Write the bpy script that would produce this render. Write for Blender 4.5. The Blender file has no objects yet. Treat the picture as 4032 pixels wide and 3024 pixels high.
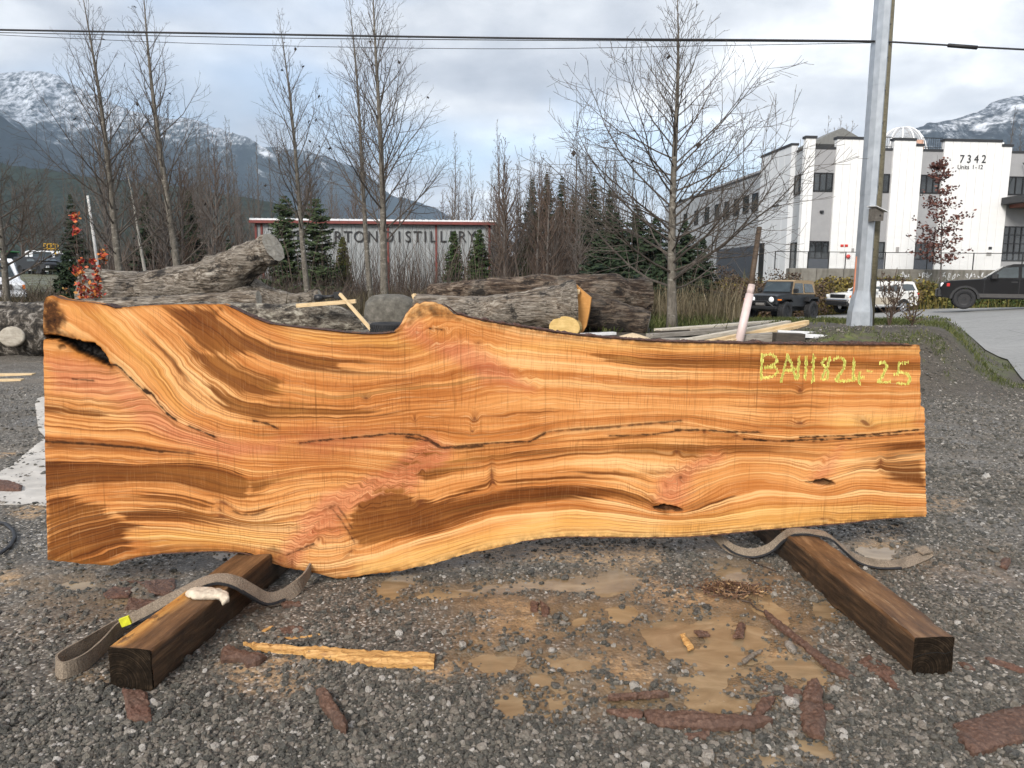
import bpy, math, random
import numpy as np
from mathutils import Vector, Matrix, Euler
R = math.radians
random.seed(7)
rng = np.random.default_rng(11)
scene = bpy.context.scene
COL = scene.collection

# ------------------------------------------------------------------ camera
CAM_H = 1.70; PITCH = R(8.0); ROLL = R(0.5); LENS = 26.0; FPX = LENS / 36.0 * 4032
_f = Vector((0, math.cos(PITCH), -math.sin(PITCH)))
_u0 = Vector((0, math.sin(PITCH), math.cos(PITCH)))
_r0 = Vector((1, 0, 0))
CR = _r0 * math.cos(ROLL) + _u0 * math.sin(ROLL)
CU = -_r0 * math.sin(ROLL) + _u0 * math.cos(ROLL)
cam = bpy.data.cameras.new('camera'); cam.lens = LENS; cam.sensor_width = 36.0
cam.clip_start = 0.05; cam.clip_end = 30000
camo = bpy.data.objects.new('camera', cam); COL.objects.link(camo)
camo.matrix_world = Matrix(((CR.x, CU.x, -_f.x, 0), (CR.y, CU.y, -_f.y, 0), (CR.z, CU.z, -_f.z, CAM_H), (0, 0, 0, 1)))
scene.camera = camo

# ------------------------------------------------------------------ light
SUN_EL = R(34); SUN_AZ = R(205)     # azimuth: clockwise from +Y (the way the camera looks); behind the camera, a little left
sun = bpy.data.lights.new('sun', 'SUN'); sun.energy = 1.5; sun.angle = R(18); sun.color = (1.0, 0.95, 0.88)
suno = bpy.data.objects.new('sun', sun); COL.objects.link(suno)
_sd = Vector((math.sin(SUN_AZ) * math.cos(SUN_EL), math.cos(SUN_AZ) * math.cos(SUN_EL), math.sin(SUN_EL)))
suno.rotation_euler = (-_sd).to_track_quat('-Z', 'Y').to_euler()

world = bpy.data.worlds.new('World'); scene.world = world; world.use_nodes = True
def build_world():
    nt = world.node_tree; nt.nodes.clear()
    N = lambda t, **k: _new(nt, t, **k)
    out = N('ShaderNodeOutputWorld'); bg = N('ShaderNodeBackground')
    nt.links.new(bg.outputs[0], out.inputs[0]); bg.inputs['Strength'].default_value = 0.10
    sky = N('ShaderNodeTexSky'); sky.sky_type = 'NISHITA'; sky.sun_disc = False
    sky.sun_elevation = SUN_EL; sky.sun_rotation = SUN_AZ
    sky.air_density = 1.0; sky.dust_density = 1.2; sky.ozone_density = 1.5
    geo = N('ShaderNodeTexCoord'); sep = N('ShaderNodeSeparateXYZ'); nt.links.new(geo.outputs['Generated'], sep.inputs[0])
    def m(op, a, b=None, clamp=False):
        n = N('ShaderNodeMath'); n.operation = op; n.use_clamp = clamp
        for i, v in enumerate((a, b)):
            if v is None: continue
            if isinstance(v, (int, float)): n.inputs[i].default_value = v
            else: nt.links.new(v, n.inputs[i])
        return n.outputs[0]
    zz = m('MAXIMUM', sep.outputs[2], 0.0); zz = m('ADD', zz, 0.22)
    u = m('DIVIDE', sep.outputs[0], zz); v = m('DIVIDE', sep.outputs[1], zz)
    comb = N('ShaderNodeCombineXYZ'); nt.links.new(u, comb.inputs[0]); nt.links.new(v, comb.inputs[1])
    def noise(scale, detail, rough, w, dist=0.0):
        n = N('ShaderNodeTexNoise'); n.noise_dimensions = '4D'; n.inputs['Scale'].default_value = scale
        n.inputs['Detail'].default_value = detail; n.inputs['Roughness'].default_value = rough
        n.inputs['W'].default_value = w; n.inputs['Distortion'].default_value = dist
        nt.links.new(comb.outputs[0], n.inputs['Vector']); return n.outputs['Fac']
    def ramp(fac, stops):
        n = N('ShaderNodeValToRGB'); nt.links.new(fac, n.inputs[0]); e = n.color_ramp.elements
        while len(e) < len(stops): e.new(0.5)
        for el, (p, c) in zip(e, stops): el.position = p; el.color = (*c, 1) if len(c) == 3 else c
        return n.outputs[0]
    n1 = noise(1.05, 7, 0.55, 26.86, 0.35); n2 = noise(2.6, 6, 0.6, 8.4, 0.2); n3 = noise(0.7, 3, 0.5, CLOUD_W)
    b = m('ADD', m('MULTIPLY', n1, 0.62), m('MULTIPLY', n2, 0.38))
    # cloud radiance: shaded undersides to bright thin edges
    k = 1 / 0.10
    cl = ramp(b, [(0.36, (0.190 * k, 0.203 * k, 0.230 * k)), (0.45, (0.29 * k, 0.302 * k, 0.325 * k)), (0.52, (0.40 * k, 0.408 * k, 0.42 * k)), (0.62, (0.66 * k, 0.665 * k, 0.67 * k))])
    cover = ramp(n3, [(0.37, (0.0, 0.0, 0.0)), (0.50, (1, 1, 1))])
    mx = N('ShaderNodeMix'); mx.data_type = 'RGBA'
    nt.links.new(cover, mx.inputs[0]); nt.links.new(cl, mx.inputs[7])
    g = N('ShaderNodeMix'); g.data_type = 'RGBA'; g.inputs[0].default_value = 0.25   # thin veil over the open sky
    nt.links.new(sky.outputs[0], g.inputs[6]); nt.links.new(cl, g.inputs[7])
    nt.links.new(g.outputs[2], mx.inputs[6]); nt.links.new(mx.outputs[2], bg.inputs['Color'])
def _new(nt, t, **k):
    n = nt.nodes.new(t)
    for a, v in k.items(): setattr(n, a, v)
    return n
CLOUD_W = 15.8
build_world()
scene.view_settings.view_transform = 'Standard'; scene.view_settings.look = 'None'
scene.view_settings.gamma = 1.0; scene.view_settings.exposure = 1.40
scene.cycles.use_denoising = True
scene.cycles.max_bounces = 6; scene.cycles.diffuse_bounces = 3; scene.cycles.glossy_bounces = 3
scene.cycles.transparent_max_bounces = 12; scene.cycles.volume_bounces = 0
scene.cycles.caustics_reflective = False; scene.cycles.caustics_refractive = False

# ------------------------------------------------------------------ geometry of the view: photo pixel -> place
def ray(px, py):
    return _f + CR * ((px - 2016) / FPX) + CU * ((1512 - py) / FPX)
CP = Vector((0, 0, CAM_H))
def aty(px, py, Y):                      # the point at forward distance Y
    d = ray(px, py); return CP + d * (Y / d.y)
def atz(px, py, z=0.0):                  # the point at height z
    d = ray(px, py); return CP + d * ((z - CAM_H) / d.z)
def pxw(npx, Y): return npx * Y * 0.99 / FPX   # rough size of npx pixels at distance Y

# ------------------------------------------------------------------ noise in numpy
def _h(ix, iy, s):
    v = np.sin(ix * 127.1 + iy * 311.7 + s * 74.7) * 43758.5453
    return v - np.floor(v)
def vnoise(x, y, s=0):
    x = np.asarray(x, float); y = np.asarray(y, float)
    ix = np.floor(x); iy = np.floor(y); fx = x - ix; fy = y - iy
    fx = fx * fx * (3 - 2 * fx); fy = fy * fy * (3 - 2 * fy)
    a = _h(ix, iy, s); b = _h(ix + 1, iy, s); c = _h(ix, iy + 1, s); d = _h(ix + 1, iy + 1, s)
    return (a + (b - a) * fx) * (1 - fy) + (c + (d - c) * fx) * fy
def fbm(x, y, s=0, o=4):
    t = 0; a = 0.5
    for k in range(o):
        t = t + a * (vnoise(x, y, s + k * 13) * 2 - 1); x = x * 2.03; y = y * 2.03; a *= 0.5
    return t
def sstep(a, b, x):
    t = np.clip((np.asarray(x, float) - a) / (b - a), 0, 1); return t * t * (3 - 2 * t)
def poly_sdf(px, py, poly):
    """signed distance (positive inside) of points to a polygon"""
    P = np.asarray(poly, float); n = len(P)
    d = np.full(px.shape, 1e18); inside = np.zeros(px.shape, bool)
    for i in range(n):
        a = P[i]; b = P[(i + 1) % n]; e = b - a; wx = px - a[0]; wy = py - a[1]
        t = np.clip((wx * e[0] + wy * e[1]) / max(e @ e, 1e-9), 0, 1)
        d = np.minimum(d, (wx - e[0] * t) ** 2 + (wy - e[1] * t) ** 2)
        c = ((a[1] > py) != (b[1] > py)) & (px < (b[0] - a[0]) * (py - a[1]) / ((b[1] - a[1]) if b[1] != a[1] else 1e-9) + a[0])
        inside ^= c
    d = np.sqrt(d); return np.where(inside, d, -d)
def line_dist(px, py, pts):
    d = np.full(px.shape, 1e18); P = np.asarray(pts, float)
    for i in range(len(P) - 1):
        a = P[i]; b = P[i + 1]; e = b - a; wx = px - a[0]; wy = py - a[1]
        t = np.clip((wx * e[0] + wy * e[1]) / max(e @ e, 1e-9), 0, 1)
        d = np.minimum(d, (wx - e[0] * t) ** 2 + (wy - e[1] * t) ** 2)
    return np.sqrt(d)

# ------------------------------------------------------------------ objects
def tag(o, label=None, cat=None, group=None, kind=None):
    if label: o['label'] = label
    if cat: o['category'] = cat
    if group: o['group'] = group
    if kind: o['kind'] = kind
    return o
def empty(name, loc, rz=0.0, label=None, cat=None, group=None):
    o = bpy.data.objects.new(name, None); COL.objects.link(o); o.empty_display_size = 0.1
    o.location = loc; o.rotation_euler = (0, 0, rz)
    return tag(o, label, cat, group)
def mesh_obj(name, verts, faces, mats, parent=None, smooth=False, loc=None):
    me = bpy.data.meshes.new(name)
    me.from_pydata(verts if isinstance(verts, list) else [tuple(v) for v in np.asarray(verts, float).tolist()], [], faces)
    if not isinstance(mats, (list, tuple)): mats = [mats]
    for m in mats: me.materials.append(m)
    if smooth: me.polygons.foreach_set('use_smooth', [True] * len(me.polygons))
    o = bpy.data.objects.new(name, me); COL.objects.link(o)
    if parent: o.parent = parent
    if loc is not None: o.location = loc
    return o
def fast_mesh(name, V, Q, mats, parent=None, smooth=False, mi=None):
    """V (n,3) array, Q (m,k) int array, k = 3 or 4"""
    me = bpy.data.meshes.new(name); V = np.asarray(V, np.float32); Q = np.asarray(Q, np.int32); k = Q.shape[1]
    me.vertices.add(len(V)); me.vertices.foreach_set('co', V.ravel())
    me.loops.add(Q.size); me.loops.foreach_set('vertex_index', Q.ravel())
    me.polygons.add(len(Q)); me.polygons.foreach_set('loop_start', np.arange(0, Q.size, k, dtype=np.int32))
    me.polygons.foreach_set('loop_total', np.full(len(Q), k, np.int32))
    if not isinstance(mats, (list, tuple)): mats = [mats]
    for m in mats: me.materials.append(m)
    if mi is not None: me.polygons.foreach_set('material_index', np.asarray(mi, np.int32))
    me.polygons.foreach_set('use_smooth', np.full(len(Q), bool(smooth)))
    me.update(calc_edges=True); me.validate()
    o = bpy.data.objects.new(name, me); COL.objects.link(o)
    if parent: o.parent = parent
    return o
def fattr(o, name, vals, typ='FLOAT'):
    a = o.data.attributes.new(name, typ, 'POINT')
    if typ == 'FLOAT': a.data.foreach_set('value', np.asarray(vals, np.float32).ravel())
    else: a.data.foreach_set('vector', np.asarray(vals, np.float32).ravel())
class MB:
    def __init__(s): s.v = []; s.f = []; s.m = []
    def add(s, vs, fs, mi=0):
        b = len(s.v); s.v += [tuple(v) for v in vs]; s.f += [tuple(i + b for i in f) for f in fs]; s.m += [mi] * len(fs); return s
    def box(s, x0, x1, y0, y1, z0, z1, mi=0):
        return s.add([(x0, y0, z0), (x1, y0, z0), (x1, y1, z0), (x0, y1, z0), (x0, y0, z1), (x1, y0, z1), (x1, y1, z1), (x0, y1, z1)],
                     [(0, 3, 2, 1), (4, 5, 6, 7), (0, 1, 5, 4), (1, 2, 6, 5), (2, 3, 7, 6), (3, 0, 4, 7)], mi)
    def bbox(s, x0, x1, y0, y1, z0, z1, b=0.01, mi=0):
        """box with chamfered vertical and top edges"""
        b = min(b, (x1 - x0) * .45, (y1 - y0) * .45, (z1 - z0) * .45)
        ring = lambda x0, x1, y0, y1, z, c: [(x0 + c, y0, z), (x1 - c, y0, z), (x1, y0 + c, z), (x1, y1 - c, z), (x1 - c, y1, z), (x0 + c, y1, z), (x0, y1 - c, z), (x0, y0 + c, z)]
        rs = ring(x0 + b, x1 - b, y0 + b, y1 - b, z0, b * .5) + ring(x0, x1, y0, y1, z0 + b, b) + ring(x0, x1, y0, y1, z1 - b, b) + ring(x0 + b, x1 - b, y0 + b, y1 - b, z1, b * .5)
        fs = [tuple(range(7, -1, -1)), tuple(range(24, 32))]
        for k in range(3):
            for i in range(8): j = (i + 1) % 8; fs.append((k * 8 + i, k * 8 + j, k * 8 + 8 + j, k * 8 + 8 + i))
        return s.add(rs, fs, mi)
    def prism(s, poly, axis, a, b, mi=0):
        """polygon (2-tuples) extruded along axis 'x','y','z' from a to b"""
        n = len(poly)
        def P(p, t): return {'x': (t, p[0], p[1]), 'y': (p[0], t, p[1]), 'z': (p[0], p[1], t)}[axis]
        vs = [P(p, a) for p in poly] + [P(p, b) for p in poly]
        fs = [tuple(range(n - 1, -1, -1)), tuple(range(n, 2 * n))] + [(i, (i + 1) % n, n + (i + 1) % n, n + i) for i in range(n)]
        return s.add(vs, fs, mi)
    def tube(s, pts, rad, k=6, cap=True, mi=0):
        pts = [Vector(p) for p in pts]; n = len(pts)
        if isinstance(rad, (int, float)): rad = [rad] * n
        vs = []; up = Vector((0, 0, 1)); last = None
        for i, p in enumerate(pts):
            t = (pts[min(i + 1, n - 1)] - pts[max(i - 1, 0)])
            if t.length < 1e-9: t = Vector((0, 0, 1))
            t.normalize()
            if last is None:
                a = t.cross(up if abs(t.z) < .95 else Vector((1, 0, 0))).normalized()
            else:
                a = (last - t * last.dot(t))
                a = a.normalized() if a.length > 1e-6 else t.cross(Vector((1, .3, .2))).normalized()
            last = a; b = t.cross(a)
            for j in range(k):
                g = 2 * math.pi * j / k; vs.append(p + (a * math.cos(g) + b * math.sin(g)) * rad[i])
        fs = [(i * k + j, i * k + (j + 1) % k, (i + 1) * k + (j + 1) % k, (i + 1) * k + j) for i in range(n - 1) for j in range(k)]
        if cap: fs += [tuple(range(k - 1, -1, -1)), tuple(range((n - 1) * k, n * k))]
        return s.add(vs, fs, mi)
    def lathe(s, prof, k=20, axis='z', c=(0, 0, 0), mi=0):
        """profile (radius, t) turned about an axis through c"""
        vs = []
        for r, t in prof:
            for j in range(k):
                g = 2 * math.pi * j / k; x, y = r * math.cos(g), r * math.sin(g)
                q = {'z': (x, y, t), 'x': (t, x, y), 'y': (y, t, x)}[axis]
                vs.append((q[0] + c[0], q[1] + c[1], q[2] + c[2]))
        n = len(prof)
        fs = [(i * k + j, i * k + (j + 1) % k, (i + 1) * k + (j + 1) % k, (i + 1) * k + j) for i in range(n - 1) for j in range(k)]
        fs += [tuple(range(k - 1, -1, -1)), tuple(range((n - 1) * k, n * k))]
        return s.add(vs, fs, mi)
    def build(s, name, mats, parent=None, smooth=False, origin=None, loc=None):
        v = s.v
        if origin is not None: v = [(a[0] - origin[0], a[1] - origin[1], a[2] - origin[2]) for a in v]
        o = mesh_obj(name, v, s.f, mats, parent, smooth, loc)
        if any(s.m): o.data.polygons.foreach_set('material_index', s.m)
        return o
def smooth_by_angle(o, deg=35):
    me = o.data
    me.polygons.foreach_set('use_smooth', [True] * len(me.polygons))
    me.set_sharp_from_angle(angle=R(deg))
    return o
def copy_tree(o, parent=None):
    c = o.copy(); COL.objects.link(c); c.parent = parent
    for ch in o.children: copy_tree(ch, c)
    return c

# ------------------------------------------------------------------ materials
class NM:
    def __init__(s, name):
        s.mat = bpy.data.materials.new(name); s.mat.use_nodes = True; s.nt = s.mat.node_tree; s.nt.nodes.clear()
        s.out = s.nt.nodes.new('ShaderNodeOutputMaterial'); s.b = s.nt.nodes.new('ShaderNodeBsdfPrincipled')
        s.nt.links.new(s.b.outputs[0], s.out.inputs[0]); s._tc = None
        s.b.inputs['Specular IOR Level'].default_value = 0.4
    def n(s, t, **k): return _new(s.nt, t, **k)
    def put(s, sock, v):
        if isinstance(v, bpy.types.NodeSocket): s.nt.links.new(v, sock)
        elif isinstance(v, (tuple, list)):
            sock.default_value = (*v, 1) if (len(v) == 3 and sock.type == 'RGBA') else v
        else: sock.default_value = v
    def tc(s, w='Object'):
        if s._tc is None: s._tc = s.n('ShaderNodeTexCoord')
        return s._tc.outputs[w]
    def pos(s): return s.n('ShaderNodeNewGeometry').outputs['Position']
    def attr(s, name): a = s.n('ShaderNodeAttribute'); a.attribute_name = name; return a.outputs['Fac']
    def xyz(s, v=None): q = s.n('ShaderNodeSeparateXYZ'); s.put(q.inputs[0], s.tc() if v is None else v); return q.outputs
    def comb(s, x=0.0, y=0.0, z=0.0):
        q = s.n('ShaderNodeCombineXYZ')
        for i, v in enumerate((x, y, z)): s.put(q.inputs[i], v)
        return q.outputs[0]
    def mapv(s, v=None, scale=(1, 1, 1), rot=(0, 0, 0), loc=(0, 0, 0)):
        q = s.n('ShaderNodeMapping'); s.put(q.inputs['Vector'], s.tc() if v is None else v)
        q.inputs['Scale'].default_value = scale; q.inputs['Rotation'].default_value = rot; q.inputs['Location'].default_value = loc
        return q.outputs[0]
    def noise(s, v=None, scale=5.0, detail=4, rough=0.55, dist=0.0, col=False):
        q = s.n('ShaderNodeTexNoise'); s.put(q.inputs['Vector'], s.tc() if v is None else v)
        q.inputs['Scale'].default_value = scale; q.inputs['Detail'].default_value = detail
        q.inputs['Roughness'].default_value = rough; q.inputs['Distortion'].default_value = dist
        return q.outputs['Color' if col else 'Fac']
    def vor(s, v=None, scale=5.0, feature='F1', out='Distance', rand=1.0):
        q = s.n('ShaderNodeTexVoronoi'); q.feature = feature; s.put(q.inputs['Vector'], s.tc() if v is None else v)
        q.inputs['Scale'].default_value = scale; q.inputs['Randomness'].default_value = rand
        return q.outputs[out]
    def m(s, op, a, b=None, c=None, clamp=False):
        q = s.n('ShaderNodeMath'); q.operation = op; q.use_clamp = clamp
        for i, v in enumerate((a, b, c)):
            if v is not None: s.put(q.inputs[i], v)
        return q.outputs[0]
    def sm(s, a, b, x):
        q = s.n('ShaderNodeMapRange'); q.interpolation_type = 'SMOOTHSTEP'
        s.put(q.inputs[0], x); q.inputs[1].default_value = a; q.inputs[2].default_value = b
        return q.outputs[0]
    def ramp(s, fac, stops):
        q = s.n('ShaderNodeValToRGB'); s.put(q.inputs[0], fac); e = q.color_ramp.elements
        while len(e) < len(stops): e.new(0.5)
        for el, (p, c) in zip(e, stops): el.position = p; el.color = (*c, 1)
        return q.outputs[0]
    def mix(s, fac, a, b, mode='MIX'):
        q = s.n('ShaderNodeMix'); q.data_type = 'RGBA'; q.blend_type = mode
        s.put(q.inputs[0], fac); s.put(q.inputs[6], a); s.put(q.inputs[7], b); return q.outputs[2]
    def bump(s, h, strength=0.5, dist=0.01, prev=None):
        q = s.n('ShaderNodeBump'); s.put(q.inputs['Height'], h); q.inputs['Strength'].default_value = strength
        q.inputs['Distance'].default_value = dist
        if prev is not None: s.put(q.inputs['Normal'], prev)
        return q.outputs[0]
    def rand(s): return s.n('ShaderNodeObjectInfo').outputs['Random']
    def isl(s): return s.n('ShaderNodeNewGeometry').outputs['Random Per Island']
    def done(s, color=None, rough=None, normal=None, **k):
        if color is not None: s.put(s.b.inputs['Base Color'], color)
        if rough is not None: s.put(s.b.inputs['Roughness'], rough)
        if normal is not None: s.put(s.b.inputs['Normal'], normal)
        for a, v in k.items(): s.put(s.b.inputs[a.replace('_', ' ')], v)
        return s.mat
def plain(name, col, rough=0.6, var=0.15, scale=6.0, bump=0.0, metal=0.0, **k):
    q = NM(name); n = q.noise(scale=scale, detail=5)
    lo = tuple(c * (1 - var) for c in col); hi = tuple(min(1, c * (1 + var)) for c in col)
    c = q.ramp(n, [(0.3, lo), (0.7, hi)])
    nb = q.bump(q.noise(scale=scale * 6, detail=3), bump, 0.01) if bump else None
    return q.done(c, rough, nb, Metallic=metal, **k)

# ================================================================== ground
def lot_h(x, y): return np.clip(0.08 + 0.066 * (np.minimum(x, 24) - 19.4) - 0.049 * (y - 40) - 0.6 * (1 - sstep(14, 30, y)), -0.7, 0.75)
def terrain(x, y):
    x = np.asarray(x, float); y = np.asarray(y, float)
    wob = 0.5 * fbm(x * 0.5, y * 0.5, 21, 3)
    edge = 1 - sstep(6.75, 8.35, x - 0.567 * (y - 12) + wob * .5) * (1 - sstep(17, 22, y)) - sstep(6.9, 8.8, x) * sstep(17, 22, y)            # the bench falls away to the paved lot on the right
    sx_ = sstep(4.3, 5.8, x); bench = (0.76 + 0.16 * sx_) * (sstep(9.8, 15.2, y + wob * 0.6) * (1 - sx_) + sstep(10.5, 13.4, y + wob * .5) * sx_) * (0.12 + 0.88 * sstep(-8.5, -4.5, x)) * edge * (1 - sstep(17, 26, y))
    lot = lot_h(x, y) * sstep(13, 19, y) * sstep(4.0, 9.0, x)
    left = 0.35 * sstep(16, 30, y) * (1 - sstep(0, 6, x)) + 1.5 * sstep(42, 60, y) * (1 - sstep(-24, -12, x))
    bank = (1.45 - lot_h(x, y)) * sstep(43.0, 47.5, y) * sstep(5, 13, x)
    z = bench + lot + left + bank
    return z + 0.05 * fbm(x * 1.3, y * 1.3, 5, 3) * sstep(9.5, 12, y) * (1 - sstep(30, 60, y)) * (1 - sstep(8.5, 10, x))
def tz(x, y): return float(terrain(np.array([x]), np.array([y]))[0])

def zpx(o, s, pts): return [(o[0] + s * a, o[1] + s * b) for a, b in pts]
Z2 = lambda p: zpx((800, 2000), .617, p)
Z3 = lambda p: zpx((1800, 2000), .617, p)
Z4 = lambda p: zpx((2732, 1950), .6474, p)
Z1 = lambda p: zpx((0, 1900), .588, p)
def gpoly(px): return [tuple(atz(a, b, 0.0))[:2] for a, b in px]
PUDDLES = [gpoly(p) for p in (
    Z3([(-300, 560), (-150, 520), (60, 505), (300, 475), (700, 435), (1000, 415), (1120, 440), (1060, 525), (900, 545), (700, 525), (400, 505), (100, 545), (-150, 590)]),
    Z2([(1110, 540), (1150, 450), (1290, 440), (1330, 470), (1240, 500), (1260, 560), (1170, 600)]),
    Z4([(110, 425), (290, 435), (400, 545), (490, 620), (520, 700), (600, 760), (560, 800), (420, 705), (330, 625), (200, 505)]),
    Z3([(1240, 800), (1400, 700), (1700, 690), (1900, 730), (2020, 850), (2020, 1000), (1830, 1080), (1720, 1150), (1920, 1250), (1720, 1315), (1350, 1295), (1050, 1240), (1350, 1180), (1400, 1080), (1600, 1040), (1350, 950)]),
    Z3([(500, 1060), (660, 1085), (640, 1150), (520, 1130)]), Z3([(540, 1205), (730, 1205), (720, 1285), (560, 1290)]),
    Z3([(300, 1240), (440, 1215), (430, 1285), (330, 1305)]), Z3([(690, 700), (830, 685), (810, 800), (720, 780)]),
    Z4([(590, 1005), (700, 985), (830, 1040), (720, 1115), (600, 1095)]), Z4([(270, 1580), (400, 1535), (570, 1600), (450, 1650), (300, 1630)]),
    Z4([(640, 1480), (780, 1500), (760, 1545), (650, 1530)]),
    Z2([(1735, 960), (1850, 925), (2000, 955), (1910, 1055), (1780, 1025)]), Z1([(745, 800), (865, 785), (845, 835), (770, 845)]),
    Z1([(450, 655), (600, 655), (570, 705), (480, 695)]), Z1([(1450, 480), (1580, 470), (1560, 500), (1480, 510)]),
    Z4([(990, 325), (1200, 315), (1280, 370), (1100, 395)]), Z3([(1000, 640), (1100, 620), (1150, 690), (1020, 700)]),
    Z3([(580, 990), (760, 960), (860, 1010), (700, 1030)]), Z4([(740, 640), (830, 660), (850, 760), (760, 740)]))]
SAW = [(gpoly(p), w) for p, w in (
    (Z2([(130, 990), (350, 930), (700, 1000), (720, 1110), (500, 1190), (200, 1150)]), .75), (Z2([(1260, 1090), (1500, 1030), (1900, 1020), (1900, 1075), (1400, 1110)]), .9),
    (Z3([(420, 250), (800, 230), (1300, 250), (1350, 350), (900, 365), (450, 350)]), .85), (Z3([(-50, 260), (300, 240), (400, 330), (0, 340)]), .5),
    (Z3([(1000, 460), (1250, 450), (1700, 600), (1600, 680), (1250, 620), (1050, 540)]), .7), (Z3([(850, 940), (1200, 950), (1330, 1030), (1250, 1110), (950, 1090)]), .8),
    (Z4([(420, 950), (560, 960), (560, 1080), (430, 1060)]), .8), (Z4([(930, 230), (1150, 210), (1300, 300), (1000, 300)]), .6),
    (Z1([(-50, 620), (140, 560), (150, 700), (0, 800)]), .8), (Z1([(60, 180), (300, 150), (310, 230), (120, 260)]), .9),
    (Z1([(420, 1270), (700, 1290), (680, 1340), (430, 1330)]), .5), (Z1([(180, 1020), (260, 1020), (250, 1100), (190, 1090)]), .5),
    ([(-200, 1480), (175, 1490), (175, 1760), (-200, 1850)], .9), (Z3([(150, 560), (500, 600), (560, 780), (300, 860), (100, 700)]), .6),
    ([(3620, 1960), (3800, 1960), (3830, 2010), (3640, 2015)], .5), ([(3400, 2060), (3560, 2060), (3560, 2120), (3420, 2120)], .5))]
MUD = [(gpoly(p), w) for p, w in (
    (Z3([(-100, 560), (300, 520), (1000, 560), (1500, 500), (2050, 500), (2300, 800), (2100, 1150), (2000, 1330), (900, 1300), (300, 1300), (100, 1000)]), 1.0),
    (Z1([(0, 560), (300, 520), (900, 560), (1500, 480), (1300, 620), (900, 850), (500, 1000), (0, 1050)]), .55),
    (Z4([(60, 420), (600, 420), (900, 800), (1000, 1050), (300, 1650), (-100, 1300)]), .8),
    (Z4([(900, 330), (2100, 280), (2100, 600), (1200, 500)]), .5), (Z3([(-400, 230), (1900, 150), (2000, 400), (-400, 430)]), .5),
    (Z4([(200, 1500), (900, 1450), (1200, 1680), (100, 1700)]), .7))]
WATER_Z = -0.010
def near_field(x, y):
    """relief, mud, sawdust of the gravel pad close to the slab"""
    near = (y < 7.0) & (np.abs(x) < 6.5)
    pud = np.full(x.shape, -9.0); saw = np.zeros(x.shape); mud = np.zeros(x.shape)
    xs, ys = x[near], y[near]
    w = 0.07 * fbm(xs * 6, ys * 6, 3, 4)
    p = np.full(xs.shape, -9.0)
    for q in PUDDLES: p = np.maximum(p, poly_sdf(xs, ys, q))
    pud[near] = p + w * 1.1
    s = np.zeros(xs.shape)
    for q, k in SAW: s = np.maximum(s, k * sstep(-0.06, 0.07, poly_sdf(xs, ys, q) + 1.6 * w))
    saw[near] = s
    t = np.zeros(xs.shape)
    for q, k in MUD: t = np.maximum(t, k * sstep(-0.10, 0.15, poly_sdf(xs, ys, q) + 2.5 * w))
    mud[near] = t
    relief = 0.0035 + 0.010 * fbm(x * 3.2, y * 3.2, 40, 3) + 0.010 * fbm(x * 17, y * 17, 44, 2)
    h = np.maximum(relief, -0.004) * (1 - sstep(6.5, 9.0, y) * 0.6)
    h = h - sstep(-0.11, 0.06, pud) * 0.024
    # islands of stones stand out of the flooded mud
    h = h + mud * 0.010 * sstep(0.5, 0.75, vnoise(x * 9, y * 9, 61)) * sstep(-.2, 0, -pud + .12) 
    return h, pud, saw, mud

def axis_coords(lo, hi, step, farlo, farhi, grow):
    c = list(np.arange(lo, hi + 1e-6, step)); s = step
    x = hi
    while x < farhi: s *= grow; x += s; c.append(x)
    s = step; x = lo; pre = []
    while x > farlo: s *= grow; x -= s; pre.append(x)
    return np.array(pre[::-1] + c)
gx = axis_coords(-5.2, 6.0, 0.03, -7000, 7000, 1.07)
gy = axis_coords(2.0, 6.6, 0.028, -400, 9000, 1.055)
def build_ground():
    X, Y = np.meshgrid(gx, gy); x = X.ravel(); y = Y.ravel()
    h, pud, saw, mud = near_field(x, y)
    far = 1 - sstep(9.0, 12.0, y)
    z = terrain(x, y) + h * far
    nx, ny = len(gx), len(gy)
    I = np.arange(nx * ny).reshape(ny, nx)
    Q = np.stack([I[:-1, :-1], I[:-1, 1:], I[1:, 1:], I[1:, :-1]], -1).reshape(-1, 4)
    # grass: on the bench and the field behind, bare on the crest that was pushed up
    g = sstep(11.0, 13.0, y + 1.2 * fbm(x * .8, y * .8, 9, 3)) * sstep(-1.5, .5, x) * sstep(-0.15, 0.35, fbm(x * 1.5, y * 1.5, 77, 4) + 0.25 * sstep(13.5, 16, y))
    g = np.maximum(g, sstep(16, 24, y) * 0.8)
    dirt = sstep(10.3, 11.5, y + fbm(x, y, 91, 3)) * sstep(-1.5, .5, x)
    o = fast_mesh('ground', np.stack([x, y, z], 1), Q, M_ground(), smooth=True)
    for nme, v in (('saw', saw), ('mud', mud), ('pud', sstep(-0.16, 0.04, pud)), ('grassy', g), ('dirt', dirt)): fattr(o, nme, v)
    return tag(o, 'wet grey gravel yard with mud and sawdust', None, None, 'structure')
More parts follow.
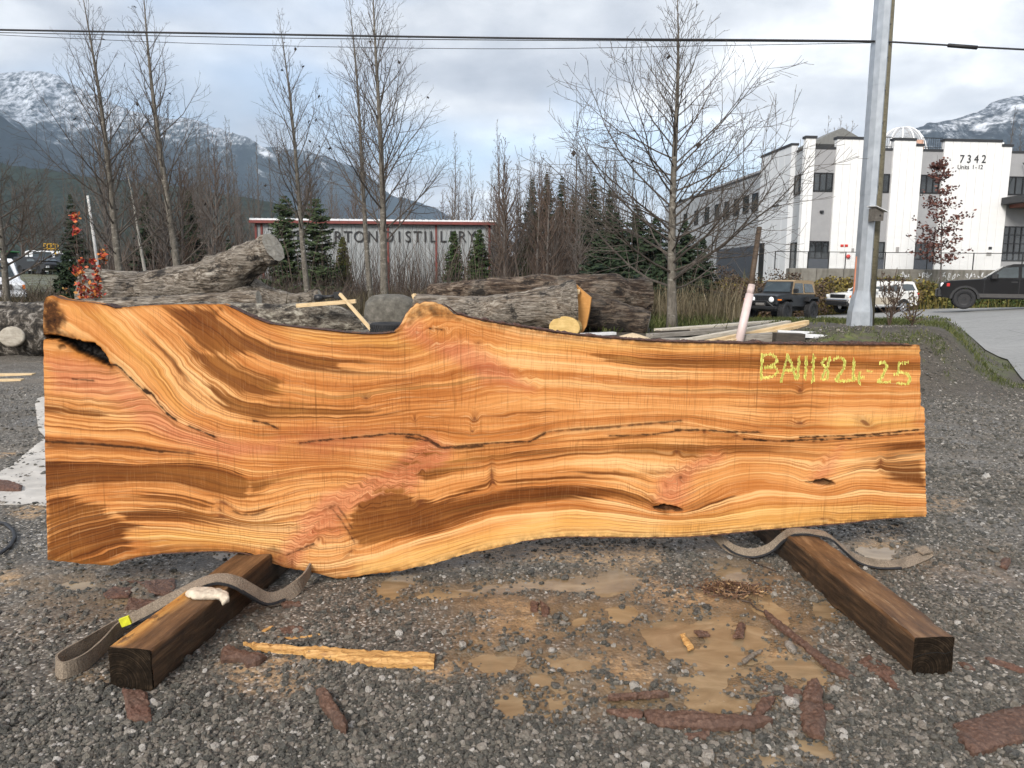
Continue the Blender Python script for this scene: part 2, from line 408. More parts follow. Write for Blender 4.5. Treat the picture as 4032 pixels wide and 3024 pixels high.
def M_ground():
    q = NM('gravel_ground'); p = q.pos()
    v = q.vor(p, 62.0, 'F1', 'Color'); vd = q.vor(p, 62.0, 'F1', 'Distance'); edge = q.vor(p, 62.0, 'DISTANCE_TO_EDGE')
    v2 = q.vor(p, 24.0, 'F1', 'Color')
    vv = q.xyz(v)[0]; vb = q.xyz(v2)[1]
    stone = q.ramp(vv, [(0.0, (.022, .022, .020)), (.35, (.070, .068, .060)), (.62, (.14, .128, .108)), (.85, (.25, .225, .19)), (1.0, (.50, .465, .42))])
    big = q.noise(p, 1.7, 5, .6); fine = q.noise(p, 22, 6, .65)
    silt = q.ramp(fine, [(.25, (.036, .030, .023)), (.75, (.135, .112, .085))])
    c = q.mix(q.sm(.02, .16, edge), silt, stone)
    c = q.mix(q.m('MULTIPLY', q.sm(.42, .68, big), .55), c, silt)
    # tyre-packed fines show paler streaks
    pk = q.noise(q.mapv(p, (0.35, 1.6, 1), (0, 0, .25)), 1.2, 4, .6)
    c = q.mix(q.m('MULTIPLY', q.sm(.5, .72, pk), .40), c, (.20, .165, .125))
    mud = q.attr('mud'); mudc = q.ramp(q.noise(p, 9, 6, .65, .4), [(.25, (.075, .052, .030)), (.5, (.175, .116, .064)), (.78, (.32, .215, .125))])
    c = q.mix(q.m('MULTIPLY', mud, q.m('ADD', .25, q.m('MULTIPLY', .8, q.sm(.40, .60, q.noise(p, 5, 5, .65))))), c, mudc)
    pd = q.attr('pud'); c = q.mix(q.m('MULTIPLY', pd, .85), c, q.ramp(q.noise(p, 14, 5, .65), [(.3, (.105, .072, .040)), (.7, (.215, .150, .086))]))
    saw = q.attr('saw'); sawc = q.ramp(q.noise(p, 60, 4, .7), [(.25, (.25, .14, .06)), (.55, (.45, .29, .15)), (.8, (.62, .44, .25))])
    c = q.mix(q.m('MULTIPLY', saw, q.sm(.40, .62, q.noise(p, 16, 6, .75))), c, sawc)
    dirt = q.attr('dirt'); dirtc = q.ramp(q.noise(p, 14, 6, .7), [(.3, (.028, .022, .016)), (.6, (.075, .062, .048)), (.8, (.17, .15, .125))])
    c = q.mix(q.m('MULTIPLY', dirt, .85), c, dirtc)
    g = q.attr('grassy'); gc = q.ramp(q.noise(p, 3.5, 6, .7), [(.3, (.045, .045, .018)), (.5, (.080, .095, .026)), (.7, (.14, .15, .042))])
    c = q.mix(q.m('MULTIPLY', g, q.sm(.35, .6, q.noise(p, 8, 5, .7))), c, gc)
    wet = q.sm(.44, .66, q.noise(p, 1.1, 4, .6))
    rough = q.m('SUBTRACT', .78, q.m('MULTIPLY', wet, .38)); rough = q.m('SUBTRACT', rough, q.m('MULTIPLY', mud, .15))
    rough = q.m('MAXIMUM', rough, q.m('MULTIPLY', dirt, .8)); rough = q.m('SUBTRACT', rough, q.m('MULTIPLY', pd, .28))
    h = q.m('ADD', q.m('MULTIPLY', q.m('SUBTRACT', 1.0, vd), .6), q.m('MULTIPLY', fine, .7))
    nb = q.bump(h, .65, .012)
    return q.done(c, rough, nb)
ground = build_ground()

def build_puddle():
    q = NM('muddy_water'); p = q.pos()
    n = q.noise(q.mapv(p, (1, 2.2, 1)), 3.2, 5, .6, 1.2)
    c = q.ramp(n, [(.3, (.165, .112, .062)), (.55, (.255, .182, .105)), (.75, (.34, .255, .155))])
    q.b.inputs['IOR'].default_value = 1.33
    m = q.done(c, .06, q.bump(q.noise(p, 3, 2), .04, .01), Specular_IOR_Level=.5)
    # one sheet per hollow, cut by the ground itself
    objs = []
    for poly in PUDDLES:
        cx = sum(a for a, b in poly) / len(poly); cy = sum(b for a, b in poly) / len(poly)
        x0 = min(a for a, b in poly) - .12; x1 = max(a for a, b in poly) + .12; y0 = min(b for a, b in poly) - .12; y1 = max(b for a, b in poly) + .12
        objs.append((x0, x1, y0, y1))
    # overlapping hollows share a water level: merge into one sheet grid of cells that hold water
    xs = np.arange(-3.2, 3.6, .08); ys = np.arange(2.2, 5.2, .08)
    mb = MB(); idx = {}
    def vid(i, j):
        if (i, j) not in idx: idx[(i, j)] = len(mb.v); mb.v.append((xs[0] + .08 * i, ys[0] + .08 * j, WATER_Z))
        return idx[(i, j)]
    X, Y = np.meshgrid(xs, ys); P = np.full(X.shape, -9.0)
    for poly in PUDDLES: P = np.maximum(P, poly_sdf(X, Y, poly))
    for j in range(len(ys) - 1):
        for i in range(len(xs) - 1):
            if P[j, i] > -.2: mb.f.append((vid(i, j), vid(i + 1, j), vid(i + 1, j + 1), vid(i, j + 1))); mb.m.append(0)
    o = mb.build('puddle_water', m, smooth=True)
    return tag(o, 'muddy tan rainwater lying in the hollows of the gravel', None, None, 'structure')
build_puddle()

# ------------------------------------------------------------------ loose stones (nobody could count them)
def build_stones():
    N = 185000
    # even in picture terms: denser close to the camera
    y = 2.15 + (rng.random(N) ** 1.9) * 9.0
    x = (rng.random(N) * 2 - 1) * (0.74 * y + 0.5)
    h, pud, saw, mud = near_field(x, y)
    keep = np.ones(N, bool); r = rng.random(N)
    clump = vnoise(x * 2.2, y * 2.2, 17) * .6 + vnoise(x * 7, y * 7, 18) * .4
    p = 0.35 + 1.1 * sstep(.38, .62, clump)
    p *= np.where(y < 2.75, 1.5, 1.0)
    p *= 1 - .80 * mud * (1 - sstep(.5, .75, vnoise(x * 9, y * 9, 61)))
    p *= 1 - .75 * saw
    p *= np.where(pud > 0.03, .10, np.where(pud > -.02, .45, 1.0))
    p *= 1 - .6 * ((x < -1.0) & (y > 2.9)) 
    keep &= r < p * .8
    keep &= (x < 8)
    x, y, h = x[keep], y[keep], h[keep]
    n2 = 9000; x2 = rng.uniform(4.6, 8.9, n2); y2 = rng.uniform(10.6, 14.2, n2); k2 = rng.random(n2) < sstep(.35, .65, vnoise(x2 * 2, y2 * 2, 31))
    x = np.concatenate([x, x2[k2]]); y = np.concatenate([y, y2[k2]]); h = np.concatenate([h, 0 * x2[k2]]); n = len(x)
    size = np.exp(rng.normal(math.log(.0064), .42, n)); size = np.clip(size, .003, .020) * np.where(y > 5, 1.35, 1.0)
    big = rng.random(n) < .012; size[big] *= 1.9
    z = terrain(x, y) + h + size * .28
    me = bpy.data.meshes.new('gravel'); me.vertices.add(n); me.vertices.foreach_set('co', np.stack([x, y, z], 1).astype(np.float32).ravel())
    o = bpy.data.objects.new('gravel', me); COL.objects.link(o)
    s = size[:, None] * np.stack([rng.uniform(.8, 1.35, n), rng.uniform(.75, 1.2, n), rng.uniform(.55, .95, n)], 1)
    fattr(o, 'scl', s, 'FLOAT_VECTOR'); fattr(o, 'rot', np.stack([rng.normal(0, .35, n), rng.normal(0, .35, n), rng.random(n) * 6.28], 1), 'FLOAT_VECTOR')
    a = me.attributes.new('pick', 'INT', 'POINT'); a.data.foreach_set('value', rng.integers(0, 7, n).astype(np.int32))
    q = NM('gravel_stone'); rd = q.rand()
    c = q.ramp(rd, [(0, (.020, .020, .017)), (.22, (.046, .046, .039)), (.45, (.090, .085, .070)), (.66, (.165, .145, .115)), (.86, (.25, .21, .17)), (.95, (.40, .36, .31)), (1, (.62, .58, .53))])
    n1 = q.noise(None, 1.7, 4, .7); c = q.mix(.35, c, q.ramp(n1, [(.35, (.022, .021, .019)), (.7, (.32, .295, .25))]))
    m = q.done(c, q.m('ADD', .28, q.m('MULTIPLY', n1, .5)), q.bump(q.noise(None, 3.0, 3), .5, .3))
    me.materials.append(m)
    ng = bpy.data.node_groups.new('scatter_stones', 'GeometryNodeTree')
    ng.interface.new_socket('Geometry', in_out='INPUT', socket_type='NodeSocketGeometry'); ng.interface.new_socket('Geometry', in_out='OUTPUT', socket_type='NodeSocketGeometry')
    G = lambda t: ng.nodes.new(t); L = ng.links.new
    gi, go = G('NodeGroupInput'), G('NodeGroupOutput')
    join = G('GeometryNodeJoinGeometry')
    for k in range(7):
        ico = G('GeometryNodeMeshIcoSphere'); ico.inputs['Radius'].default_value = 1.0; ico.inputs['Subdivisions'].default_value = 2 if k < 2 else 1
        sp = G('GeometryNodeSetPosition'); no = G('ShaderNodeTexNoise'); no.noise_dimensions = '4D'; no.inputs['W'].default_value = k * 3.7; no.inputs['Scale'].default_value = .85; no.inputs['Detail'].default_value = 2
        sub = G('ShaderNodeVectorMath'); sub.operation = 'SUBTRACT'; sub.inputs[1].default_value = (.5, .5, .5); L(no.outputs['Color'], sub.inputs[0])
        sc = G('ShaderNodeVectorMath'); sc.operation = 'SCALE'; sc.inputs['Scale'].default_value = 1.7; L(sub.outputs[0], sc.inputs[0])
        L(ico.outputs['Mesh'], sp.inputs['Geometry']); L(sc.outputs[0], sp.inputs['Offset'])
        sh = G('GeometryNodeSetShadeSmooth'); sh.inputs['Shade Smooth'].default_value = False; L(sp.outputs[0], sh.inputs[0])
        sm = G('GeometryNodeSetMaterial'); sm.inputs['Material'].default_value = m; L(sh.outputs[0], sm.inputs['Geometry'])
        gt = G('GeometryNodeGeometryToInstance'); L(sm.outputs[0], gt.inputs[0]); L(gt.outputs[0], join.inputs[0])
    iop = G('GeometryNodeInstanceOnPoints'); L(gi.outputs[0], iop.inputs['Points']); L(join.outputs[0], iop.inputs['Instance'])
    iop.inputs['Pick Instance'].default_value = True
    def na(nm, t): a = G('GeometryNodeInputNamedAttribute'); a.data_type = t; a.inputs['Name'].default_value = nm; return [s for s in a.outputs if s.enabled and s.name == 'Attribute'][0]
    L(na('pick', 'INT'), iop.inputs['Instance Index']); L(na('rot', 'FLOAT_VECTOR'), iop.inputs['Rotation']); L(na('scl', 'FLOAT_VECTOR'), iop.inputs['Scale'])
    L(iop.outputs[0], go.inputs[0])
    md = o.modifiers.new('scatter', 'NODES'); md.node_group = ng
    return tag(o, 'loose crushed grey stones scattered over the yard', None, None, 'stuff')
build_stones()

# ================================================================== the slab
SP1 = Vector((-1.43, 3.93, 0)); SP2 = Vector((1.72, 4.40, 0))
S_DIR = (SP2 - SP1).normalized(); S_N = Vector((S_DIR.y, -S_DIR.x, 0))        # normal towards the camera
S_T = 0.10
def slab_pts(px, py, back=0.0):
    """photo pixels -> points on the slab's sawn face (arrays)"""
    a = (np.asarray(px, float) - 2016) / FPX; b = (1512 - np.asarray(py, float)) / FPX
    D = np.array(_f)[None] + a.ravel()[:, None] * np.array(CR)[None] + b.ravel()[:, None] * np.array(CU)[None]
    n = np.array(S_N); t = (n @ (np.array(SP1) - np.array(CP))) / (D @ n)
    P = np.array(CP)[None] + D * t[:, None]
    if np.ndim(back) or back: P = P - n[None] * np.asarray(back, float).reshape(-1, 1)
    return P
def slab_pt(px, py, back=0.0): return Vector(slab_pts([px], [py])[0]) - S_N * back
ZA = lambda p: zpx((150, 1130), .5425, p)
ZB = lambda p: zpx((150, 1500), .5425, p)
ZC = lambda p: zpx((1250, 1150), .5877, p)
ZD = lambda p: zpx((1250, 1600), .5877, p)
ZE = lambda p: zpx((2400, 1280), .5877, p)
TOP = [(172, 1172), (188, 1166), (196, 1165), (225, 1174), (260, 1182), (340, 1190), (420, 1200), (452, 1212), (500, 1210), (600, 1202), (700, 1199), (885, 1199), (905, 1206), (940, 1222), (1000, 1252), (1060, 1274), (1140, 1284), (1200, 1291), (1300, 1302), (1380, 1311), (1450, 1315), (1520, 1313), (1560, 1306), (1585, 1290), (1600, 1262), (1612, 1238), (1630, 1214), (1652, 1194), (1700, 1190), (1735, 1192), (1765, 1208), (1800, 1236), (1850, 1250), (1950, 1270), (2050, 1286), (2150, 1303), (2250, 1317), (2350, 1327), (2450, 1335), (2600, 1345), (2900, 1352), (3200, 1356), (3400, 1358), (3648, 1359)]
BOT = [(172, 2203), (188, 2204), (240, 2210), (330, 2219), (425, 2226), (470, 2212), (540, 2193), (640, 2178), (760, 2172), (880, 2170), (960, 2176), (1005, 2188), (1020, 2200), (1050, 2214), (1110, 2232), (1180, 2246), (1250, 2264), (1310, 2277), (1400, 2270), (1500, 2256), (1600, 2242), (1680, 2222), (1750, 2205), (1830, 2182), (1950, 2155), (2050, 2132), (2150, 2118), (2280, 2112), (2400, 2115), (2550, 2116), (2700, 2113), (2800, 2106), (2900, 2096), (3000, 2086), (3150, 2074), (3300, 2062), (3420, 2048), (3520, 2040), (3648, 2033)]
LEFT = [(1150, 186), (1200, 172), (1270, 170), (1320, 172), (1330, 182), (1340, 171), (1500, 173), (1700, 176), (1900, 180), (2100, 185), (2230, 188)]
RIGHT = [(1330, 3621), (1400, 3622), (1598, 3625), (1604, 3637), (1615, 3640), (1700, 3642), (1900, 3645), (2045, 3648)]
GRID = np.arange(100, 3760, 5.0)
def curve(pts, sig=28.0):
    p = np.array(sorted(pts), float); y = np.interp(GRID, p[:, 0], p[:, 1])
    # carry the end slopes outward
    if sig:
        k = np.arange(-int(3 * sig / 5), int(3 * sig / 5) + 1) * 5.0; w = np.exp(-.5 * (k / sig) ** 2); w /= w.sum()
        n = len(k) // 2; yp = np.concatenate([np.full(n, y[0]), y, np.full(n, y[-1])]); y = np.convolve(yp, w, 'valid')
    return y
PITH = [(100, 1310), (172, 1330), (250, 1350), (330, 1385), (430, 1440), (480, 1470), (540, 1530), (590, 1580), (680, 1660), (800, 1712), (1000, 1742), (1250, 1735), (1400, 1722), (1540, 1708), (1640, 1712), (1690, 1728), (1735, 1762), (1790, 1762), (1950, 1748), (2060, 1742), (2110, 1728), (2150, 1702), (2250, 1694), (2400, 1680), (2550, 1668), (2700, 1664), (2850, 1700), (2960, 1722), (3100, 1735), (3300, 1725), (3480, 1706), (3760, 1685)]
def ext(p, x0=None, x1=None): return p
A_SET = [  # grain above the pith, from the pith upwards
    PITH,
    [(100, 1080), (200, 1150), (258, 1195), (367, 1272), (454, 1364), (530, 1440), (600, 1505), (671, 1595), (736, 1650), (855, 1698), (1018, 1722), (1250, 1716), (1544, 1694), (1700, 1704), (1800, 1735), (1955, 1722), (2100, 1700), (2200, 1672), (2550, 1650), (2700, 1648), (3000, 1697), (3300, 1700), (3640, 1670)],
    [(100, 950), (250, 1100), (367, 1200), (530, 1347), (638, 1455), (692, 1553), (774, 1618), (910, 1667), (1099, 1683), (1262, 1688), (1400, 1684), (1603, 1664), (1955, 1664), (2249, 1636), (2550, 1620), (2760, 1624), (3000, 1655), (3350, 1658), (3640, 1640)],
    [(100, 850), (300, 1050), (475, 1200), (611, 1320), (692, 1401), (747, 1483), (828, 1553), (937, 1607), (1072, 1634), (1350, 1638), (1603, 1610), (1896, 1588), (2043, 1562), (2120, 1556), (2249, 1570), (2550, 1588), (3000, 1608), (3640, 1602)],
    [(100, 780), (400, 1080), (557, 1206), (692, 1309), (774, 1390), (855, 1466), (964, 1531), (1072, 1564), (1181, 1580), (1350, 1586), (1603, 1552), (1838, 1527), (1985, 1500), (2073, 1526), (2249, 1538), (2550, 1550), (3000, 1558), (3640, 1562)],
    [(100, 700), (450, 1060), (638, 1206), (774, 1293), (882, 1374), (964, 1434), (1072, 1483), (1181, 1510), (1350, 1528), (1603, 1503), (1779, 1479), (1926, 1444), (2014, 1467), (2190, 1479), (2550, 1503), (3000, 1510), (3640, 1515)],
    [(100, 640), (550, 1050), (747, 1206), (855, 1276), (937, 1347), (1072, 1412), (1181, 1445), (1350, 1468), (1603, 1470), (1720, 1444), (1838, 1400), (1914, 1388), (1973, 1420), (2073, 1428), (2249, 1444), (2550, 1467), (3000, 1474), (3640, 1480)],
    [(100, 560), (650, 1040), (828, 1206), (937, 1287), (1072, 1358), (1181, 1385), (1350, 1405), (1550, 1420), (1661, 1406), (1750, 1367), (1838, 1344), (1926, 1362), (1985, 1385), (2132, 1397), (2308, 1409), (2550, 1432), (3000, 1440), (3640, 1446)],
    [(100, 500), (720, 1040), (899, 1206), (1018, 1293), (1181, 1342), (1350, 1362), (1544, 1356), (1661, 1332), (1720, 1290), (1800, 1278), (1900, 1306), (2000, 1330), (2132, 1352), (2308, 1370), (2550, 1396), (3000, 1406), (3640, 1412)],
    [(100, 420), (800, 1080), (960, 1225), (1060, 1278), (1200, 1300), (1400, 1318), (1540, 1312), (1620, 1270), (1700, 1215), (1780, 1232), (1900, 1262), (2050, 1290), (2250, 1322), (2450, 1345), (2700, 1358), (3000, 1362), (3640, 1368)],
    [(100, 340), (900, 1100), (1060, 1220), (1400, 1260), (1600, 1210), (1700, 1160), (2250, 1270), (3000, 1320), (3640, 1325)]]
B_SET = [  # below the pith, left of the big knot
    [(100, 1335), (400, 1345), (700, 1300), (900, 1450), (1100, 1690), (1250, 1740), (1700, 1760)],
    [(100, 1432), (172, 1440), (450, 1452), (650, 1435), (800, 1560), (930, 1690), (1100, 1745), (1300, 1758), (1700, 1790)],
    [(100, 1522), (172, 1530), (450, 1545), (600, 1520), (760, 1640), (900, 1715), (1050, 1762), (1300, 1775), (1700, 1815)],
    [(100, 1592), (177, 1600), (400, 1630), (500, 1638), (580, 1622), (700, 1690), (850, 1745), (1000, 1775), (1250, 1792), (1700, 1835)],
    [(100, 1662), (177, 1668), (400, 1690), (550, 1690), (700, 1735), (850, 1770), (1000, 1797), (1300, 1806), (1700, 1855)],
    [(100, 1732), (177, 1738), (367, 1748), (530, 1759), (638, 1776), (780, 1790), (950, 1820), (1100, 1828), (1400, 1818), (1700, 1880)],
    [(100, 1808), (182, 1813), (421, 1824), (530, 1830), (692, 1822), (774, 1822), (882, 1841), (942, 1862), (991, 1880), (1072, 1870), (1181, 1851), (1350, 1838), (1500, 1850), (1700, 1900)],
    [(100, 1900), (182, 1880), (367, 1853), (638, 1853), (855, 1888), (964, 1914), (1072, 1892), (1181, 1874), (1350, 1863), (1500, 1885), (1700, 1930)],
    [(100, 1960), (182, 1934), (313, 1912), (530, 1901), (692, 1906), (828, 1945), (953, 1979), (1000, 1980), (1072, 1961), (1235, 1923), (1350, 1916), (1450, 1935), (1700, 1990)],
    [(100, 2010), (182, 1977), (367, 1950), (530, 1939), (692, 1956), (828, 1994), (937, 2023), (1000, 2024), (1045, 2010), (1154, 1977), (1290, 1958), (1400, 1975), (1700, 2040)],
    [(100, 2100), (188, 2053), (313, 2005), (475, 1986), (692, 2003), (828, 2035), (1018, 2062), (1170, 2050), (1260, 2020), (1350, 2030), (1700, 2100)],
    [(100, 2150), (188, 2097), (313, 2048), (475, 2020), (692, 2026), (1018, 2086), (1154, 2091), (1260, 2075), (1350, 2090), (1700, 2150)],
    [(100, 2200), (188, 2151), (313, 2108), (475, 2064), (692, 2073), (1018, 2113), (1127, 2124), (1230, 2130), (1350, 2150), (1700, 2200)],
    [(100, 2270), (188, 2215), (313, 2162), (475, 2113), (692, 2108), (1018, 2144), (1127, 2160), (1230, 2190), (1350, 2215), (1700, 2260)],
    [(100, 2330), (313, 2235), (475, 2180), (692, 2155), (900, 2155), (1018, 2180), (1127, 2215), (1230, 2255), (1350, 2280), (1700, 2320)]]
C_SET = [  # below the pith, right of the big knot
    [(100, 1740), (1500, 1750), (1740, 1768), (1955, 1752), (2100, 1738), (2250, 1712), (2550, 1694), (2900, 1712), (3200, 1735), (3400, 1722), (3640, 1700)],
    [(100, 1800), (1500, 1800), (1650, 1805), (1750, 1800), (1955, 1778), (2250, 1748), (2550, 1735), (2900, 1740), (3200, 1752), (3640, 1722)],
    [(100, 1860), (1500, 1860), (1632, 1858), (1720, 1855), (1838, 1838), (2014, 1815), (2249, 1782), (2550, 1772), (2700, 1795), (2790, 1795), (2900, 1772), (3150, 1775), (3300, 1785), (3640, 1752)],
    [(100, 1935), (1400, 1935), (1560, 1905), (1630, 1895), (1690, 1917), (1779, 1895), (1955, 1865), (2249, 1828), (2450, 1822), (2600, 1845), (2700, 1856), (2800, 1840), (2900, 1806), (3100, 1815), (3200, 1850), (3300, 1832), (3640, 1800)],
    [(100, 2010), (1400, 2020), (1540, 2000), (1620, 1990), (1700, 1962), (1779, 1930), (2014, 1885), (2249, 1868), (2450, 1885), (2560, 1935), (2650, 1955), (2750, 1905), (2900, 1848), (3100, 1850), (3180, 1895), (3260, 1872), (3400, 1832), (3640, 1850)],
    [(100, 2080), (1380, 2075), (1500, 2050), (1650, 2015), (1779, 1972), (2014, 1932), (2249, 1912), (2450, 1940), (2550, 1982), (2620, 2008), (2700, 1990), (2850, 1905), (3000, 1880), (3120, 1902), (3220, 1932), (3350, 1890), (3640, 1898)],
    [(100, 2150), (1330, 2150), (1450, 2115), (1600, 2065), (1779, 2012), (2014, 1968), (2249, 1950), (2450, 1982), (2570, 2020), (2700, 2026), (2850, 1972), (3000, 1932), (3150, 1942), (3250, 1962), (3400, 1930), (3640, 1950)],
    [(100, 2205), (1300, 2205), (1485, 2165), (1661, 2105), (1955, 2020), (2249, 1990), (2500, 2022), (2650, 2044), (2800, 2034), (3000, 1988), (3250, 1990), (3450, 1972), (3640, 1990)],
    [(100, 2255), (1300, 2250), (1485, 2215), (1661, 2160), (1955, 2078), (2249, 2042), (2550, 2062), (2700, 2068), (2900, 2046), (3200, 2016), (3640, 2016)],
    [(100, 2320), (1300, 2310), (1485, 2270), (1661, 2220), (1955, 2130), (2249, 2095), (2550, 2102), (2700, 2106), (2900, 2086), (3200, 2062), (3640, 2045)]]
KNOT = [(1100, 2330), (1130, 2210), (1180, 2140), (1250, 2060), (1300, 2000), (1400, 1950), (1500, 1910), (1590, 1850), (1640, 1800), (1690, 1762)]
def field(curves, PX, PY, base, step):
    C = np.array([curve(c) for c in curves])                # (k, grid)
    n = C.shape[0]; vals = base + step * np.arange(n)
    ci = (PX - GRID[0]) / 5.0; i0 = np.clip(ci.astype(int), 0, len(GRID) - 2); f = ci - i0
    Y = C[:, i0] * (1 - f) + C[:, i0 + 1] * f               # (k, pts)
    asc = Y[1, 0] > Y[0, 0]
    sgn = 1 if np.mean(Y[-1] - Y[0]) > 0 else -1
    Y = Y * sgn; P = PY * sgn
    for k in range(1, n): Y[k] = np.maximum(Y[k], Y[k - 1] + 3.0)
    r = np.full(PX.shape, float(vals[0])) + (P - Y[0]) / np.maximum(Y[1] - Y[0], 3) * step * (P < Y[0])
    for k in range(n - 1):
        t = (P - Y[k]) / (Y[k + 1] - Y[k]); s = (t >= 0) & ((t < 1) | (k == n - 2))
        r = np.where(s, vals[k] + t * step, r)
    return r
DARKS = [  # (polygon, strength): heart-stained bands
    ([(640, 1206), (880, 1206), (870, 1250), (937, 1290), (1072, 1345), (1181, 1378), (1350, 1400), (1500, 1407), (1660, 1410), (1600, 1425), (1480, 1430), (1350, 1440), (1450, 1457), (1610, 1475), (1500, 1480), (1350, 1474), (1200, 1457), (1080, 1432), (980, 1402), (899, 1395), (850, 1400), (790, 1380), (720, 1300)], .85),
    ([(700, 1310), (790, 1385), (880, 1402), (940, 1442), (1010, 1472), (1110, 1502), (1090, 1530), (1130, 1558), (1030, 1562), (960, 1550), (880, 1505), (820, 1465), (760, 1400)], .9),
    ([(800, 1480), (900, 1547), (990, 1577), (1180, 1584), (1350, 1602), (1500, 1612), (1450, 1635), (1350, 1640), (1180, 1642), (1000, 1652), (900, 1620), (840, 1560)], .85),
    ([(520, 1255), (640, 1355), (720, 1445), (760, 1540), (830, 1600), (780, 1590), (715, 1530), (675, 1450), (600, 1360)], .55),
    ([(640, 1206), (700, 1206), (800, 1320), (900, 1440), (860, 1440), (760, 1340)], .35),
    ([(170, 1594), (400, 1622), (425, 1630), (380, 1640), (170, 1620)], 1.0), ([(300, 1634), (470, 1640), (570, 1630), (480, 1652), (400, 1652)], .6),
    ([(170, 1640), (300, 1646), (420, 1668), (300, 1664), (170, 1656)], .35), ([(170, 1722), (360, 1738), (560, 1756), (700, 1776), (640, 1790), (420, 1785), (170, 1778)], .7),
    ([(170, 1811), (421, 1822), (530, 1830), (692, 1820), (774, 1820), (882, 1843), (950, 1862), (985, 1900), (970, 1972), (930, 1967), (828, 1947), (692, 1910), (530, 1903), (313, 1914), (170, 1945)], 1.0),
    ([(170, 1945), (230, 1932), (300, 1952), (420, 1982), (430, 2012), (520, 2046), (560, 2068), (500, 2105), (560, 2140), (470, 2195), (420, 2230), (300, 2230), (170, 2215)], .68),
    ([(430, 1963), (600, 1950), (692, 1958), (800, 1983), (832, 1996), (800, 2002), (692, 1980), (560, 1966)], 1.0),
    ([(450, 2012), (600, 2000), (750, 2008), (850, 2038), (1000, 2063), (1150, 2069), (1180, 2080), (1000, 2078), (850, 2068), (740, 2057), (600, 2052), (500, 2052)], .95),
    ([(975, 1882), (1060, 1882), (1200, 1868), (1100, 1902), (1040, 1945), (975, 1970)], .75), ([(960, 1990), (1010, 2000), (1060, 1990), (1030, 2014), (980, 2012)], .8),
    ([(500, 2160), (640, 2150), (900, 2155), (1000, 2170), (1040, 2200), (900, 2185), (640, 2185), (500, 2215)], .35),
    (ZD([(225, 850), (235, 700), (300, 640), (420, 565), (560, 560), (650, 622), (800, 642), (1000, 562), (1170, 482), (1185, 512), (1000, 585), (880, 640), (1000, 622), (1370, 548), (1700, 540), (2000, 560), (2212, 620), (2330, 690), (2330, 710), (2212, 645), (2000, 592), (1700, 602), (1400, 645), (1200, 695), (800, 845), (300, 940)]), 1.0),
    (ZD([(850, 350), (1000, 270), (1500, 250), (1800, 205), (2212, 180), (2212, 300), (1700, 340), (1200, 390), (900, 430), (700, 450), (650, 420)]), .62),
    (ZD([(350, 392), (600, 335), (680, 272), (800, 262), (850, 330), (640, 430), (500, 460), (450, 430)]), .5),
    (ZD([(1170, 495), (1500, 470), (1800, 430), (2212, 432), (2400, 440), (2212, 475), (1700, 485), (1300, 522)]), .85),
    (ZD([(650, 430), (800, 392), (1160, 386), (1000, 425), (800, 485), (720, 512), (680, 470)]), .85),
    (ZE([(-110, 195), (0, 190), (200, 200), (1000, 212), (1600, 235), (2090, 245), (2090, 300), (1600, 285), (1000, 292), (480, 292), (150, 288), (-20, 250)]), .85),
    (ZE([(460, 335), (760, 345), (1000, 335), (1500, 360), (1500, 388), (1000, 362), (600, 345)]), .7), (ZE([(580, 460), (800, 446), (1200, 458), (1150, 482), (800, 468)]), .8),
    (ZE([(680, 495), (1020, 500), (1000, 515), (760, 505)]), .8), (ZE([(1160, 540), (1260, 536), (1250, 548)]), .8),
    (ZE([(1500, 400), (2090, 420), (2090, 560), (1900, 560), (1600, 520), (1500, 470)]), .35), (ZE([(1100, 640), (1600, 662), (1900, 692), (1500, 692), (1150, 672)]), .5),
    (ZE([(0, 620), (480, 625), (800, 640), (1050, 680), (700, 660), (300, 660), (0, 690)]), .4),
    (ZE([(0, 742), (400, 750), (900, 762), (1300, 785), (1800, 762), (2120, 742), (2120, 862), (1800, 832), (1450, 832), (1000, 852), (700, 862), (550, 892), (400, 872), (0, 862)]), .68),
    (ZE([(1500, 960), (1700, 880), (1880, 850), (2125, 862), (2130, 1110), (2050, 1085), (1900, 1055), (1750, 965), (1600, 985)]), .62),
    (ZE([(0, 940), (250, 1000), (292, 1060), (200, 1032), (0, 1012)]), .7), (ZE([(-150, 1080), (0, 1088), (280, 1172), (285, 1202), (0, 1142)]), .7), (ZE([(480, 1230), (640, 1170), (830, 1150), (760, 1190), (560, 1250)]), .55),
    (ZC([(750, 832), (1060, 830), (1300, 802), (1560, 782), (1700, 832), (1480, 872), (1050, 922), (830, 912)]), .42), (ZC([(-60, 760), (0, 760), (400, 800), (650, 832), (400, 835), (0, 822)]), .6),
    (ZC([(160, 610), (400, 615), (500, 625), (300, 625)]), .6), (ZC([(1460, 700), (1700, 690), (2000, 720), (1700, 722)]), .6), (ZC([(0, 685), (300, 700), (120, 712)]), .6),
    (ZC([(770, 950), (1000, 930), (1450, 930), (1480, 975), (1400, 1000), (900, 1010)]), .35),
    (ZE([(1150, 150), (1500, 150), (1490, 175), (1250, 185)]), .45), (ZE([(1260, 180), (1400, 182), (1380, 192)]), .6), (ZE([(1050, 1300), (1400, 1290), (1450, 1310), (1250, 1320)]), .45)]
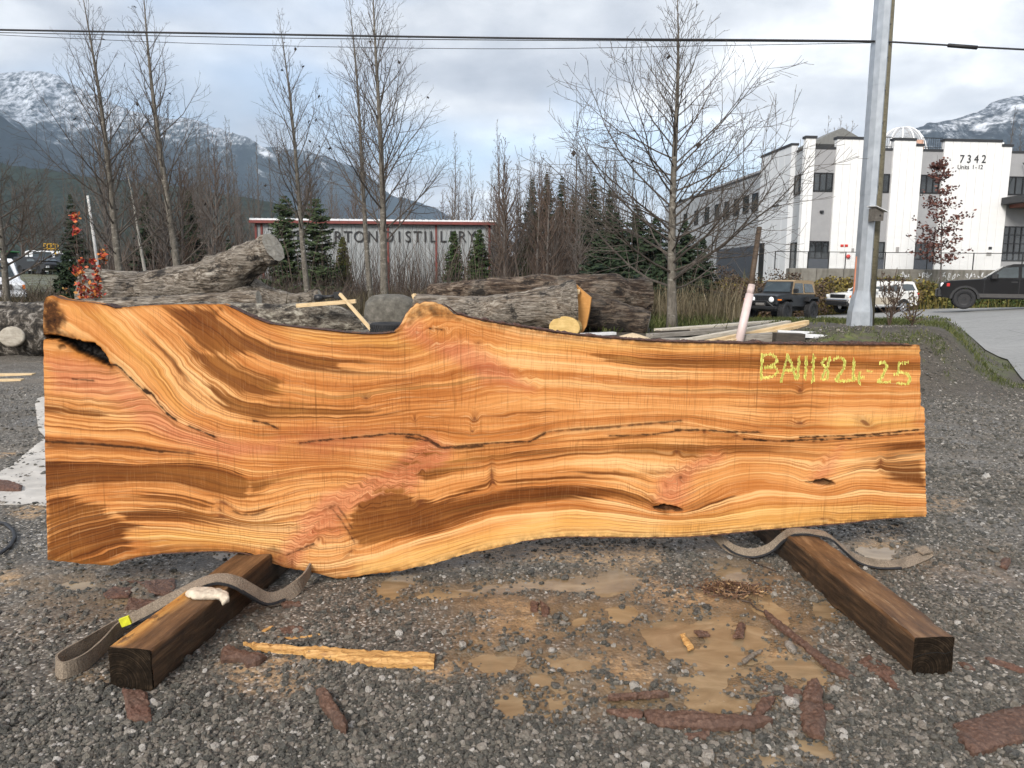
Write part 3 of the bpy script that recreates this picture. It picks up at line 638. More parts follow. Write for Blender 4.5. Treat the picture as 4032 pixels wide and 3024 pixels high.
PINKS = [([(190, 1420), (420, 1445), (560, 1560), (700, 1680), (900, 1735), (1080, 1770), (900, 1800), (700, 1745), (560, 1650), (450, 1560), (230, 1530)], 1.0),
         (ZC([(560, 230), (680, 220), (800, 330), (1000, 340), (1150, 420), (1300, 530), (1450, 650), (1300, 645), (1000, 510), (800, 390), (600, 295)]), .9),
         (ZD([(-120, 780), (0, 680), (200, 580), (500, 460), (700, 340), (880, 275), (870, 355), (680, 445), (640, 560), (480, 610), (350, 690), (200, 650), (100, 710), (50, 800), (-50, 920)]), 1.0),
         (ZB([(1900, 1060), (2050, 950), (2212, 880), (2212, 1100), (2050, 1200), (1900, 1240)]), .6),
         (ZE([(275, 1195), (350, 1050), (500, 920), (760, 855), (760, 905), (620, 970), (520, 1100), (460, 1205)]), .9), (ZE([(1300, 1035), (1450, 915), (1550, 800), (1560, 880), (1490, 970), (1420, 1045)]), .7),
         (ZC([(-300, 900), (100, 850), (700, 900), (760, 980), (500, 1090), (0, 1130), (-400, 1040)]), .45)]
SAPS = [([(1400, 2220), (1955, 2080), (2250, 2010), (2600, 2060), (3000, 1985), (3500, 1985), (3660, 2040), (3000, 2120), (2250, 2140), (1400, 2300)], 1.0), ([(1050, 1290), (1550, 1310), (1700, 1400), (2200, 1330), (3660, 1370), (3660, 1400), (2300, 1390), (1600, 1395), (1150, 1345)], .8),
        ([(480, 2090), (900, 2070), (1120, 2110), (1120, 2160), (600, 2150)], .9), ([(200, 1190), (420, 1210), (640, 1420), (760, 1640), (700, 1640), (560, 1470), (380, 1290)], .7), ([(3240, 1660), (3330, 1630), (3600, 1630), (3600, 1690), (3300, 1690)], .9)]
CRACKS = [  # (polyline, half width px, strength)
    ([(425, 1437), (455, 1436), (480, 1452), (500, 1475), (540, 1515), (565, 1535), (577, 1548), (595, 1548)], 3.6, 1), ([(577, 1540), (600, 1552), (612, 1570), (628, 1596), (655, 1622), (672, 1640), (695, 1656)], 2.6, .8), ([(568, 1533), (590, 1548)], 6, 1), ([(655, 1625), (690, 1652)], 4, 1),
    ([(745, 1678), (800, 1700), (850, 1722)], 3.4, .9), ([(1000, 1658), (1050, 1668), (1094, 1686)], 3, .8),
    ([(170, 1738), (367, 1748), (560, 1766), (640, 1780)], 5.5, .75), ([(560, 1762), (640, 1776), (760, 1786)], 4, .5), ([(286, 1492), (370, 1500)], 1.8, .8),
    ([(1180, 1745), (1250, 1735), (1400, 1722), (1540, 1708), (1640, 1711), (1690, 1728), (1735, 1760)], 3.0, .85), ([(1600, 1722), (1690, 1735), (1730, 1762), (1790, 1764), (1900, 1755)], 5.0, .8), ([(1735, 1764), (1850, 1752), (1950, 1744), (2090, 1738), (2150, 1704)], 3.2, .85),
    ([(2080, 1740), (2115, 1722), (2150, 1701), (2250, 1692), (2400, 1682), (2550, 1668), (2680, 1656)], 4.2, .65), ([(2400, 1716), (2560, 1712), (2700, 1692)], 2.2, .8), ([(2660, 1693), (2780, 1694), (2860, 1701), (3000, 1702)], 3.4, .85), ([(2930, 1728), (3060, 1738), (3200, 1730), (3350, 1727)], 3.0, .9), ([(3150, 1722), (3400, 1713), (3640, 1690)], 2.0, .9), ([(3200, 1738), (3400, 1718), (3640, 1706)], 1.6, .7),
    ([(918, 2012), (950, 2026), (1000, 2028), (1040, 2014)], 4, .6), ([(1310, 2005), (1345, 2050), (1370, 2090), (1395, 2135)], 2.4, .55), ([(1330, 1995), (1360, 2035), (1385, 2080)], 2, .5),
    ([(1130, 2185), (1165, 2170), (1190, 2160), (1235, 2142)], 2.6, .8), ([(1690, 1293), (1750, 1298)], 1.6, .8)]
KNOTS = [(882, 1980, 26, 8, .5), (868, 2008, 14, 7, .8), (876, 2033, 30, 8, .3), (1305, 1996, 20, 9, -.4), (1256, 2122, 9, 9, 0), (1212, 2150, 6, 5, 0), (1633, 1650, 5, 9, 0), (1868, 1645, 9, 16, .1), (1860, 1698, 6, 6, 0), (1936, 1870, 8, 40, 0), (1942, 1898, 8, 12, 0), (1655, 1974, 14, 12, 0), (1661, 1850, 6, 5, 0), (1441, 1568, 11, 8, 0), (1882, 1350, 8, 6, 0),
         (3405, 1664, 26, 12, .5), (3412, 1666, 12, 7, .5), (3468, 1818, 7, 20, 0), (2775, 1700, 12, 9, 0), (2900, 1716, 10, 8, 0), (3150, 1665, 14, 10, 0), (3150, 1540, 12, 14, 0), (2680, 1880, 12, 10, 0), (2665, 1780, 9, 7, 0), (3240, 2043, 22, 4, 0), (1380, 2172, 16, 6, -.6), (1150, 2215, 8, 26, 0)]
HOLES = [([(172, 1318), (200, 1316), (240, 1324), (300, 1340), (350, 1350), (372, 1352), (398, 1374), (416, 1398), (428, 1425), (442, 1446), (402, 1430), (360, 1408), (310, 1388), (270, 1360), (225, 1338), (172, 1332)], .075, 1.0),
         ([(2572, 1996), (2620, 1986), (2660, 1994), (2694, 2008), (2680, 2014), (2620, 2010), (2580, 2004)], .03, .85),
         ([(3172, 1898), (3215, 1892), (3250, 1884), (3275, 1894), (3290, 1908), (3262, 1912), (3230, 1908), (3190, 1902)], .03, .8),
         ([(225, 1362), (255, 1358), (262, 1372), (235, 1378)], .012, .5)]
def build_slab():
    ns, nt = 900, 250
    s = np.linspace(0, 1, ns); t = np.linspace(0, 1, nt)
    xs = 172 + (3648 - 172) * s
    tp = np.interp(xs, *zip(*TOP)); bt = np.interp(xs, *zip(*BOT))
    jit = (vnoise(xs / 9, xs * 0, 5) - .5) * 5 + (vnoise(xs / 26, xs * 0, 6) - .5) * 6
    tp = tp + jit * np.where(xs > 1560, .8, .35); bt = bt + (vnoise(xs / 16, xs * 0, 8) - .5) * 3 + (vnoise(xs / 60, xs * 0, 9) - .5) * 6
    PY = tp[None, :] + (bt - tp)[None, :] * t[:, None]
    L = np.interp(PY, *zip(*LEFT)); Rr = np.interp(PY, *zip(*RIGHT))
    L = L + (vnoise(PY / 14, PY * 0, 3) - .5) * 3; Rr = Rr + (vnoise(PY / 10, PY * 0, 4) - .5) * 5
    PX = L + (Rr - L) * s[None, :]
    px, py = PX.ravel(), PY.ravel()
    # ---- fields
    pith = np.interp(px, GRID, curve(PITH, 14))
    ra = field(A_SET, px, py, 0, 7.0); rb = field(B_SET, px, py, 200, 7.0); rc = field(C_SET, px, py, 400, 7.0)
    kn = np.array(KNOT); kx = np.interp(py, kn[::-1, 1], kn[::-1, 0])     # knot seam: x for a given y
    below = py > pith
    right = px > kx + 10 * fbm(px / 40, py / 40, 8, 3)
    ring = np.where(~below, ra, np.where(right, rc, rb))
    wav = 1.2 * fbm(px / 160, py / 60, 12, 3) + .55 * fbm(px / 60, py / 40, 13, 3)
    near_knot = np.exp(-(line_dist(px, py, KNOT[2:]) / 70) ** 2) + np.exp(-(line_dist(px, py, ZC([(620, 230), (1075, 340), (1250, 480), (1450, 650)])) / 45) ** 2) + np.exp(-(line_dist(px, py, ZE([(300, 1180), (480, 960), (740, 870)])) / 40) ** 2) + np.exp(-(line_dist(px, py, ZE([(1330, 1030), (1540, 830)])) / 35) ** 2)
    ring = ring + wav + near_knot * (1.6 * fbm(px / 26, py / 26, 31, 3) + .5 * np.sin(px / 9.0 + py / 13))
    seam = np.exp(-(line_dist(px, py, KNOT[1:]) / 60) ** 2)
    def soft(polys, feather):
        acc = np.full(px.shape, -1.0)
        for P, w in polys:
            P = np.asarray(P, float); x0, y0 = P.min(0) - 3 * feather; x1, y1 = P.max(0) + 3 * feather
            m = (px > x0) & (px < x1) & (py > y0) & (py < y1)
            v = np.clip(poly_sdf(px[m], py[m], P) / feather, -1, 1)
            acc[m] = np.maximum(acc[m], (v + 1) * w - 1)
        return acc
    dark = soft(DARKS, 32.0); pink = soft(PINKS, 60.0) * .5 + .5; sap = soft(SAPS, 50.0) * .5 + .5
    black = np.zeros(px.shape)
    for P, w, k in CRACKS:
        P2 = np.array(P, float); m = (px > P2[:, 0].min() - 60) & (px < P2[:, 0].max() + 60) & (py > P2[:, 1].min() - 60) & (py < P2[:, 1].max() + 60)
        d = line_dist(px[m], py[m], P) + 5.0 * fbm(px[m] / 14, py[m] / 9, 3, 3)
        ww = w * (0.42 + .9 * vnoise(px[m] / 30, py[m] / 30, 9) ** 1.3)
        black[m] = np.maximum(black[m], k * (1 - sstep(ww * .25, ww * 1.1 + 2.6, d)))
    knot = np.zeros(px.shape)
    for kx_, ky_, a_, b_, t_ in KNOTS:
        m = (np.abs(px - kx_) < 90) & (np.abs(py - ky_) < 90); dx, dy = px[m] - kx_, py[m] - ky_; u_ = dx * math.cos(t_) + dy * math.sin(t_); v_ = -dx * math.sin(t_) + dy * math.cos(t_)
        e_ = np.sqrt((u_ / a_) ** 2 + (v_ / b_) ** 2) + .5 * fbm(px[m] / 10, py[m] / 10, 71, 3); knot[m] = np.maximum(knot[m], np.maximum(1 - sstep(.3, 1.25, e_), .35 * (1 - sstep(1, 2.6, e_)))); ring[m] += 2.2 * np.exp(-(e_ / 1.8) ** 2)
    for P, w, k in CRACKS:
        P2 = np.array(P, float); m = (px > P2[:, 0].min() - 60) & (px < P2[:, 0].max() + 60) & (py > P2[:, 1].min() - 60) & (py < P2[:, 1].max() + 60)
        knot[m] = np.maximum(knot[m], .40 * np.exp(-(line_dist(px[m], py[m], P) / (w * 2.6 + 3)) ** 2))
    rec = np.zeros(px.shape); char = np.zeros(px.shape)
    for P, dep, k in HOLES:
        P2 = np.array(P, float); m = (px > P2[:, 0].min() - 60) & (px < P2[:, 0].max() + 60) & (py > P2[:, 1].min() - 60) & (py < P2[:, 1].max() + 60)
        d = poly_sdf(px[m], py[m], P) + 5 * fbm(px[m] / 12, py[m] / 12, 14, 3)
        rec[m] = np.maximum(rec[m], dep * sstep(-3, 7, d)); char[m] = np.maximum(char[m], k * sstep(-5, 3, d))
    cav = rec + .012 * char * fbm(px / 8, py / 8, 2, 3)
    # bark-brown pocket at the top left corner, weathered rim at the edges
    corner = sstep(-14, 18, poly_sdf(px, py, [(165, 1160), (225, 1178), (262, 1262), (240, 1300), (300, 1328), (250, 1325), (165, 1315)]) + 16 * fbm(px / 20, py / 20, 4, 3))
    lumpn = sstep(-6, 14, poly_sdf(px, py, [(1010, 2200), (1035, 2160), (1070, 2142), (1105, 2160), (1140, 2195), (1150, 2240), (1060, 2220)]) + 8 * fbm(px / 15, py / 15, 5, 3))
    stump = sstep(-8, 18, poly_sdf(px, py, [(1600, 1300), (1605, 1235), (1650, 1192), (1735, 1190), (1800, 1235), (1860, 1270), (1760, 1262), (1690, 1250), (1640, 1262)]) + 12 * fbm(px / 20, py / 14, 6, 3))
    edge_d = np.minimum(np.abs(py - np.interp(px, *zip(*TOP))), np.abs(py - np.interp(px, *zip(*BOT))))
    rimtop = np.exp(-np.abs(py - np.interp(px, *zip(*TOP))) / 14.0) * sstep(1780, 1950, px) + np.exp(-np.abs(py - np.interp(px, *zip(*TOP))) / 6.0) * sstep(900, 1000, px) * (1 - sstep(1560, 1600, px)) * .8
    rimbot = np.exp(-np.abs(py - np.interp(px, *zip(*BOT))) / 16.0) * .75
    orange = np.exp(-edge_d / 7.0) * (1 - sstep(1560, 1700, px)) + np.exp(-np.abs(poly_sdf(px, py, HOLES[0][0])) / 13.0) * 1.3
    gray = sstep(-20, 30, poly_sdf(px, py, ZE([(1880, 850), (2120, 855), (2120, 890), (1950, 895)]))) * .9 + sstep(-25, 40, poly_sdf(px, py, [(560, 2120), (800, 2150), (1020, 2160), (1020, 2190), (600, 2185)])) * .35 + rimtop * .5
    V = slab_pts(px, py, cav)
    I = np.arange(ns * nt).reshape(nt, ns)
    Q = np.stack([I[:-1, :-1], I[1:, :-1], I[1:, 1:], I[:-1, 1:]], -1).reshape(-1, 4)
    root = empty('live_edge_plank', SP1, 0, 'huge live-edge wood slab standing on its edge across two dark timbers, chalk number on it', 'slab')
    base = np.array(SP1)
    face = fast_mesh('sawn_face', V - base, Q, M_slab(), root, True)
    for nme, v in (('ring', ring), ('along', px / 800.0), ('dark', dark), ('pink', np.clip(np.maximum(pink, seam * .75) + .22 * fbm(px / 90, py / 70, 88, 3), 0, 1)), ('sap', sap), ('black', black), ('char', char), ('corner', np.maximum(corner, lumpn * .55)), ('stump', stump),
                   ('orange', orange), ('rim', np.clip(rimtop + rimbot, 0, 1)), ('gray', gray), ('knot', knot), ('zone_a', .5 + .62 * fbm(px / 420, py / 300, 51, 3)), ('zone_b', .5 + .62 * fbm(px / 380, py / 330, 52, 3)), ('zone_c', .5 + .62 * fbm(px / 300, py / 260, 53, 4))): fattr(face, nme, v)
    # ---- edges and back: a rough rim around the plank's thickness
    ringpx = [(PX[0, i], PY[0, i]) for i in range(ns)] + [(PX[j, -1], PY[j, -1]) for j in range(1, nt)] + [(PX[-1, i], PY[-1, i]) for i in range(ns - 2, -1, -1)] + [(PX[j, 0], PY[j, 0]) for j in range(nt - 2, 0, -1)]
    rp = np.array(ringpx); n = len(rp); rows = []
    cx, cy = 1900, 1700
    for k, b in enumerate((0.0, .012, .045, .08, S_T)):
        off = (vnoise(np.arange(n) / 16.0, np.full(n, k * 3.3), 7) - .5) * (0 if k == 0 else 6) - (0 if k == 0 else 2) + (0 if k == 0 else 3 * math.sin(k))
        nx = np.zeros(n); ny = np.where(np.arange(n) < ns, -1, np.where((np.arange(n) >= ns + nt - 1) & (np.arange(n) < 2 * ns + nt - 2), 1, 0))
        rows.append(slab_pts(rp[:, 0] + nx * off, rp[:, 1] + ny * off, np.full(n, b)) - base)
    V2 = np.concatenate(rows); Q2 = []
    for k in range(4):
        a = k * n + np.arange(n); b2 = k * n + (np.arange(n) + 1) % n
        Q2.append(np.stack([a, b2, b2 + n, a + n], 1))
    Q2 = np.concatenate(Q2)
    fast_mesh('live_edge', V2, Q2, M_edge(), root, False)
    tb = slab_pts(PX[0], PY[0], np.full(ns, S_T - .001)) - base; bb = slab_pts(PX[-1], PY[-1], np.full(ns, S_T - .001)) - base
    i = np.arange(ns - 1)
    fast_mesh('back_face', np.concatenate([tb, bb]), np.stack([i, i + 1, ns + i + 1, ns + i], 1), M_edge2(), root)
    # ---- flaking bark along the edges
    def bark(name, curvepts, x0, x1, sgn, hmax, seed, gaps=.25):
        xx = np.arange(x0, x1, 3.0); yy = np.interp(xx, *zip(*curvepts))
        hh = hmax * (.25 + .9 * vnoise(xx / 30, xx * 0, seed) * vnoise(xx / 7, xx * 0, seed + 1)) * sstep(gaps - .1, gaps + .1, vnoise(xx / 120, xx * 0, seed + 2)) * sstep(x0, x0 + 30, xx) * (1 - sstep(x1 - 30, x1, xx)) + .4
        n = len(xx); jit = lambda k: (vnoise(xx / 4, xx * 0 + k, seed + 5) - .5) * 3
        layers = [(-1.5 * sgn, -.004 + 0 * xx), (sgn * hh * .5, -.007 + 0 * xx), (sgn * hh, .004 + 0 * xx), (sgn * (hh + jit(1)), .03 + 0 * xx), (sgn * (hh * 1.1 + jit(2)), .07 + 0 * xx), (sgn * hh * .7, .098 + 0 * xx), (-2 * sgn, .098 + 0 * xx)]
        P = [slab_pts(xx, yy + o, b) - base for o, b in layers]; V = np.concatenate(P); Q = []
        for k in range(len(P) - 1):
            i = np.arange(n - 1) + k * n; q4 = np.stack([i, i + 1, i + 1 + n, i + n], 1); Q.append(q4 if sgn < 0 else q4[:, ::-1])
        fast_mesh(name, V, np.concatenate(Q), M_bark_red(), root)
    bark('bark', TOP, 1745, 3590, -1, 12, 3, .12); bark('bark', TOP, 900, 1080, -1, 9, 13, .1); bark('bark', TOP, 1080, 1560, -1, 4, 23, .4); bark('bark', TOP, 400, 480, -1, 7, 33, 0)
    bark('bark', BOT, 470, 1010, 1, 9, 43, .2); bark('bark', BOT, 2050, 3640, 1, 9, 53, .25)
    return root
def M_slab():
    q = NM('sawn_wood'); ring = q.attr('ring'); al = q.attr('along'); pk = q.attr('pink'); sapa = q.attr('sap')
    P = q.tc('Object'); sx = q.xyz(P)
    rg = ring; z1, z2, z3 = q.attr('zone_a'), q.attr('zone_b'), q.attr('zone_c'); nn = q.noise(P, 22, 4, .65)
    def gn(scale, af, off, detail=2, rough=.55): return q.noise(q.comb(rg, q.m('MULTIPLY', al, af), off), scale, detail, rough)
    wide = gn(.16, .30, 1.0, 3, .6)             # broad flowing bands
    mid = gn(.50, .55, 7.0, 2, .5)              # bands of a few rings
    ph = q.m('ADD', q.m('MULTIPLY', rg, 3.3), q.m('MULTIPLY', gn(.55, .35, 17.0, 2, .55), 9.0))
    cord = q.m('ADD', .5, q.m('MULTIPLY', q.m('SINE', ph), .5))        # corduroy of growth rings, uneven in pitch
    fine = q.m('ADD', q.m('MULTIPLY', cord, .34), q.m('MULTIPLY', gn(1.3, .40, 13.0, 2, .55), .66))
    hair = gn(3.6, 1.6, 3.0, 2, .6)
    # late wood lines: dark on one side, fading on the other
    line = q.sm(.44, .76, fine); hl = q.sm(.42, .70, hair)
    tone = q.m('ADD', q.m('MULTIPLY', wide, .50), q.m('ADD', q.m('MULTIPLY', mid, .34), q.m('MULTIPLY', z1, .22)))
    base = q.ramp(tone, [(.42, (.86, .505, .215)), (.51, (.71, .315, .098)), (.59, (.53, .190, .048)), (.69, (.35, .105, .021))])
    sapc = q.ramp(tone, [(.42, (.86, .525, .195)), (.54, (.73, .370, .100)), (.68, (.48, .190, .036))])
    base = q.mix(q.sm(.25, .8, sapa), base, sapc)
    pinkc = q.ramp(tone, [(.42, (.71, .310, .140)), (.54, (.57, .195, .080)), (.70, (.36, .090, .034))])
    base = q.mix(q.sm(.15, .70, pk), base, pinkc)
    linec = q.mix(pk, (.27, .078, .014), (.29, .068, .024))
    wgt = q.m('ADD', .26, q.m('MULTIPLY', q.sm(.35, .65, z2), .5))
    c = q.mix(q.m('MULTIPLY', line, wgt), base, linec)
    c = q.mix(q.m('MULTIPLY', hl, .16), c, linec)
    c = q.mix(q.m('MULTIPLY', q.sm(.44, .32, hair), .30), c, (.92, .62, .32))
    # stain: sharp along a ring, breaking into long tongues at the ends
    tongue = gn(.48, .30, 21.0, 3, .62)
    d = q.m('ADD', q.attr('dark'), q.m('MULTIPLY', q.m('SUBTRACT', tongue, .5), 3.2))
    dm = q.sm(-.34, .30, d)
    dt = q.m('ADD', q.m('MULTIPLY', gn(.35, .45, 27.0, 3, .6), .55), q.m('MULTIPLY', z3, .45))
    darkc = q.ramp(dt, [(.34, (.085, .022, .004)), (.48, (.165, .048, .009)), (.60, (.275, .098, .020)), (.72, (.40, .175, .042))])
    darkc = q.mix(q.m('MULTIPLY', q.m('ADD', q.m('MULTIPLY', line, .7), q.m('MULTIPLY', hl, .3)), .75), darkc, (.060, .016, .004))
    c = q.mix(q.m('MULTIPLY', dm, .94), c, darkc)
    # loose streaks of stain elsewhere
    st = gn(.80, .35, 33.0, 3, .6); loose = q.m('MULTIPLY', q.sm(.58, .66, st), q.sm(.42, .60, z2))
    c = q.mix(q.m('MULTIPLY', loose, .62), c, (.200, .066, .013))
    olive = q.m('MULTIPLY', q.sm(.60, .70, gn(.42, .40, 41.0, 3, .6)), q.sm(.45, .62, z1))
    c = q.mix(q.m('MULTIPLY', olive, .45), c, (.115, .066, .016))
    # saw marks: fine upright scratches of uneven depth
    def up(fx, fz, off, det=2): return q.noise(q.comb(sx[0], q.m('MULTIPLY', sx[2], fz), off), fx, det, .6)
    s1 = up(210, .035, 0.0); s2 = up(60, .02, 4.0, 3); s3 = up(15, .012, 8.0, 3)
    patch = q.sm(.34, .62, z3)
    c = q.mix(q.m('MULTIPLY', q.m('MULTIPLY', q.sm(.54, .70, s1), patch), .42), c, (.130, .042, .010))
    c = q.mix(q.m('MULTIPLY', q.m('MULTIPLY', q.sm(.60, .68, s2), q.sm(.40, .60, z1)), .30), c, (.110, .036, .009))
    c = q.mix(q.m('MULTIPLY', q.sm(.45, .28, s1), .07), c, (.95, .62, .30))
    c = q.mix(q.m('MULTIPLY', q.sm(.56, .70, s3), .14), c, (.20, .07, .018))
    # weathered rims, orange cambium, pockets
    c = q.mix(q.m('MULTIPLY', q.attr('gray'), q.m('MULTIPLY', q.sm(.35, .6, tongue), .8)), c, (.060, .040, .022))
    c = q.mix(q.m('MULTIPLY', q.attr('stump'), .8), c, q.ramp(nn, [(.34, (.040, .014, .004)), (.5, (.24, .095, .024)), (.66, (.52, .26, .085))]))
    c = q.mix(q.m('MINIMUM', q.m('MULTIPLY', q.attr('orange'), .9), .9), c, q.ramp(nn, [(.3, (.16, .045, .006)), (.7, (.52, .19, .030))]))
    c = q.mix(q.m('MULTIPLY', q.attr('rim'), q.sm(.30, .62, nn)), c, (.045, .022, .008))
    c = q.mix(q.attr('corner'), c, q.ramp(nn, [(.34, (.020, .008, .003)), (.52, (.090, .034, .010)), (.68, (.34, .15, .042))]))
    c = q.mix(q.m('MULTIPLY', q.attr('knot'), .85), c, q.mix(nn, (.060, .016, .006), (.24, .075, .026)))
    c = q.mix(q.m('MINIMUM', q.m('MULTIPLY', q.attr('black'), 1.05), .95), c, (.016, .007, .004))
    c = q.mix(q.attr('char'), c, q.ramp(nn, [(.35, (.003, .003, .003)), (.7, (.018, .015, .013))]))
    h = q.m('ADD', q.m('MULTIPLY', s1, .5), q.m('ADD', q.m('MULTIPLY', s2, .35), q.m('MULTIPLY', line, .25)))
    nb = q.bump(h, .22, .004)
    rough = q.m('ADD', .50, q.m('MULTIPLY', z3, .2))
    return q.done(c, rough, nb, Specular_IOR_Level=.12)
def M_edge():
    q = NM('raw_edge_wood'); n = q.noise(None, 30, 5, .7)
    return q.done(q.ramp(n, [(.3, (.05, .020, .009)), (.55, (.16, .065, .022)), (.75, (.36, .17, .06))]), .85, q.bump(n, .7, .01))
def M_edge2():
    q = NM('raw_back_wood'); n = q.noise(q.mapv(None, (1, 1, 9)), 3, 5, .6)
    return q.done(q.ramp(n, [(.3, (.22, .09, .03)), (.7, (.5, .25, .1))]), .8)
_bark_red = []
def M_bark_red():
    if not _bark_red:
        q = NM('red_brown_bark'); n = q.noise(None, 40, 6, .72); n2 = q.noise(None, 7, 4)
        c = q.ramp(n, [(.28, (.020, .010, .007)), (.5, (.070, .030, .018)), (.68, (.16, .072, .042)), (.82, (.28, .16, .10))])
        c = q.mix(q.m('MULTIPLY', q.sm(.5, .75, n2), .6), c, (.045, .024, .016))
        _bark_red.append(q.done(c, .72, q.bump(n, .9, .012)))
    return _bark_red[0]
slab = build_slab()

# ------------------------------------------------------------------ chalk number on the face
def build_chalk():
    q = NM('yellow_chalk'); m = q.done(q.ramp(q.noise(None, 60, 3), [(.3, (.62, .60, .10)), (.7, (.86, .83, .22))]), .95)
    K = lambda p: zpx((2800, 1000), .557, p)
    strokes = {'B': [[(362, 710), (358, 800), (352, 890)], [(365, 715), (420, 708), (462, 735), (458, 770), (420, 795), (372, 805)], [(380, 800), (450, 800), (476, 830), (440, 865), (365, 878)]],
               'A': [[(540, 712), (520, 800), (492, 905)], [(542, 715), (575, 800), (600, 885)], [(510, 825), (560, 820), (612, 815)]],
               'one': [[(622, 730), (612, 885)]], 'one_b': [[(675, 728), (665, 885)]], 'one_c': [[(722, 718), (718, 905)]],
               'eight': [[(842, 735), (800, 745), (782, 770), (800, 790), (828, 830), (826, 875), (795, 890), (785, 880), (800, 830), (825, 790), (842, 735)]],
               'two': [[(862, 750), (895, 730), (935, 738), (948, 770), (930, 820), (880, 892)], [(880, 895), (940, 898), (1000, 892)]],
               'four': [[(1008, 745), (1006, 820), (1002, 890)], [(1000, 885), (1040, 878), (1080, 870)], [(1048, 840), (1046, 920)]],
               'dash': [[(1098, 828), (1145, 834)]], 'two_b': [[(1190, 770), (1225, 762), (1243, 790), (1225, 840), (1180, 905)], [(1178, 905), (1225, 908), (1268, 905)]],
               'five': [[(1392, 768), (1330, 772)], [(1328, 772), (1318, 850)], [(1290, 850), (1340, 835), (1390, 850), (1408, 885), (1390, 918), (1345, 918), (1308, 910)]]}
    names = ['numeral', 'numeral', 'numeral', 'numeral', 'numeral', 'numeral', 'numeral', 'numeral', 'numeral']
    rg = random.Random(5)
    for (k, ss) in strokes.items():
        mb = MB()
        for st in ss:
            st = K(st)
            for a, b in zip(st[:-1], st[1:]):
                L = math.dist(a, b); n = max(2, int(L / 2.1))
                steep = abs(b[1] - a[1]) / max(L, 1e-6)
                for i in range(n):
                    f = i / n; x = a[0] + (b[0] - a[0]) * f; y = a[1] + (b[1] - a[1]) * f
                    for _ in range(2 if steep > .8 else 1):
                        if rg.random() < .10: continue
                        xx = x + rg.gauss(0, 2.4) * (1 if steep > .5 else .5); hh = rg.uniform(2.5, 7) if steep < .8 else rg.uniform(3, 8); ww = rg.uniform(.7, 1.6)
                        yy = y + rg.uniform(-2.5, 2.5); sk = rg.uniform(-1, 1)
                        P = [slab_pt(xx - ww + sk, yy - hh, -.0012), slab_pt(xx + ww + sk, yy - hh, -.0012), slab_pt(xx + ww, yy + hh, -.0012), slab_pt(xx - ww, yy + hh, -.0012)]
                        mb.add(P, [(3, 2, 1, 0)])
        mb.build('chalk_mark', m, slab, origin=SP1)
build_chalk()

# ================================================================== timbers, straps, bark, logs and lumber
def M_timber(name, scraped):
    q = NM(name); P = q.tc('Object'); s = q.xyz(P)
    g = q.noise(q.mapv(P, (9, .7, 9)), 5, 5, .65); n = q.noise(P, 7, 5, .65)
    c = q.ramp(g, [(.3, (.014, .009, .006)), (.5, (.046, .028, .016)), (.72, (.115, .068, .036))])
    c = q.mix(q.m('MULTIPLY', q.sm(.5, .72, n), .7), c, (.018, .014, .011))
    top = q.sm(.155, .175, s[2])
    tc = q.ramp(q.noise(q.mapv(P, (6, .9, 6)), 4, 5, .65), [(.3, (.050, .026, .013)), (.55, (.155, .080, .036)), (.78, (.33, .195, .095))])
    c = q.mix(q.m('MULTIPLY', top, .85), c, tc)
    if scraped:
        msk = q.m('MULTIPLY', top, q.m('MULTIPLY', q.sm(.0, -.075, s[0]), q.sm(.42, .56, q.m('ADD', q.noise(q.mapv(P, (5, 2, 5)), 5, 5, .7), .06))))
        msk = q.m('MULTIPLY', msk, q.m('MULTIPLY', q.sm(.66, .50, s[1]), q.sm(.0, .03, s[1])))
        c = q.mix(msk, c, q.ramp(g, [(.35, (.34, .14, .03)), (.65, (.60, .32, .09))]))
        ms2 = q.m('MULTIPLY', top, q.sm(.62, .74, q.noise(q.mapv(P, (7, 1, 5), (0, 0, 0), (3, 0, 0)), 4, 4, .6)))
        c = q.mix(q.m('MULTIPLY', ms2, .7), c, (.30, .13, .04))
        mold = q.m('MULTIPLY', q.sm(.55, .75, q.noise(P, 11, 5, .7)), q.sm(.15, .10, s[2]))
        c = q.mix(q.m('MULTIPLY', mold, .6), c, (.13, .13, .085))
    else:
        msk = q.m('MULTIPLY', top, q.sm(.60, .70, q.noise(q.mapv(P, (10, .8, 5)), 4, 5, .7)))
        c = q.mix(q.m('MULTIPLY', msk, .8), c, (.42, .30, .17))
    h = q.m('ADD', g, q.m('MULTIPLY', n, .5))
    return q.done(c, q.m('ADD', .38, q.m('MULTIPLY', n, .35)), q.bump(h, .55, .008))
def M_endgrain():
    q = NM('dark_end_grain'); P = q.tc('Object'); s = q.xyz(P)
    r = q.m('SQRT', q.m('ADD', q.m('POWER', q.m('ADD', s[0], .05), 2.0), q.m('POWER', q.m('SUBTRACT', s[2], .03), 2.0)))
    w = q.noise(q.comb(q.m('MULTIPLY', r, 60.0), 0.0, 0.0), 2.5, 2); n = q.noise(P, 18, 5, .7)
    c = q.ramp(q.m('ADD', q.m('MULTIPLY', w, .5), q.m('MULTIPLY', n, .5)), [(.36, (.004, .003, .002)), (.52, (.016, .011, .007)), (.68, (.070, .048, .030))])
    return q.done(c, .8, q.bump(q.m('ADD', n, w), .8, .008), Specular_IOR_Level=.08)
END_M = M_endgrain()
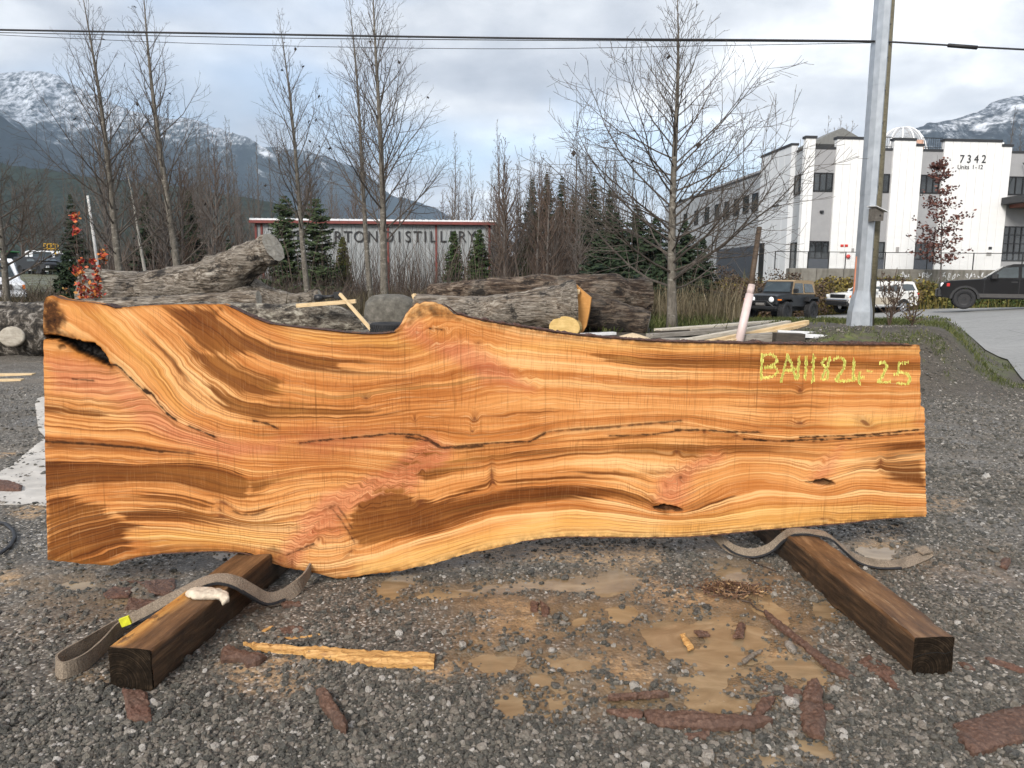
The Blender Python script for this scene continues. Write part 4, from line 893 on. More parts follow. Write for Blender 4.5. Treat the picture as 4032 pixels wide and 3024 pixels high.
def timber(near, far, w, h, label, scraped, crack):
    near, far = Vector(near), Vector(far); d = far - near; L = d.length; rz = math.atan2(-d.x, d.y)
    root = empty('support_timber', (near.x, near.y, 0), rz, label, 'timber', 'timbers under the slab')
    ny, prof = 60, []
    for x, z in [(-.5, .04), (-.5, .35), (-.5, .65), (-.5, .955), (-.475, 1.0), (-.2, 1.0), (.2, 1.0), (.475, 1.0), (.5, .955), (.5, .65), (.5, .35), (.5, .04), (.47, 0), (-.47, 0)]: prof.append((x * w, z * h))
    k = len(prof); V = []
    for j in range(ny + 1):
        y = L * j / ny
        for i, (x, z) in enumerate(prof):
            a = .0045 * (float(vnoise(j * .55 + 3, i * .9, 3)) - .5) * 2
            V.append((x + (a if abs(x) > w * .4 else 0), y, max(0, z + a)))
    Q = [(j * k + i, j * k + (i + 1) % k, (j + 1) * k + (i + 1) % k, (j + 1) * k + i) for j in range(ny) for i in range(k)]
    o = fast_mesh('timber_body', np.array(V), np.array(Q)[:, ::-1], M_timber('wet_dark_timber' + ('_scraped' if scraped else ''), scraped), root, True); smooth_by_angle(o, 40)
    mb = MB(); n = len(prof)
    mb.add([(x, -.0, z) for x, z in prof] + [(x * .985, -.003, z * .985 + .0015) for x, z in prof], [tuple(range(n, 2 * n))[::-1][::-1]] + [(i, n + i, n + (i + 1) % n, (i + 1) % n) for i in range(n)])
    mb.build('end_grain', END_M, root)
    mk = MB()
    for a, b in zip(crack[:-1], crack[1:]): mk.add([(a[0] * w, -.0042, a[1] * h - .002), (b[0] * w, -.0042, b[1] * h - .002), (b[0] * w, -.0042, b[1] * h + .002), (a[0] * w, -.0042, a[1] * h + .002)], [(0, 1, 2, 3)])
    mk.build('crack', plain('crack_dark', (.006, .005, .004), .9), root)
    mb = MB(); mb.add([(x, L, z) for x, z in prof], [tuple(range(n))[::-1]]); mb.build('end_grain', END_M, root)
    return root
TH = .18
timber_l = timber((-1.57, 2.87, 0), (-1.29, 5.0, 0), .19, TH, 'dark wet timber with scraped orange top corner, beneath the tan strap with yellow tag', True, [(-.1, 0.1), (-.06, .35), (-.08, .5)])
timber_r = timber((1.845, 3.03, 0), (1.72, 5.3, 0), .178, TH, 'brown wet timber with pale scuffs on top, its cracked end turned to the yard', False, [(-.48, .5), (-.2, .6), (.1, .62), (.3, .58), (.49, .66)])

def ribbon(name, pts, wd, width, th, mat, parent=None, sub=6):
    """a strap: centre points, width directions; smoothed by a Catmull-Rom pass"""
    P = [Vector(p) for p in pts]; Wd = [Vector(w).normalized() for w in wd]; C = []; D = []
    for i in range(len(P) - 1):
        p0, p1, p2, p3 = P[max(i - 1, 0)], P[i], P[i + 1], P[min(i + 2, len(P) - 1)]
        for k in range(sub):
            t = k / sub
            C.append(.5 * ((2 * p1) + (p2 - p0) * t + (2 * p0 - 5 * p1 + 4 * p2 - p3) * t * t + (3 * p1 - p0 - 3 * p2 + p3) * t ** 3)); D.append((Wd[i] * (1 - t) + Wd[i + 1] * t).normalized())
    C.append(P[-1]); D.append(Wd[-1]); V = []; F = []
    for i, (c, d) in enumerate(zip(C, D)):
        t = (C[min(i + 1, len(C) - 1)] - C[max(i - 1, 0)]).normalized(); d = (d - t * d.dot(t)).normalized(); n = t.cross(d)
        r = .0012 * (float(vnoise(i * 1.3, 2, 3)) - .5)
        V += [c - d * width / 2 - n * th / 2, c + d * width / 2 - n * th / 2, c + d * width / 2 + n * (th / 2 + r), c - d * width / 2 + n * (th / 2 + r)]
    for i in range(len(C) - 1):
        b = i * 4
        F += [(b, b + 1, b + 5, b + 4), (b + 1, b + 2, b + 6, b + 5), (b + 2, b + 3, b + 7, b + 6), (b + 3, b, b + 4, b + 7)]
    F += [(3, 2, 1, 0), tuple(len(V) - 4 + i for i in range(4))]
    return mesh_obj(name, [tuple(v) for v in V], F, mat, parent, False)
def M_strap():
    q = NM('felted_strap'); n = q.noise(None, 160, 4, .7); n2 = q.noise(None, 9, 4)
    c = q.ramp(n, [(.3, (.12, .092, .066)), (.6, (.29, .23, .17)), (.8, (.44, .37, .28))])
    c = q.mix(q.m('MULTIPLY', q.sm(.45, .7, n2), .55), c, (.060, .047, .035))
    return q.done(c, .95, q.bump(n, .9, .006))
MS = M_strap(); MSD = plain('strap_edge', (.022, .022, .024), .9, .3, 60, .4)
up = (0, 0, 1)
def S(px, py, z): p = atz(px, py, z); return (p.x, p.y, p.z)
def strap_l():
    r = empty('lifting_strap', S(560, 2500, 0), 0, 'tan felt lifting strap with a yellow tag draped over the scraped timber', 'strap')
    o = r.location
    def L(pts): return [tuple(Vector(p) - o) for p in pts]
    main = [slab_pt(1225, 2240, .03), S(1190, 2290, .06), S(1130, 2340, .035), S(1060, 2360, .05), S(990, 2325, .13), S(930, 2290, .195), S(860, 2276, .215), S(780, 2300, .20), S(700, 2350, .155), S(600, 2405, .11), S(510, 2452, .055)]
    wd = [(0, .3, 1), (.1, .4, 1), (0, .8, .8), (0, 1, .5), (0, 1, .35), (0, 1, .2), (0, 1, .15), (0, 1, .3), (0, .8, .7), (0, .5, 1), (0, .3, 1)]
    ribbon('webbing', L(main), wd, .075, .010, MS, r)
    ribbon('edge_binding', [tuple(Vector(p) - Vector((0, .036, .012))) for p in L(main[2:])], wd[2:], .012, .013, MSD, r)
    loop = [S(510, 2452, .050), S(440, 2480, .045), S(330, 2545, .045), S(250, 2590, .045), S(222, 2618, .045), S(250, 2640, .045), S(330, 2608, .045), S(400, 2550, .045), S(450, 2495, .045), S(490, 2462, .05)]
    ribbon('loop', L(loop), [(0, .15, 1)] * len(loop), .072, .008, MS, r)
    a = Vector(S(494, 2446, .105)); b = MB(); b.box(-.022, .022, -.008, .008, -.020, .020); t = b.build('tag', plain('yellow_tag', (.60, .60, .03), .6, .25, 40), r, loc=tuple(a - o)); t.rotation_euler = (0, R(-18), R(12))
strap_l()
def strap_r():
    r = empty('lifting_strap', S(3300, 2200, 0), 0, 'grey felt lifting strap lying over the timber with cracked end', 'strap')
    o = r.location
    def L(pts): return [tuple(Vector(p) - o) for p in pts]
    main = [slab_pt(2805, 2095, .03), S(2840, 2130, .10), S(2890, 2165, .05), S(2960, 2180, .04), S(3030, 2160, .07), S(3075, 2120, .14), S(3120, 2092, .20), S(3190, 2092, .203), S(3260, 2108, .198), S(3310, 2150, .13), S(3370, 2200, .05), S(3450, 2222, .030), S(3540, 2222, .030), S(3610, 2200, .033), S(3655, 2178, .038), S(3650, 2165, .06), S(3618, 2172, .062)]
    wd = [(0, .3, 1), (0, .3, 1), (0, .4, 1), (0, .6, .9), (0, .8, .7), (0, 1, .4), (0, 1, .1), (0, 1, 0), (0, 1, .1), (0, 1, .4), (0, .8, .8), (0, .6, .9), (0, .9, .7), (.2, 1, .5), (.5, 1, .3), (.4, 1, .2), (.2, 1, .2)]
    ribbon('webbing', L(main), wd, .062, .010, MS, r)
    ribbon('edge_binding', [tuple(Vector(p) - Vector((0, .030, .012))) for p in L(main[1:13])], wd[1:13], .011, .012, MSD, r)
strap_r()

# ------------------------------------------------------------------ bark and offcuts on the gravel
from mathutils.geometry import delaunay_2d_cdt
def chip(name, px, mat, th, label, cat, z0=0.012, curl=0.0, seed=1, rough=.006, group=None, smooth=False):
    """a slab of bark: outline in photo pixels laid on the ground, real thickness, ridged uneven top"""
    rg = np.random.default_rng(seed); G = [atz(a, b, z0) for a, b in px]; n0 = len(G); pts = []
    for i in range(n0):
        a, b = G[i], G[(i + 1) % n0]; m = max(1, int((b - a).length / .014)); e = b - a; q = Vector((-e.y, e.x, 0)); q = q.normalized() if q.length > 1e-6 else q
        for k in range(m): pts.append(a.lerp(b, k / m) + q * float(rg.normal(0, .0026)))
    c = sum(pts, Vector()) / len(pts); P = np.array([[p.x - c.x, p.y - c.y] for p in pts]); n = len(P)
    if sum(P[i][0] * P[(i + 1) % n][1] - P[(i + 1) % n][0] * P[i][1] for i in range(n)) < 0: P = P[::-1]
    _, _, vt = np.linalg.svd(P - P.mean(0)); lo, ax = vt[0], vt[1]; wmax = max(1e-6, np.abs(P @ ax).max())
    s = max(.009, math.sqrt(np.ptp(P[:, 0]) * np.ptp(P[:, 1]) / 700)); gx_, gy_ = np.meshgrid(np.arange(P[:, 0].min(), P[:, 0].max(), s), np.arange(P[:, 1].min(), P[:, 1].max(), s)); gx_ = gx_.ravel() + rg.normal(0, s * .25, gx_.size); gy_ = gy_.ravel() + rg.normal(0, s * .25, gy_.size)
    k = poly_sdf(gx_, gy_, P) > s * .6; A = [Vector((x, y)) for x, y in P] + [Vector((x, y)) for x, y in zip(gx_[k], gy_[k])]
    r = delaunay_2d_cdt(A, [(i, (i + 1) % n) for i in range(n)], [], 1, 1e-6); V2 = np.array([tuple(v) for v in r[0]]); F2 = [tuple(f) for f in r[2]]
    u, v = V2 @ lo, V2 @ ax; ed = np.clip(np.abs(poly_sdf(V2[:, 0], V2[:, 1], P)) / .012, 0, 1)
    ridge = np.abs(2 * vnoise(u * 12 + seed, v * 75, seed) - 1)
    zt = th * (.62 + .38 * ed ** .5) + curl * (1 - (v / wmax) ** 2) + rough * (1.6 * (ridge - .5) + 1.2 * (vnoise(u * 60, v * 110, seed + 2) - .5) + 1.4 * fbm(u * 14, v * 22, seed + 4, 3))
    m = len(V2); V = [(x, y, z) for (x, y), z in zip(V2.tolist(), zt.tolist())] + [(x, y, 0.0) for x, y in V2.tolist()]; F = F2 + [tuple(i + m for i in reversed(f)) for f in F2]
    cnt = {}
    for f in F2:
        for a, b in zip(f, f[1:] + f[:1]): cnt[(a, b)] = 1
    F += [(b, a, a + m, b + m) for (a, b) in cnt if (b, a) not in cnt]
    o = mesh_obj(name, V, F, mat, None, smooth, (c.x, c.y, z0 - .008))
    return tag(o, label, cat, group)
def M_chipbark():
    q = NM('wet_bark_chip'); P = q.tc('Object'); n = q.noise(P, 55, 6, .72); n2 = q.noise(P, 9, 4, .6); r = q.rand()
    c = q.ramp(n, [(.28, (.028, .015, .010)), (.5, (.105, .054, .035)), (.68, (.19, .115, .080)), (.82, (.33, .235, .18))])
    c = q.mix(q.m('MULTIPLY', q.sm(.42, .68, n2), .6), c, q.mix(r, (.13, .055, .035), (.075, .052, .040)))
    return q.done(c, q.m('ADD', .45, q.m('MULTIPLY', n2, .35)), q.bump(n, .9, .010))
MC = M_chipbark()
def M_split():
    q = NM('split_yellow_wood'); g = q.noise(q.mapv(None, (1.5, 14, 14)), 6, 5, .65); n = q.noise(None, 40, 4, .7)
    c = q.ramp(g, [(.3, (.20, .085, .022)), (.5, (.48, .26, .085)), (.75, (.70, .45, .18))])
    c = q.mix(q.sm(.60, .74, n), c, (.055, .040, .028))
    return q.done(c, .6, q.bump(g, .6, .006))
MSP = M_split()
BG = 'bark pieces fallen on the gravel'
chips = [
    (Z4([(1575, 1405), (1660, 1375), (2008, 1290), (2120, 1262), (2120, 1478), (2000, 1500), (1700, 1585), (1590, 1490), (1612, 1450)]), .022, 'broad reddish bark slab with a lengthwise split, at the corner of the gravel', .010),
    (Z4([(425, 705), (470, 725), (600, 830), (680, 890), (830, 1000), (985, 1100), (950, 1122), (820, 1055), (650, 915), (500, 795), (440, 735)]), .016, 'long narrow bark strip running beside the muddy puddle', .006),
    (Z4([(1000, 1010), (1060, 975), (1230, 1070), (1220, 1090), (1180, 1095), (1250, 1175), (1230, 1180), (1130, 1105), (1005, 1028)]), .014, 'notched bark piece in front of the cracked timber end', .004),
    (Z4([(430, 1160), (560, 1150), (660, 1190), (640, 1250), (520, 1222), (420, 1188)]), .012, 'flat bark piece half under two crossed ones', .003),
    (Z4([(655, 1220), (690, 1150), (750, 1130), (780, 1190), (785, 1260), (740, 1270), (660, 1250)]), .026, 'upper of two overlapping bark chunks near the puddle', .006),
    (Z4([(640, 1268), (790, 1278), (805, 1370), (790, 1475), (720, 1470), (660, 1420), (645, 1340)]), .018, 'lower of two overlapping bark chunks near the puddle, blunt ended', .008),
    (Z4([(790, 1260), (860, 1275), (850, 1295), (795, 1300)]), .012, 'small bark flake poking out beside the overlapping chunks', .002),
    (Z4([(350, 1330), (420, 1240), (500, 1220), (470, 1290), (400, 1352)]), .016, 'slanting bark chunk at the end of the long red bark piece', .004),
    (Z3([(950, 1290), (1100, 1280), (1190, 1300), (1180, 1345), (1050, 1332)]), .016, 'dark bark flake touching the blunt end of the long red piece', .004),
    (Z3([(1190, 1305), (1500, 1315), (1700, 1340), (1990, 1355), (2012, 1372), (1900, 1412), (1600, 1415), (1300, 1402), (1210, 1372)]), .022, 'long curved red bark piece at the near rim of the puddle', .014),
    (Z3([(1450, 1440), (1620, 1420), (1600, 1465), (1480, 1472)]), .016, 'short bark sliver just in front of the long red piece', .004),
    (Z3([(960, 1205), (1060, 1188), (1340, 1175), (1352, 1200), (1050, 1216), (960, 1222)]), .020, 'thin dark bark strip lying in the puddle', .006),
    (Z3([(1510, 780), (1600, 785), (1615, 810), (1540, 816)]), .014, 'little red bark chip in the mud by the yellow offcut', .003),
    (Z4([(240, 860), (270, 780), (312, 790), (302, 862)]), .018, 'upright reddish bark chip standing in the mud', .004),
    (Z4([(1770, 990), (1800, 985), (2030, 1066), (2030, 1086), (1780, 1012)]), .014, 'slim bark stick at the right edge beyond the timber end', .003),
    (Z4([(1600, 1010), (1650, 1018), (1720, 1065), (1650, 1055)]), .014, 'small dark bark chip right of the timber end', .003),
    (Z1([(820, 1385), (990, 1410), (1015, 1570), (1010, 1602), (860, 1592)]), .018, 'grey brown bark board sticking out from under the scraped timber', .004),
    (Z1([(1480, 1140), (1540, 1112), (1620, 1150), (1780, 1180), (1740, 1222), (1660, 1232), (1600, 1192), (1480, 1202)]), .030, 'crumpled maroon bark lump left of the yellow splinter', .010),
    (Z2([(720, 1190), (790, 1180), (910, 1370), (912, 1432), (870, 1432), (740, 1252)]), .030, 'thick stubby bark log chunk lying alone on bare gravel', .016),
    (Z1([(805, 655), (960, 660), (1170, 640), (1180, 700), (1140, 752), (1030, 752), (940, 672)]), .012, 'large flat wet bark sheet behind the draped strap', .003),
    (Z1([(835, 852), (870, 780), (1060, 790), (950, 852)]), .014, 'pinkish wet bark sheet next to the small puddle', .004),
    (Z1([(690, 740), (760, 700), (900, 700), (860, 762), (720, 772)]), .012, 'thin grey bark sheet farthest from the scraped timber', .003),
    ([(-30, 1893), (40, 1900), (87, 1915), (82, 1936), (-30, 1934)], .03, 'dark bark block lying on the pale cloth', .004),
    (Z4([(1860, 440), (1870, 395), (1932, 400), (1902, 452)]), .03, 'lone bark chunk far out on the gravel right of the strap loop', .006),
    (Z3([(470, 590), (520, 600), (510, 662), (468, 650)]), .014, 'left one of a pair of small bark bits in the mud', .003),
    (Z3([(530, 600), (592, 640), (582, 702), (540, 700)]), .020, 'right one of a pair of small bark bits in the mud', .004),
    (Z1([(1870, 800), (2000, 790), (2030, 820), (1900, 835)]), .012, 'small maroon bark flake below the strap where it leaves the slab', .003),
    (Z1([(1870, 975), (2010, 960), (2040, 985), (1900, 1012)]), .012, 'thin bark flake above the yellow splinter', .003)]
for i, (px, th, lab, curl) in enumerate(chips):
    chip('bark_piece', px, MC, th, lab, 'bark', .012 if i != 4 else .026, curl, 11 + i, .005, BG)
chip('wood_splinter', Z2([(255, 868), (400, 884), (660, 903), (1000, 922), (1480, 942), (1472, 1020), (1200, 1012), (930, 995), (800, 968), (660, 952), (640, 932), (350, 906)]), MSP, .030, 'long split yellow wood offcut tapering to a thin splinter', 'wood offcut', .014, .004, 71, .004)
chip('wood_splinter', Z2([(450, 816), (580, 819), (770, 793), (772, 803), (580, 832)]), MSP, .008, 'thin orange splinter behind the long yellow offcut', 'splinter', .012, 0, 72, .002)
chip('wood_splinter', Z2([(370, 778), (440, 745), (456, 751), (400, 781)]), MSP, .008, 'tiny orange chip next to the scraped timber', 'splinter', .012, 0, 73, .002)
chip('wood_splinter', Z3([(1422, 805), (1452, 798), (1512, 890), (1475, 906)]), MSP, .014, 'short yellow offcut floating in the muddy puddle', 'wood offcut', .008, 0, 74, .002)
chip('dead_stick', Z3([(1812, 968), (1930, 898), (1952, 905), (1832, 988)]), plain('grey_stick', (.16, .13, .10), .7, .4, 40, .4), .014, 'short grey stick at the rim of the muddy puddle', 'stick', .010, 0, 75, .003)
def twig(label, pts, r):
    mb = MB(); P = [Vector(S(a, b, z)) for a, b, z in pts]; mb.tube([p - P[0] for p in P], [r * (1 - .5 * i / len(P)) for i in range(len(P))], 5)
    tag(mb.build('twig', plain('twig_bark', (.055, .038, .028), .8, .4, 60, .3), loc=tuple(P[0])), label, 'twig')
twig('long thin dark twig leading to the bark strip by the puddle', [*[(a, b, .012) for a, b in Z4([(290, 640), (340, 650), (380, 690), (430, 712)])]], .006)
twig('thin straight twig lying under the grey strap', [*[(a, b, .02) for a, b in Z4([(320, 380), (400, 420), (500, 462)])]], .005)
twig('forked twig in the heap of shavings beside the channel', [*[(a, b, .02) for a, b in Z4([(130, 560), (220, 590), (345, 588)])]], .004)
# heap of wet shavings beside the channel
def shavings():
    c = Vector(S(2890, 2330, 0)); rg = np.random.default_rng(4); N = 900; V = []; Q = []
    for i in range(N):
        a = rg.random() * 6.28; rr = abs(rg.normal(0, .11)); p = np.array([c.x + rr * math.cos(a) * 1.2 - .02, c.y + rr * math.sin(a) * .55, .008 + .05 * math.exp(-(rr / .1) ** 2) * rg.random()])
        d = rg.normal(0, 1, 3); d[2] *= .4; d /= np.linalg.norm(d); e = np.cross(d, rg.normal(0, 1, 3)); e /= np.linalg.norm(e); L = rg.uniform(.006, .028); w = rg.uniform(.0015, .005)
        b = len(V); V += [p - d * L - e * w, p + d * L - e * w, p + d * L + e * w, p - d * L + e * w]; Q.append((b, b + 1, b + 2, b + 3))
    q = NM('wet_shavings'); m = q.done(q.ramp(q.isl(), [(0, (.045, .022, .014)), (.5, (.12, .062, .036)), (.85, (.24, .14, .07)), (1, (.46, .30, .15))]), .7)
    tag(fast_mesh('shavings_litter', np.array(V), np.array(Q), m), 'heap of wet bark shavings beside the puddle channel', None, None, 'stuff')
shavings()
# rag on the timber
def rag():
    px = Z1([(1238, 748), (1280, 722), (1440, 716), (1532, 738), (1534, 790), (1492, 812), (1462, 775), (1300, 776)])
    o = chip('cloth_rag', px, plain('dirty_cloth', (.52, .44, .34), .9, .25, 30, .4), .014, 'crumpled dirty white rag on the scraped timber under the strap', 'rag', TH + .012, .016, 5, .006, None, True)
rag()
# pale cloth, boards and hose at the left edge
tag(chip('ground_sheet', [(-60, 1890), (60, 1818), (176, 1722), (330, 1660), (330, 1985), (176, 1988), (100, 1984), (-60, 1986)], plain('pale_canvas', (.44, .41, .37), .85, .18, 5, .25), .006, 'pale grey canvas sheet spread on the ground beside the slab', 'sheet', .012, .004, 8, .006), None)
chip('ground_sheet', [(138, 1590), (150, 1560), (180, 1535), (260, 1530), (260, 1730), (180, 1722), (152, 1690)], bpy.data.materials['pale_canvas'], .006, 'small rounded pale canvas flap showing behind the slab edge', 'sheet', .012, .006, 9, .004)
MLUM = None
def M_lumber(name, lo, hi, rough=.7):
    q = NM(name); P = q.tc('Object'); g = q.noise(q.mapv(P, (1.2, 12, 12)), 3.5, 5, .6); n = q.noise(P, 6, 4, .6)
    c = q.ramp(g, [(.3, lo), (.7, hi)]); c = q.mix(q.m('MULTIPLY', q.sm(.55, .75, n), .35), c, tuple(a * .6 for a in lo))
    return q.done(c, rough, q.bump(g, .25, .004))
ML_FRESH = M_lumber('fresh_pine', (.50, .34, .17), (.72, .56, .34)); ML_GREY = M_lumber('weathered_pine', (.16, .14, .115), (.34, .31, .27)); ML_PALE = M_lumber('pale_pine', (.38, .33, .26), (.62, .57, .48))
ML_DARK = M_lumber('dark_old_wood', (.030, .024, .018), (.080, .066, .052)); ML_WHITE = plain('white_vinyl', (.60, .605, .61), .4, .12, 8)
def board(name, P, Q, w, t, mat, label, cat='board', group=None, roll=0.0, parts=None):
    """a board from P to Q (centre line), width w, thickness t"""
    P, Q = Vector(P), Vector(Q); d = Q - P; L = d.length
    mb = MB(); mb.bbox(0, L, -w / 2, w / 2, -t / 2, t / 2, min(.004, t * .2))
    o = mb.build(name, mat, None, False); o.rotation_mode = 'QUATERNION'
    x = d.normalized(); y = Vector((0, 0, 1)).cross(x).normalized(); z = x.cross(y)
    m = Matrix((x, y, z)).transposed() @ Matrix.Rotation(roll, 3, 'X'); o.rotation_quaternion = m.to_quaternion(); o.location = P
    return tag(o, label, cat, group)
board('lumber_board', S(-120, 1478, .05), S(134, 1476, .05), .14, .05, ML_FRESH, 'farther of two fresh pine boards on the gravel at the left edge', 'board', 'boards left of the slab')
board('lumber_board', S(-120, 1500, .04), S(90, 1498, .04), .12, .05, ML_FRESH, 'nearer shorter of two fresh pine boards at the left edge', 'board', 'boards left of the slab')
mb = MB(); H0 = Vector(S(0, 2130, 0)); hp = [Vector(S(a, b, .014)) - H0 for a, b in [(-120, 2040), (-40, 2052), (20, 2062), (52, 2090), (58, 2115), (40, 2150), (0, 2180), (-60, 2205), (-140, 2220)]]
mb.tube(hp, .012, 8); tag(mb.build('rubber_hose', plain('black_rubber', (.022, .022, .024), .5, .2, 30), None, True, loc=tuple(H0)), 'black rubber hose curling in from the left edge of the gravel', 'hose')

# ------------------------------------------------------------------ logs
def M_logbark(name, lo, mid, hi, wood=.35, stretch=(1, 1, 1)):
    q = NM(name); P = q.tc('Object'); n = q.noise(q.mapv(P, stretch), 6.5, 6, .72, .5); n2 = q.noise(P, 1.6, 5, .65); cr = q.noise(q.mapv(P, (1.2, 9, 9)), 4.0, 5, .7)
    c = q.ramp(n, [(.38, lo), (.50, mid), (.64, hi)])
    c = q.mix(q.m('MULTIPLY', q.sm(.46, .56, n2), wood), c, q.ramp(cr, [(.36, (.035, .027, .020)), (.5, (.22, .185, .145)), (.68, (.52, .47, .40))]))
    c = q.mix(q.m('MULTIPLY', q.sm(.53, .62, q.noise(q.mapv(P, (.7, 1, 1)), 2.2, 6, .72)), .92), c, (.014, .011, .009))
    return q.done(c, .85, q.bump(q.m('ADD', n, cr), 1.0, .06))
MBK = M_logbark('mossy_log_bark', (.020, .015, .011), (.15, .125, .095), (.52, .48, .39), .30, (.8, 1.5, 1.5))
MBW = M_logbark('weathered_log', (.035, .025, .018), (.20, .155, .112), (.52, .46, .38), .85, (.4, 2.4, 2.4))
MBD = M_logbark('dark_rotten_log', (.010, .007, .005), (.080, .050, .032), (.30, .235, .175), .42, (.4, 2.4, 2.4))
MBX = M_logbark('furrowed_dark_bark', (.012, .010, .008), (.075, .062, .048), (.42, .38, .33), .12, (1.2, 1, 1))
MBF = M_logbark('silvery_split_log', (.018, .013, .009), (.17, .135, .10), (.50, .45, .38), .6, (.4, 2.2, 2.2))
MBD2 = M_logbark('black_wet_log', (.006, .004, .003), (.045, .028, .018), (.20, .15, .105), .22, (.4, 2.4, 2.4))
def M_cut(name, lo, hi):
    q = NM(name); P = q.tc('Object'); n = q.noise(P, 9, 5, .65); w = q.noise(q.mapv(P, (1, 1, 8)), 4, 3)
    return q.done(q.ramp(q.m('ADD', q.m('MULTIPLY', n, .6), q.m('MULTIPLY', w, .4)), [(.32, lo), (.68, hi)]), .75, q.bump(n, .3, .01))
MCUT = M_cut('grey_cut_wood', (.20, .17, .13), (.46, .42, .35)); MCUTY = M_cut('yellow_cut_wood', (.42, .27, .08), (.68, .48, .20)); MCUTO = M_cut('orange_cut_wood', (.42, .19, .045), (.60, .30, .09))
def log_mesh(root, o, pts, name='trunk', mat=None, rough=.07, seed=1, k=44, caps=(True, True), capmat=None, endjit=0.0, fur=0.0):
    """pts: list of (Vector centre, radius); adds a trunk mesh and cut faces under root (origin o)"""
    C = [p for p, r in pts]; Rr = [r for p, r in pts]; CC = []; RR = []
    for i in range(len(C) - 1):
        p0, p1, p2, p3 = C[max(i - 1, 0)], C[i], C[i + 1], C[min(i + 2, len(C) - 1)]
        for j in range(14):
            t = j / 14; CC.append(.5 * ((2 * p1) + (p2 - p0) * t + (2 * p0 - 5 * p1 + 4 * p2 - p3) * t * t + (3 * p1 - p0 - 3 * p2 + p3) * t ** 3)); RR.append(Rr[i] * (1 - t) + Rr[i + 1] * t)
    CC.append(C[-1]); RR.append(Rr[-1]); V = []; n = len(CC); last = None
    for i, p in enumerate(CC):
        t = (CC[min(i + 1, n - 1)] - CC[max(i - 1, 0)]).normalized()
        if last is None: a = t.cross(Vector((0, 0, 1)) if abs(t.z) < .9 else Vector((0, 1, 0))).normalized()
        else: a = (last - t * last.dot(t)).normalized()
        last = a; b = t.cross(a)
        for j in range(k):
            g = 2 * math.pi * j / k; cx, sx = math.cos(g), math.sin(g)
            nz = float(vnoise(i * .22 + 5 + seed, cx * 2.2 + 9, seed)) + float(vnoise(i * .22, sx * 2.2 + 9, seed + 3)) - 1
            nf = 1 - 2 * abs(2 * float(vnoise(i * .16, j * .55, seed + 9)) - 1) + (float(vnoise(i * .9, j * 1.3, seed + 19)) - .5)
            V.append(p + (a * cx + b * sx) * RR[i] * (1 + rough * 1.6 * nz + (rough * .35 + .02 + fur) * nf) - o)
    F = [(i * k + j, i * k + (j + 1) % k, (i + 1) * k + (j + 1) % k, (i + 1) * k + j) for i in range(n - 1) for j in range(k)]
    m = mesh_obj(name, [tuple(v) for v in V], F, mat, root, True)
    for w, base, sg in ((0, 0, -1), (1, (n - 1) * k, 1)):
        if not caps[w]: continue
        rim = [Vector(V[base + j]) for j in range(k)]; c = sum(rim, Vector()) / k
        t = (CC[0] - CC[1] if w == 0 else CC[-1] - CC[-2]).normalized()
        vs = [tuple(r) for r in rim] + [tuple(c + (r - c) * .55 + t * .012 * random.random()) for r in rim] + [tuple(c + t * .01)]
        fs = [(j, (j + 1) % k, k + (j + 1) % k, k + j) for j in range(k)] + [(k + j, k + (j + 1) % k, 2 * k) for j in range(k)]
        if w == 0: fs = [tuple(reversed(f)) for f in fs]
        mesh_obj('cut_face', vs, fs, capmat or MCUT, root)
    return m
def log(px, d, mat, label, seed, **k):
    """px: (x, y, radius in px, distance offset) along the trunk"""
    pts = [(aty(a, b, d + (e[0] if e else 0)), pxw(r, d + (e[0] if e else 0))) for a, b, r, *e in px]
    o = Vector((pts[0][0].x, pts[0][0].y, tz(pts[0][0].x, pts[0][0].y)))
    root = empty('log', o, 0, label, 'log', 'logs lying behind the slab'); log_mesh(root, o, pts, 'trunk', mat, seed=seed, **k); return root, o
r, o = log([(-420, 1300, 112), (-150, 1302, 112), (180, 1306, 112), (430, 1310, 112)], 15.2, MBX, 'dark log with furrowed bark and a round knot, at the left edge behind the slab', 3, fur=.03)
kc = aty(46, 1325, 15.2 - .70); mb = MB(); mb.lathe([(.02, -.06), (.24, -.04), (.235, .0), (.20, .012), (.12, .004), (.05, .0)], 18, 'y'); kk = mb.build('knot', MCUT, r, True, loc=tuple(kc - o)); kk.rotation_euler = (R(170), 0, R(10)); kk.scale = (1, 1, .85)
r, o = log([(352, 1175, 106), (480, 1172, 108), (640, 1178, 104), (800, 1176, 112), (940, 1180, 100), (1080, 1200, 62), (1180, 1190, 36), (1262, 1172, 30)], 19.5, MBF, 'huge forked grey log with an upraised sawn stub', 7, rough=.09)
log_mesh(r, o, [(aty(590, 1165, 19.4), pxw(96, 19.4)), (aty(740, 1140, 19.3), pxw(92, 19.3)), (aty(860, 1092, 19.2), pxw(82, 19.2)), (aty(960, 1040, 19.1), pxw(68, 19.1)), (aty(1030, 1000, 19.0), pxw(60, 19)), (aty(1078, 974, 18.9), pxw(62, 18.9))], 'stub', MBF, .10, 17, caps=(False, True))
log([(230, 1222, 40), (600, 1206, 40), (880, 1190, 40), (1020, 1178, 34)], 16.2, MBW, 'slim pale stripped log with a sawn end, lying across the mossy log', 11, rough=.05)
r, o = log([(520, 1262, 62), (800, 1258, 66), (1050, 1262, 64), (1250, 1258, 62), (1350, 1268, 52), (1436, 1290, 34)], 14.6, MBK, 'pale mossy log with peeling flaky bark, just behind the slab dip', 13, fur=.03)
log([(1692, 1148, 28, .3), (1900, 1150, 48), (2120, 1156, 70), (2350, 1172, 84), (2542, 1182, 84, .2)], 16.4, MBD, 'biggest dark rotten log at the back of the right-hand pile', 19, rough=.10, fur=.03)
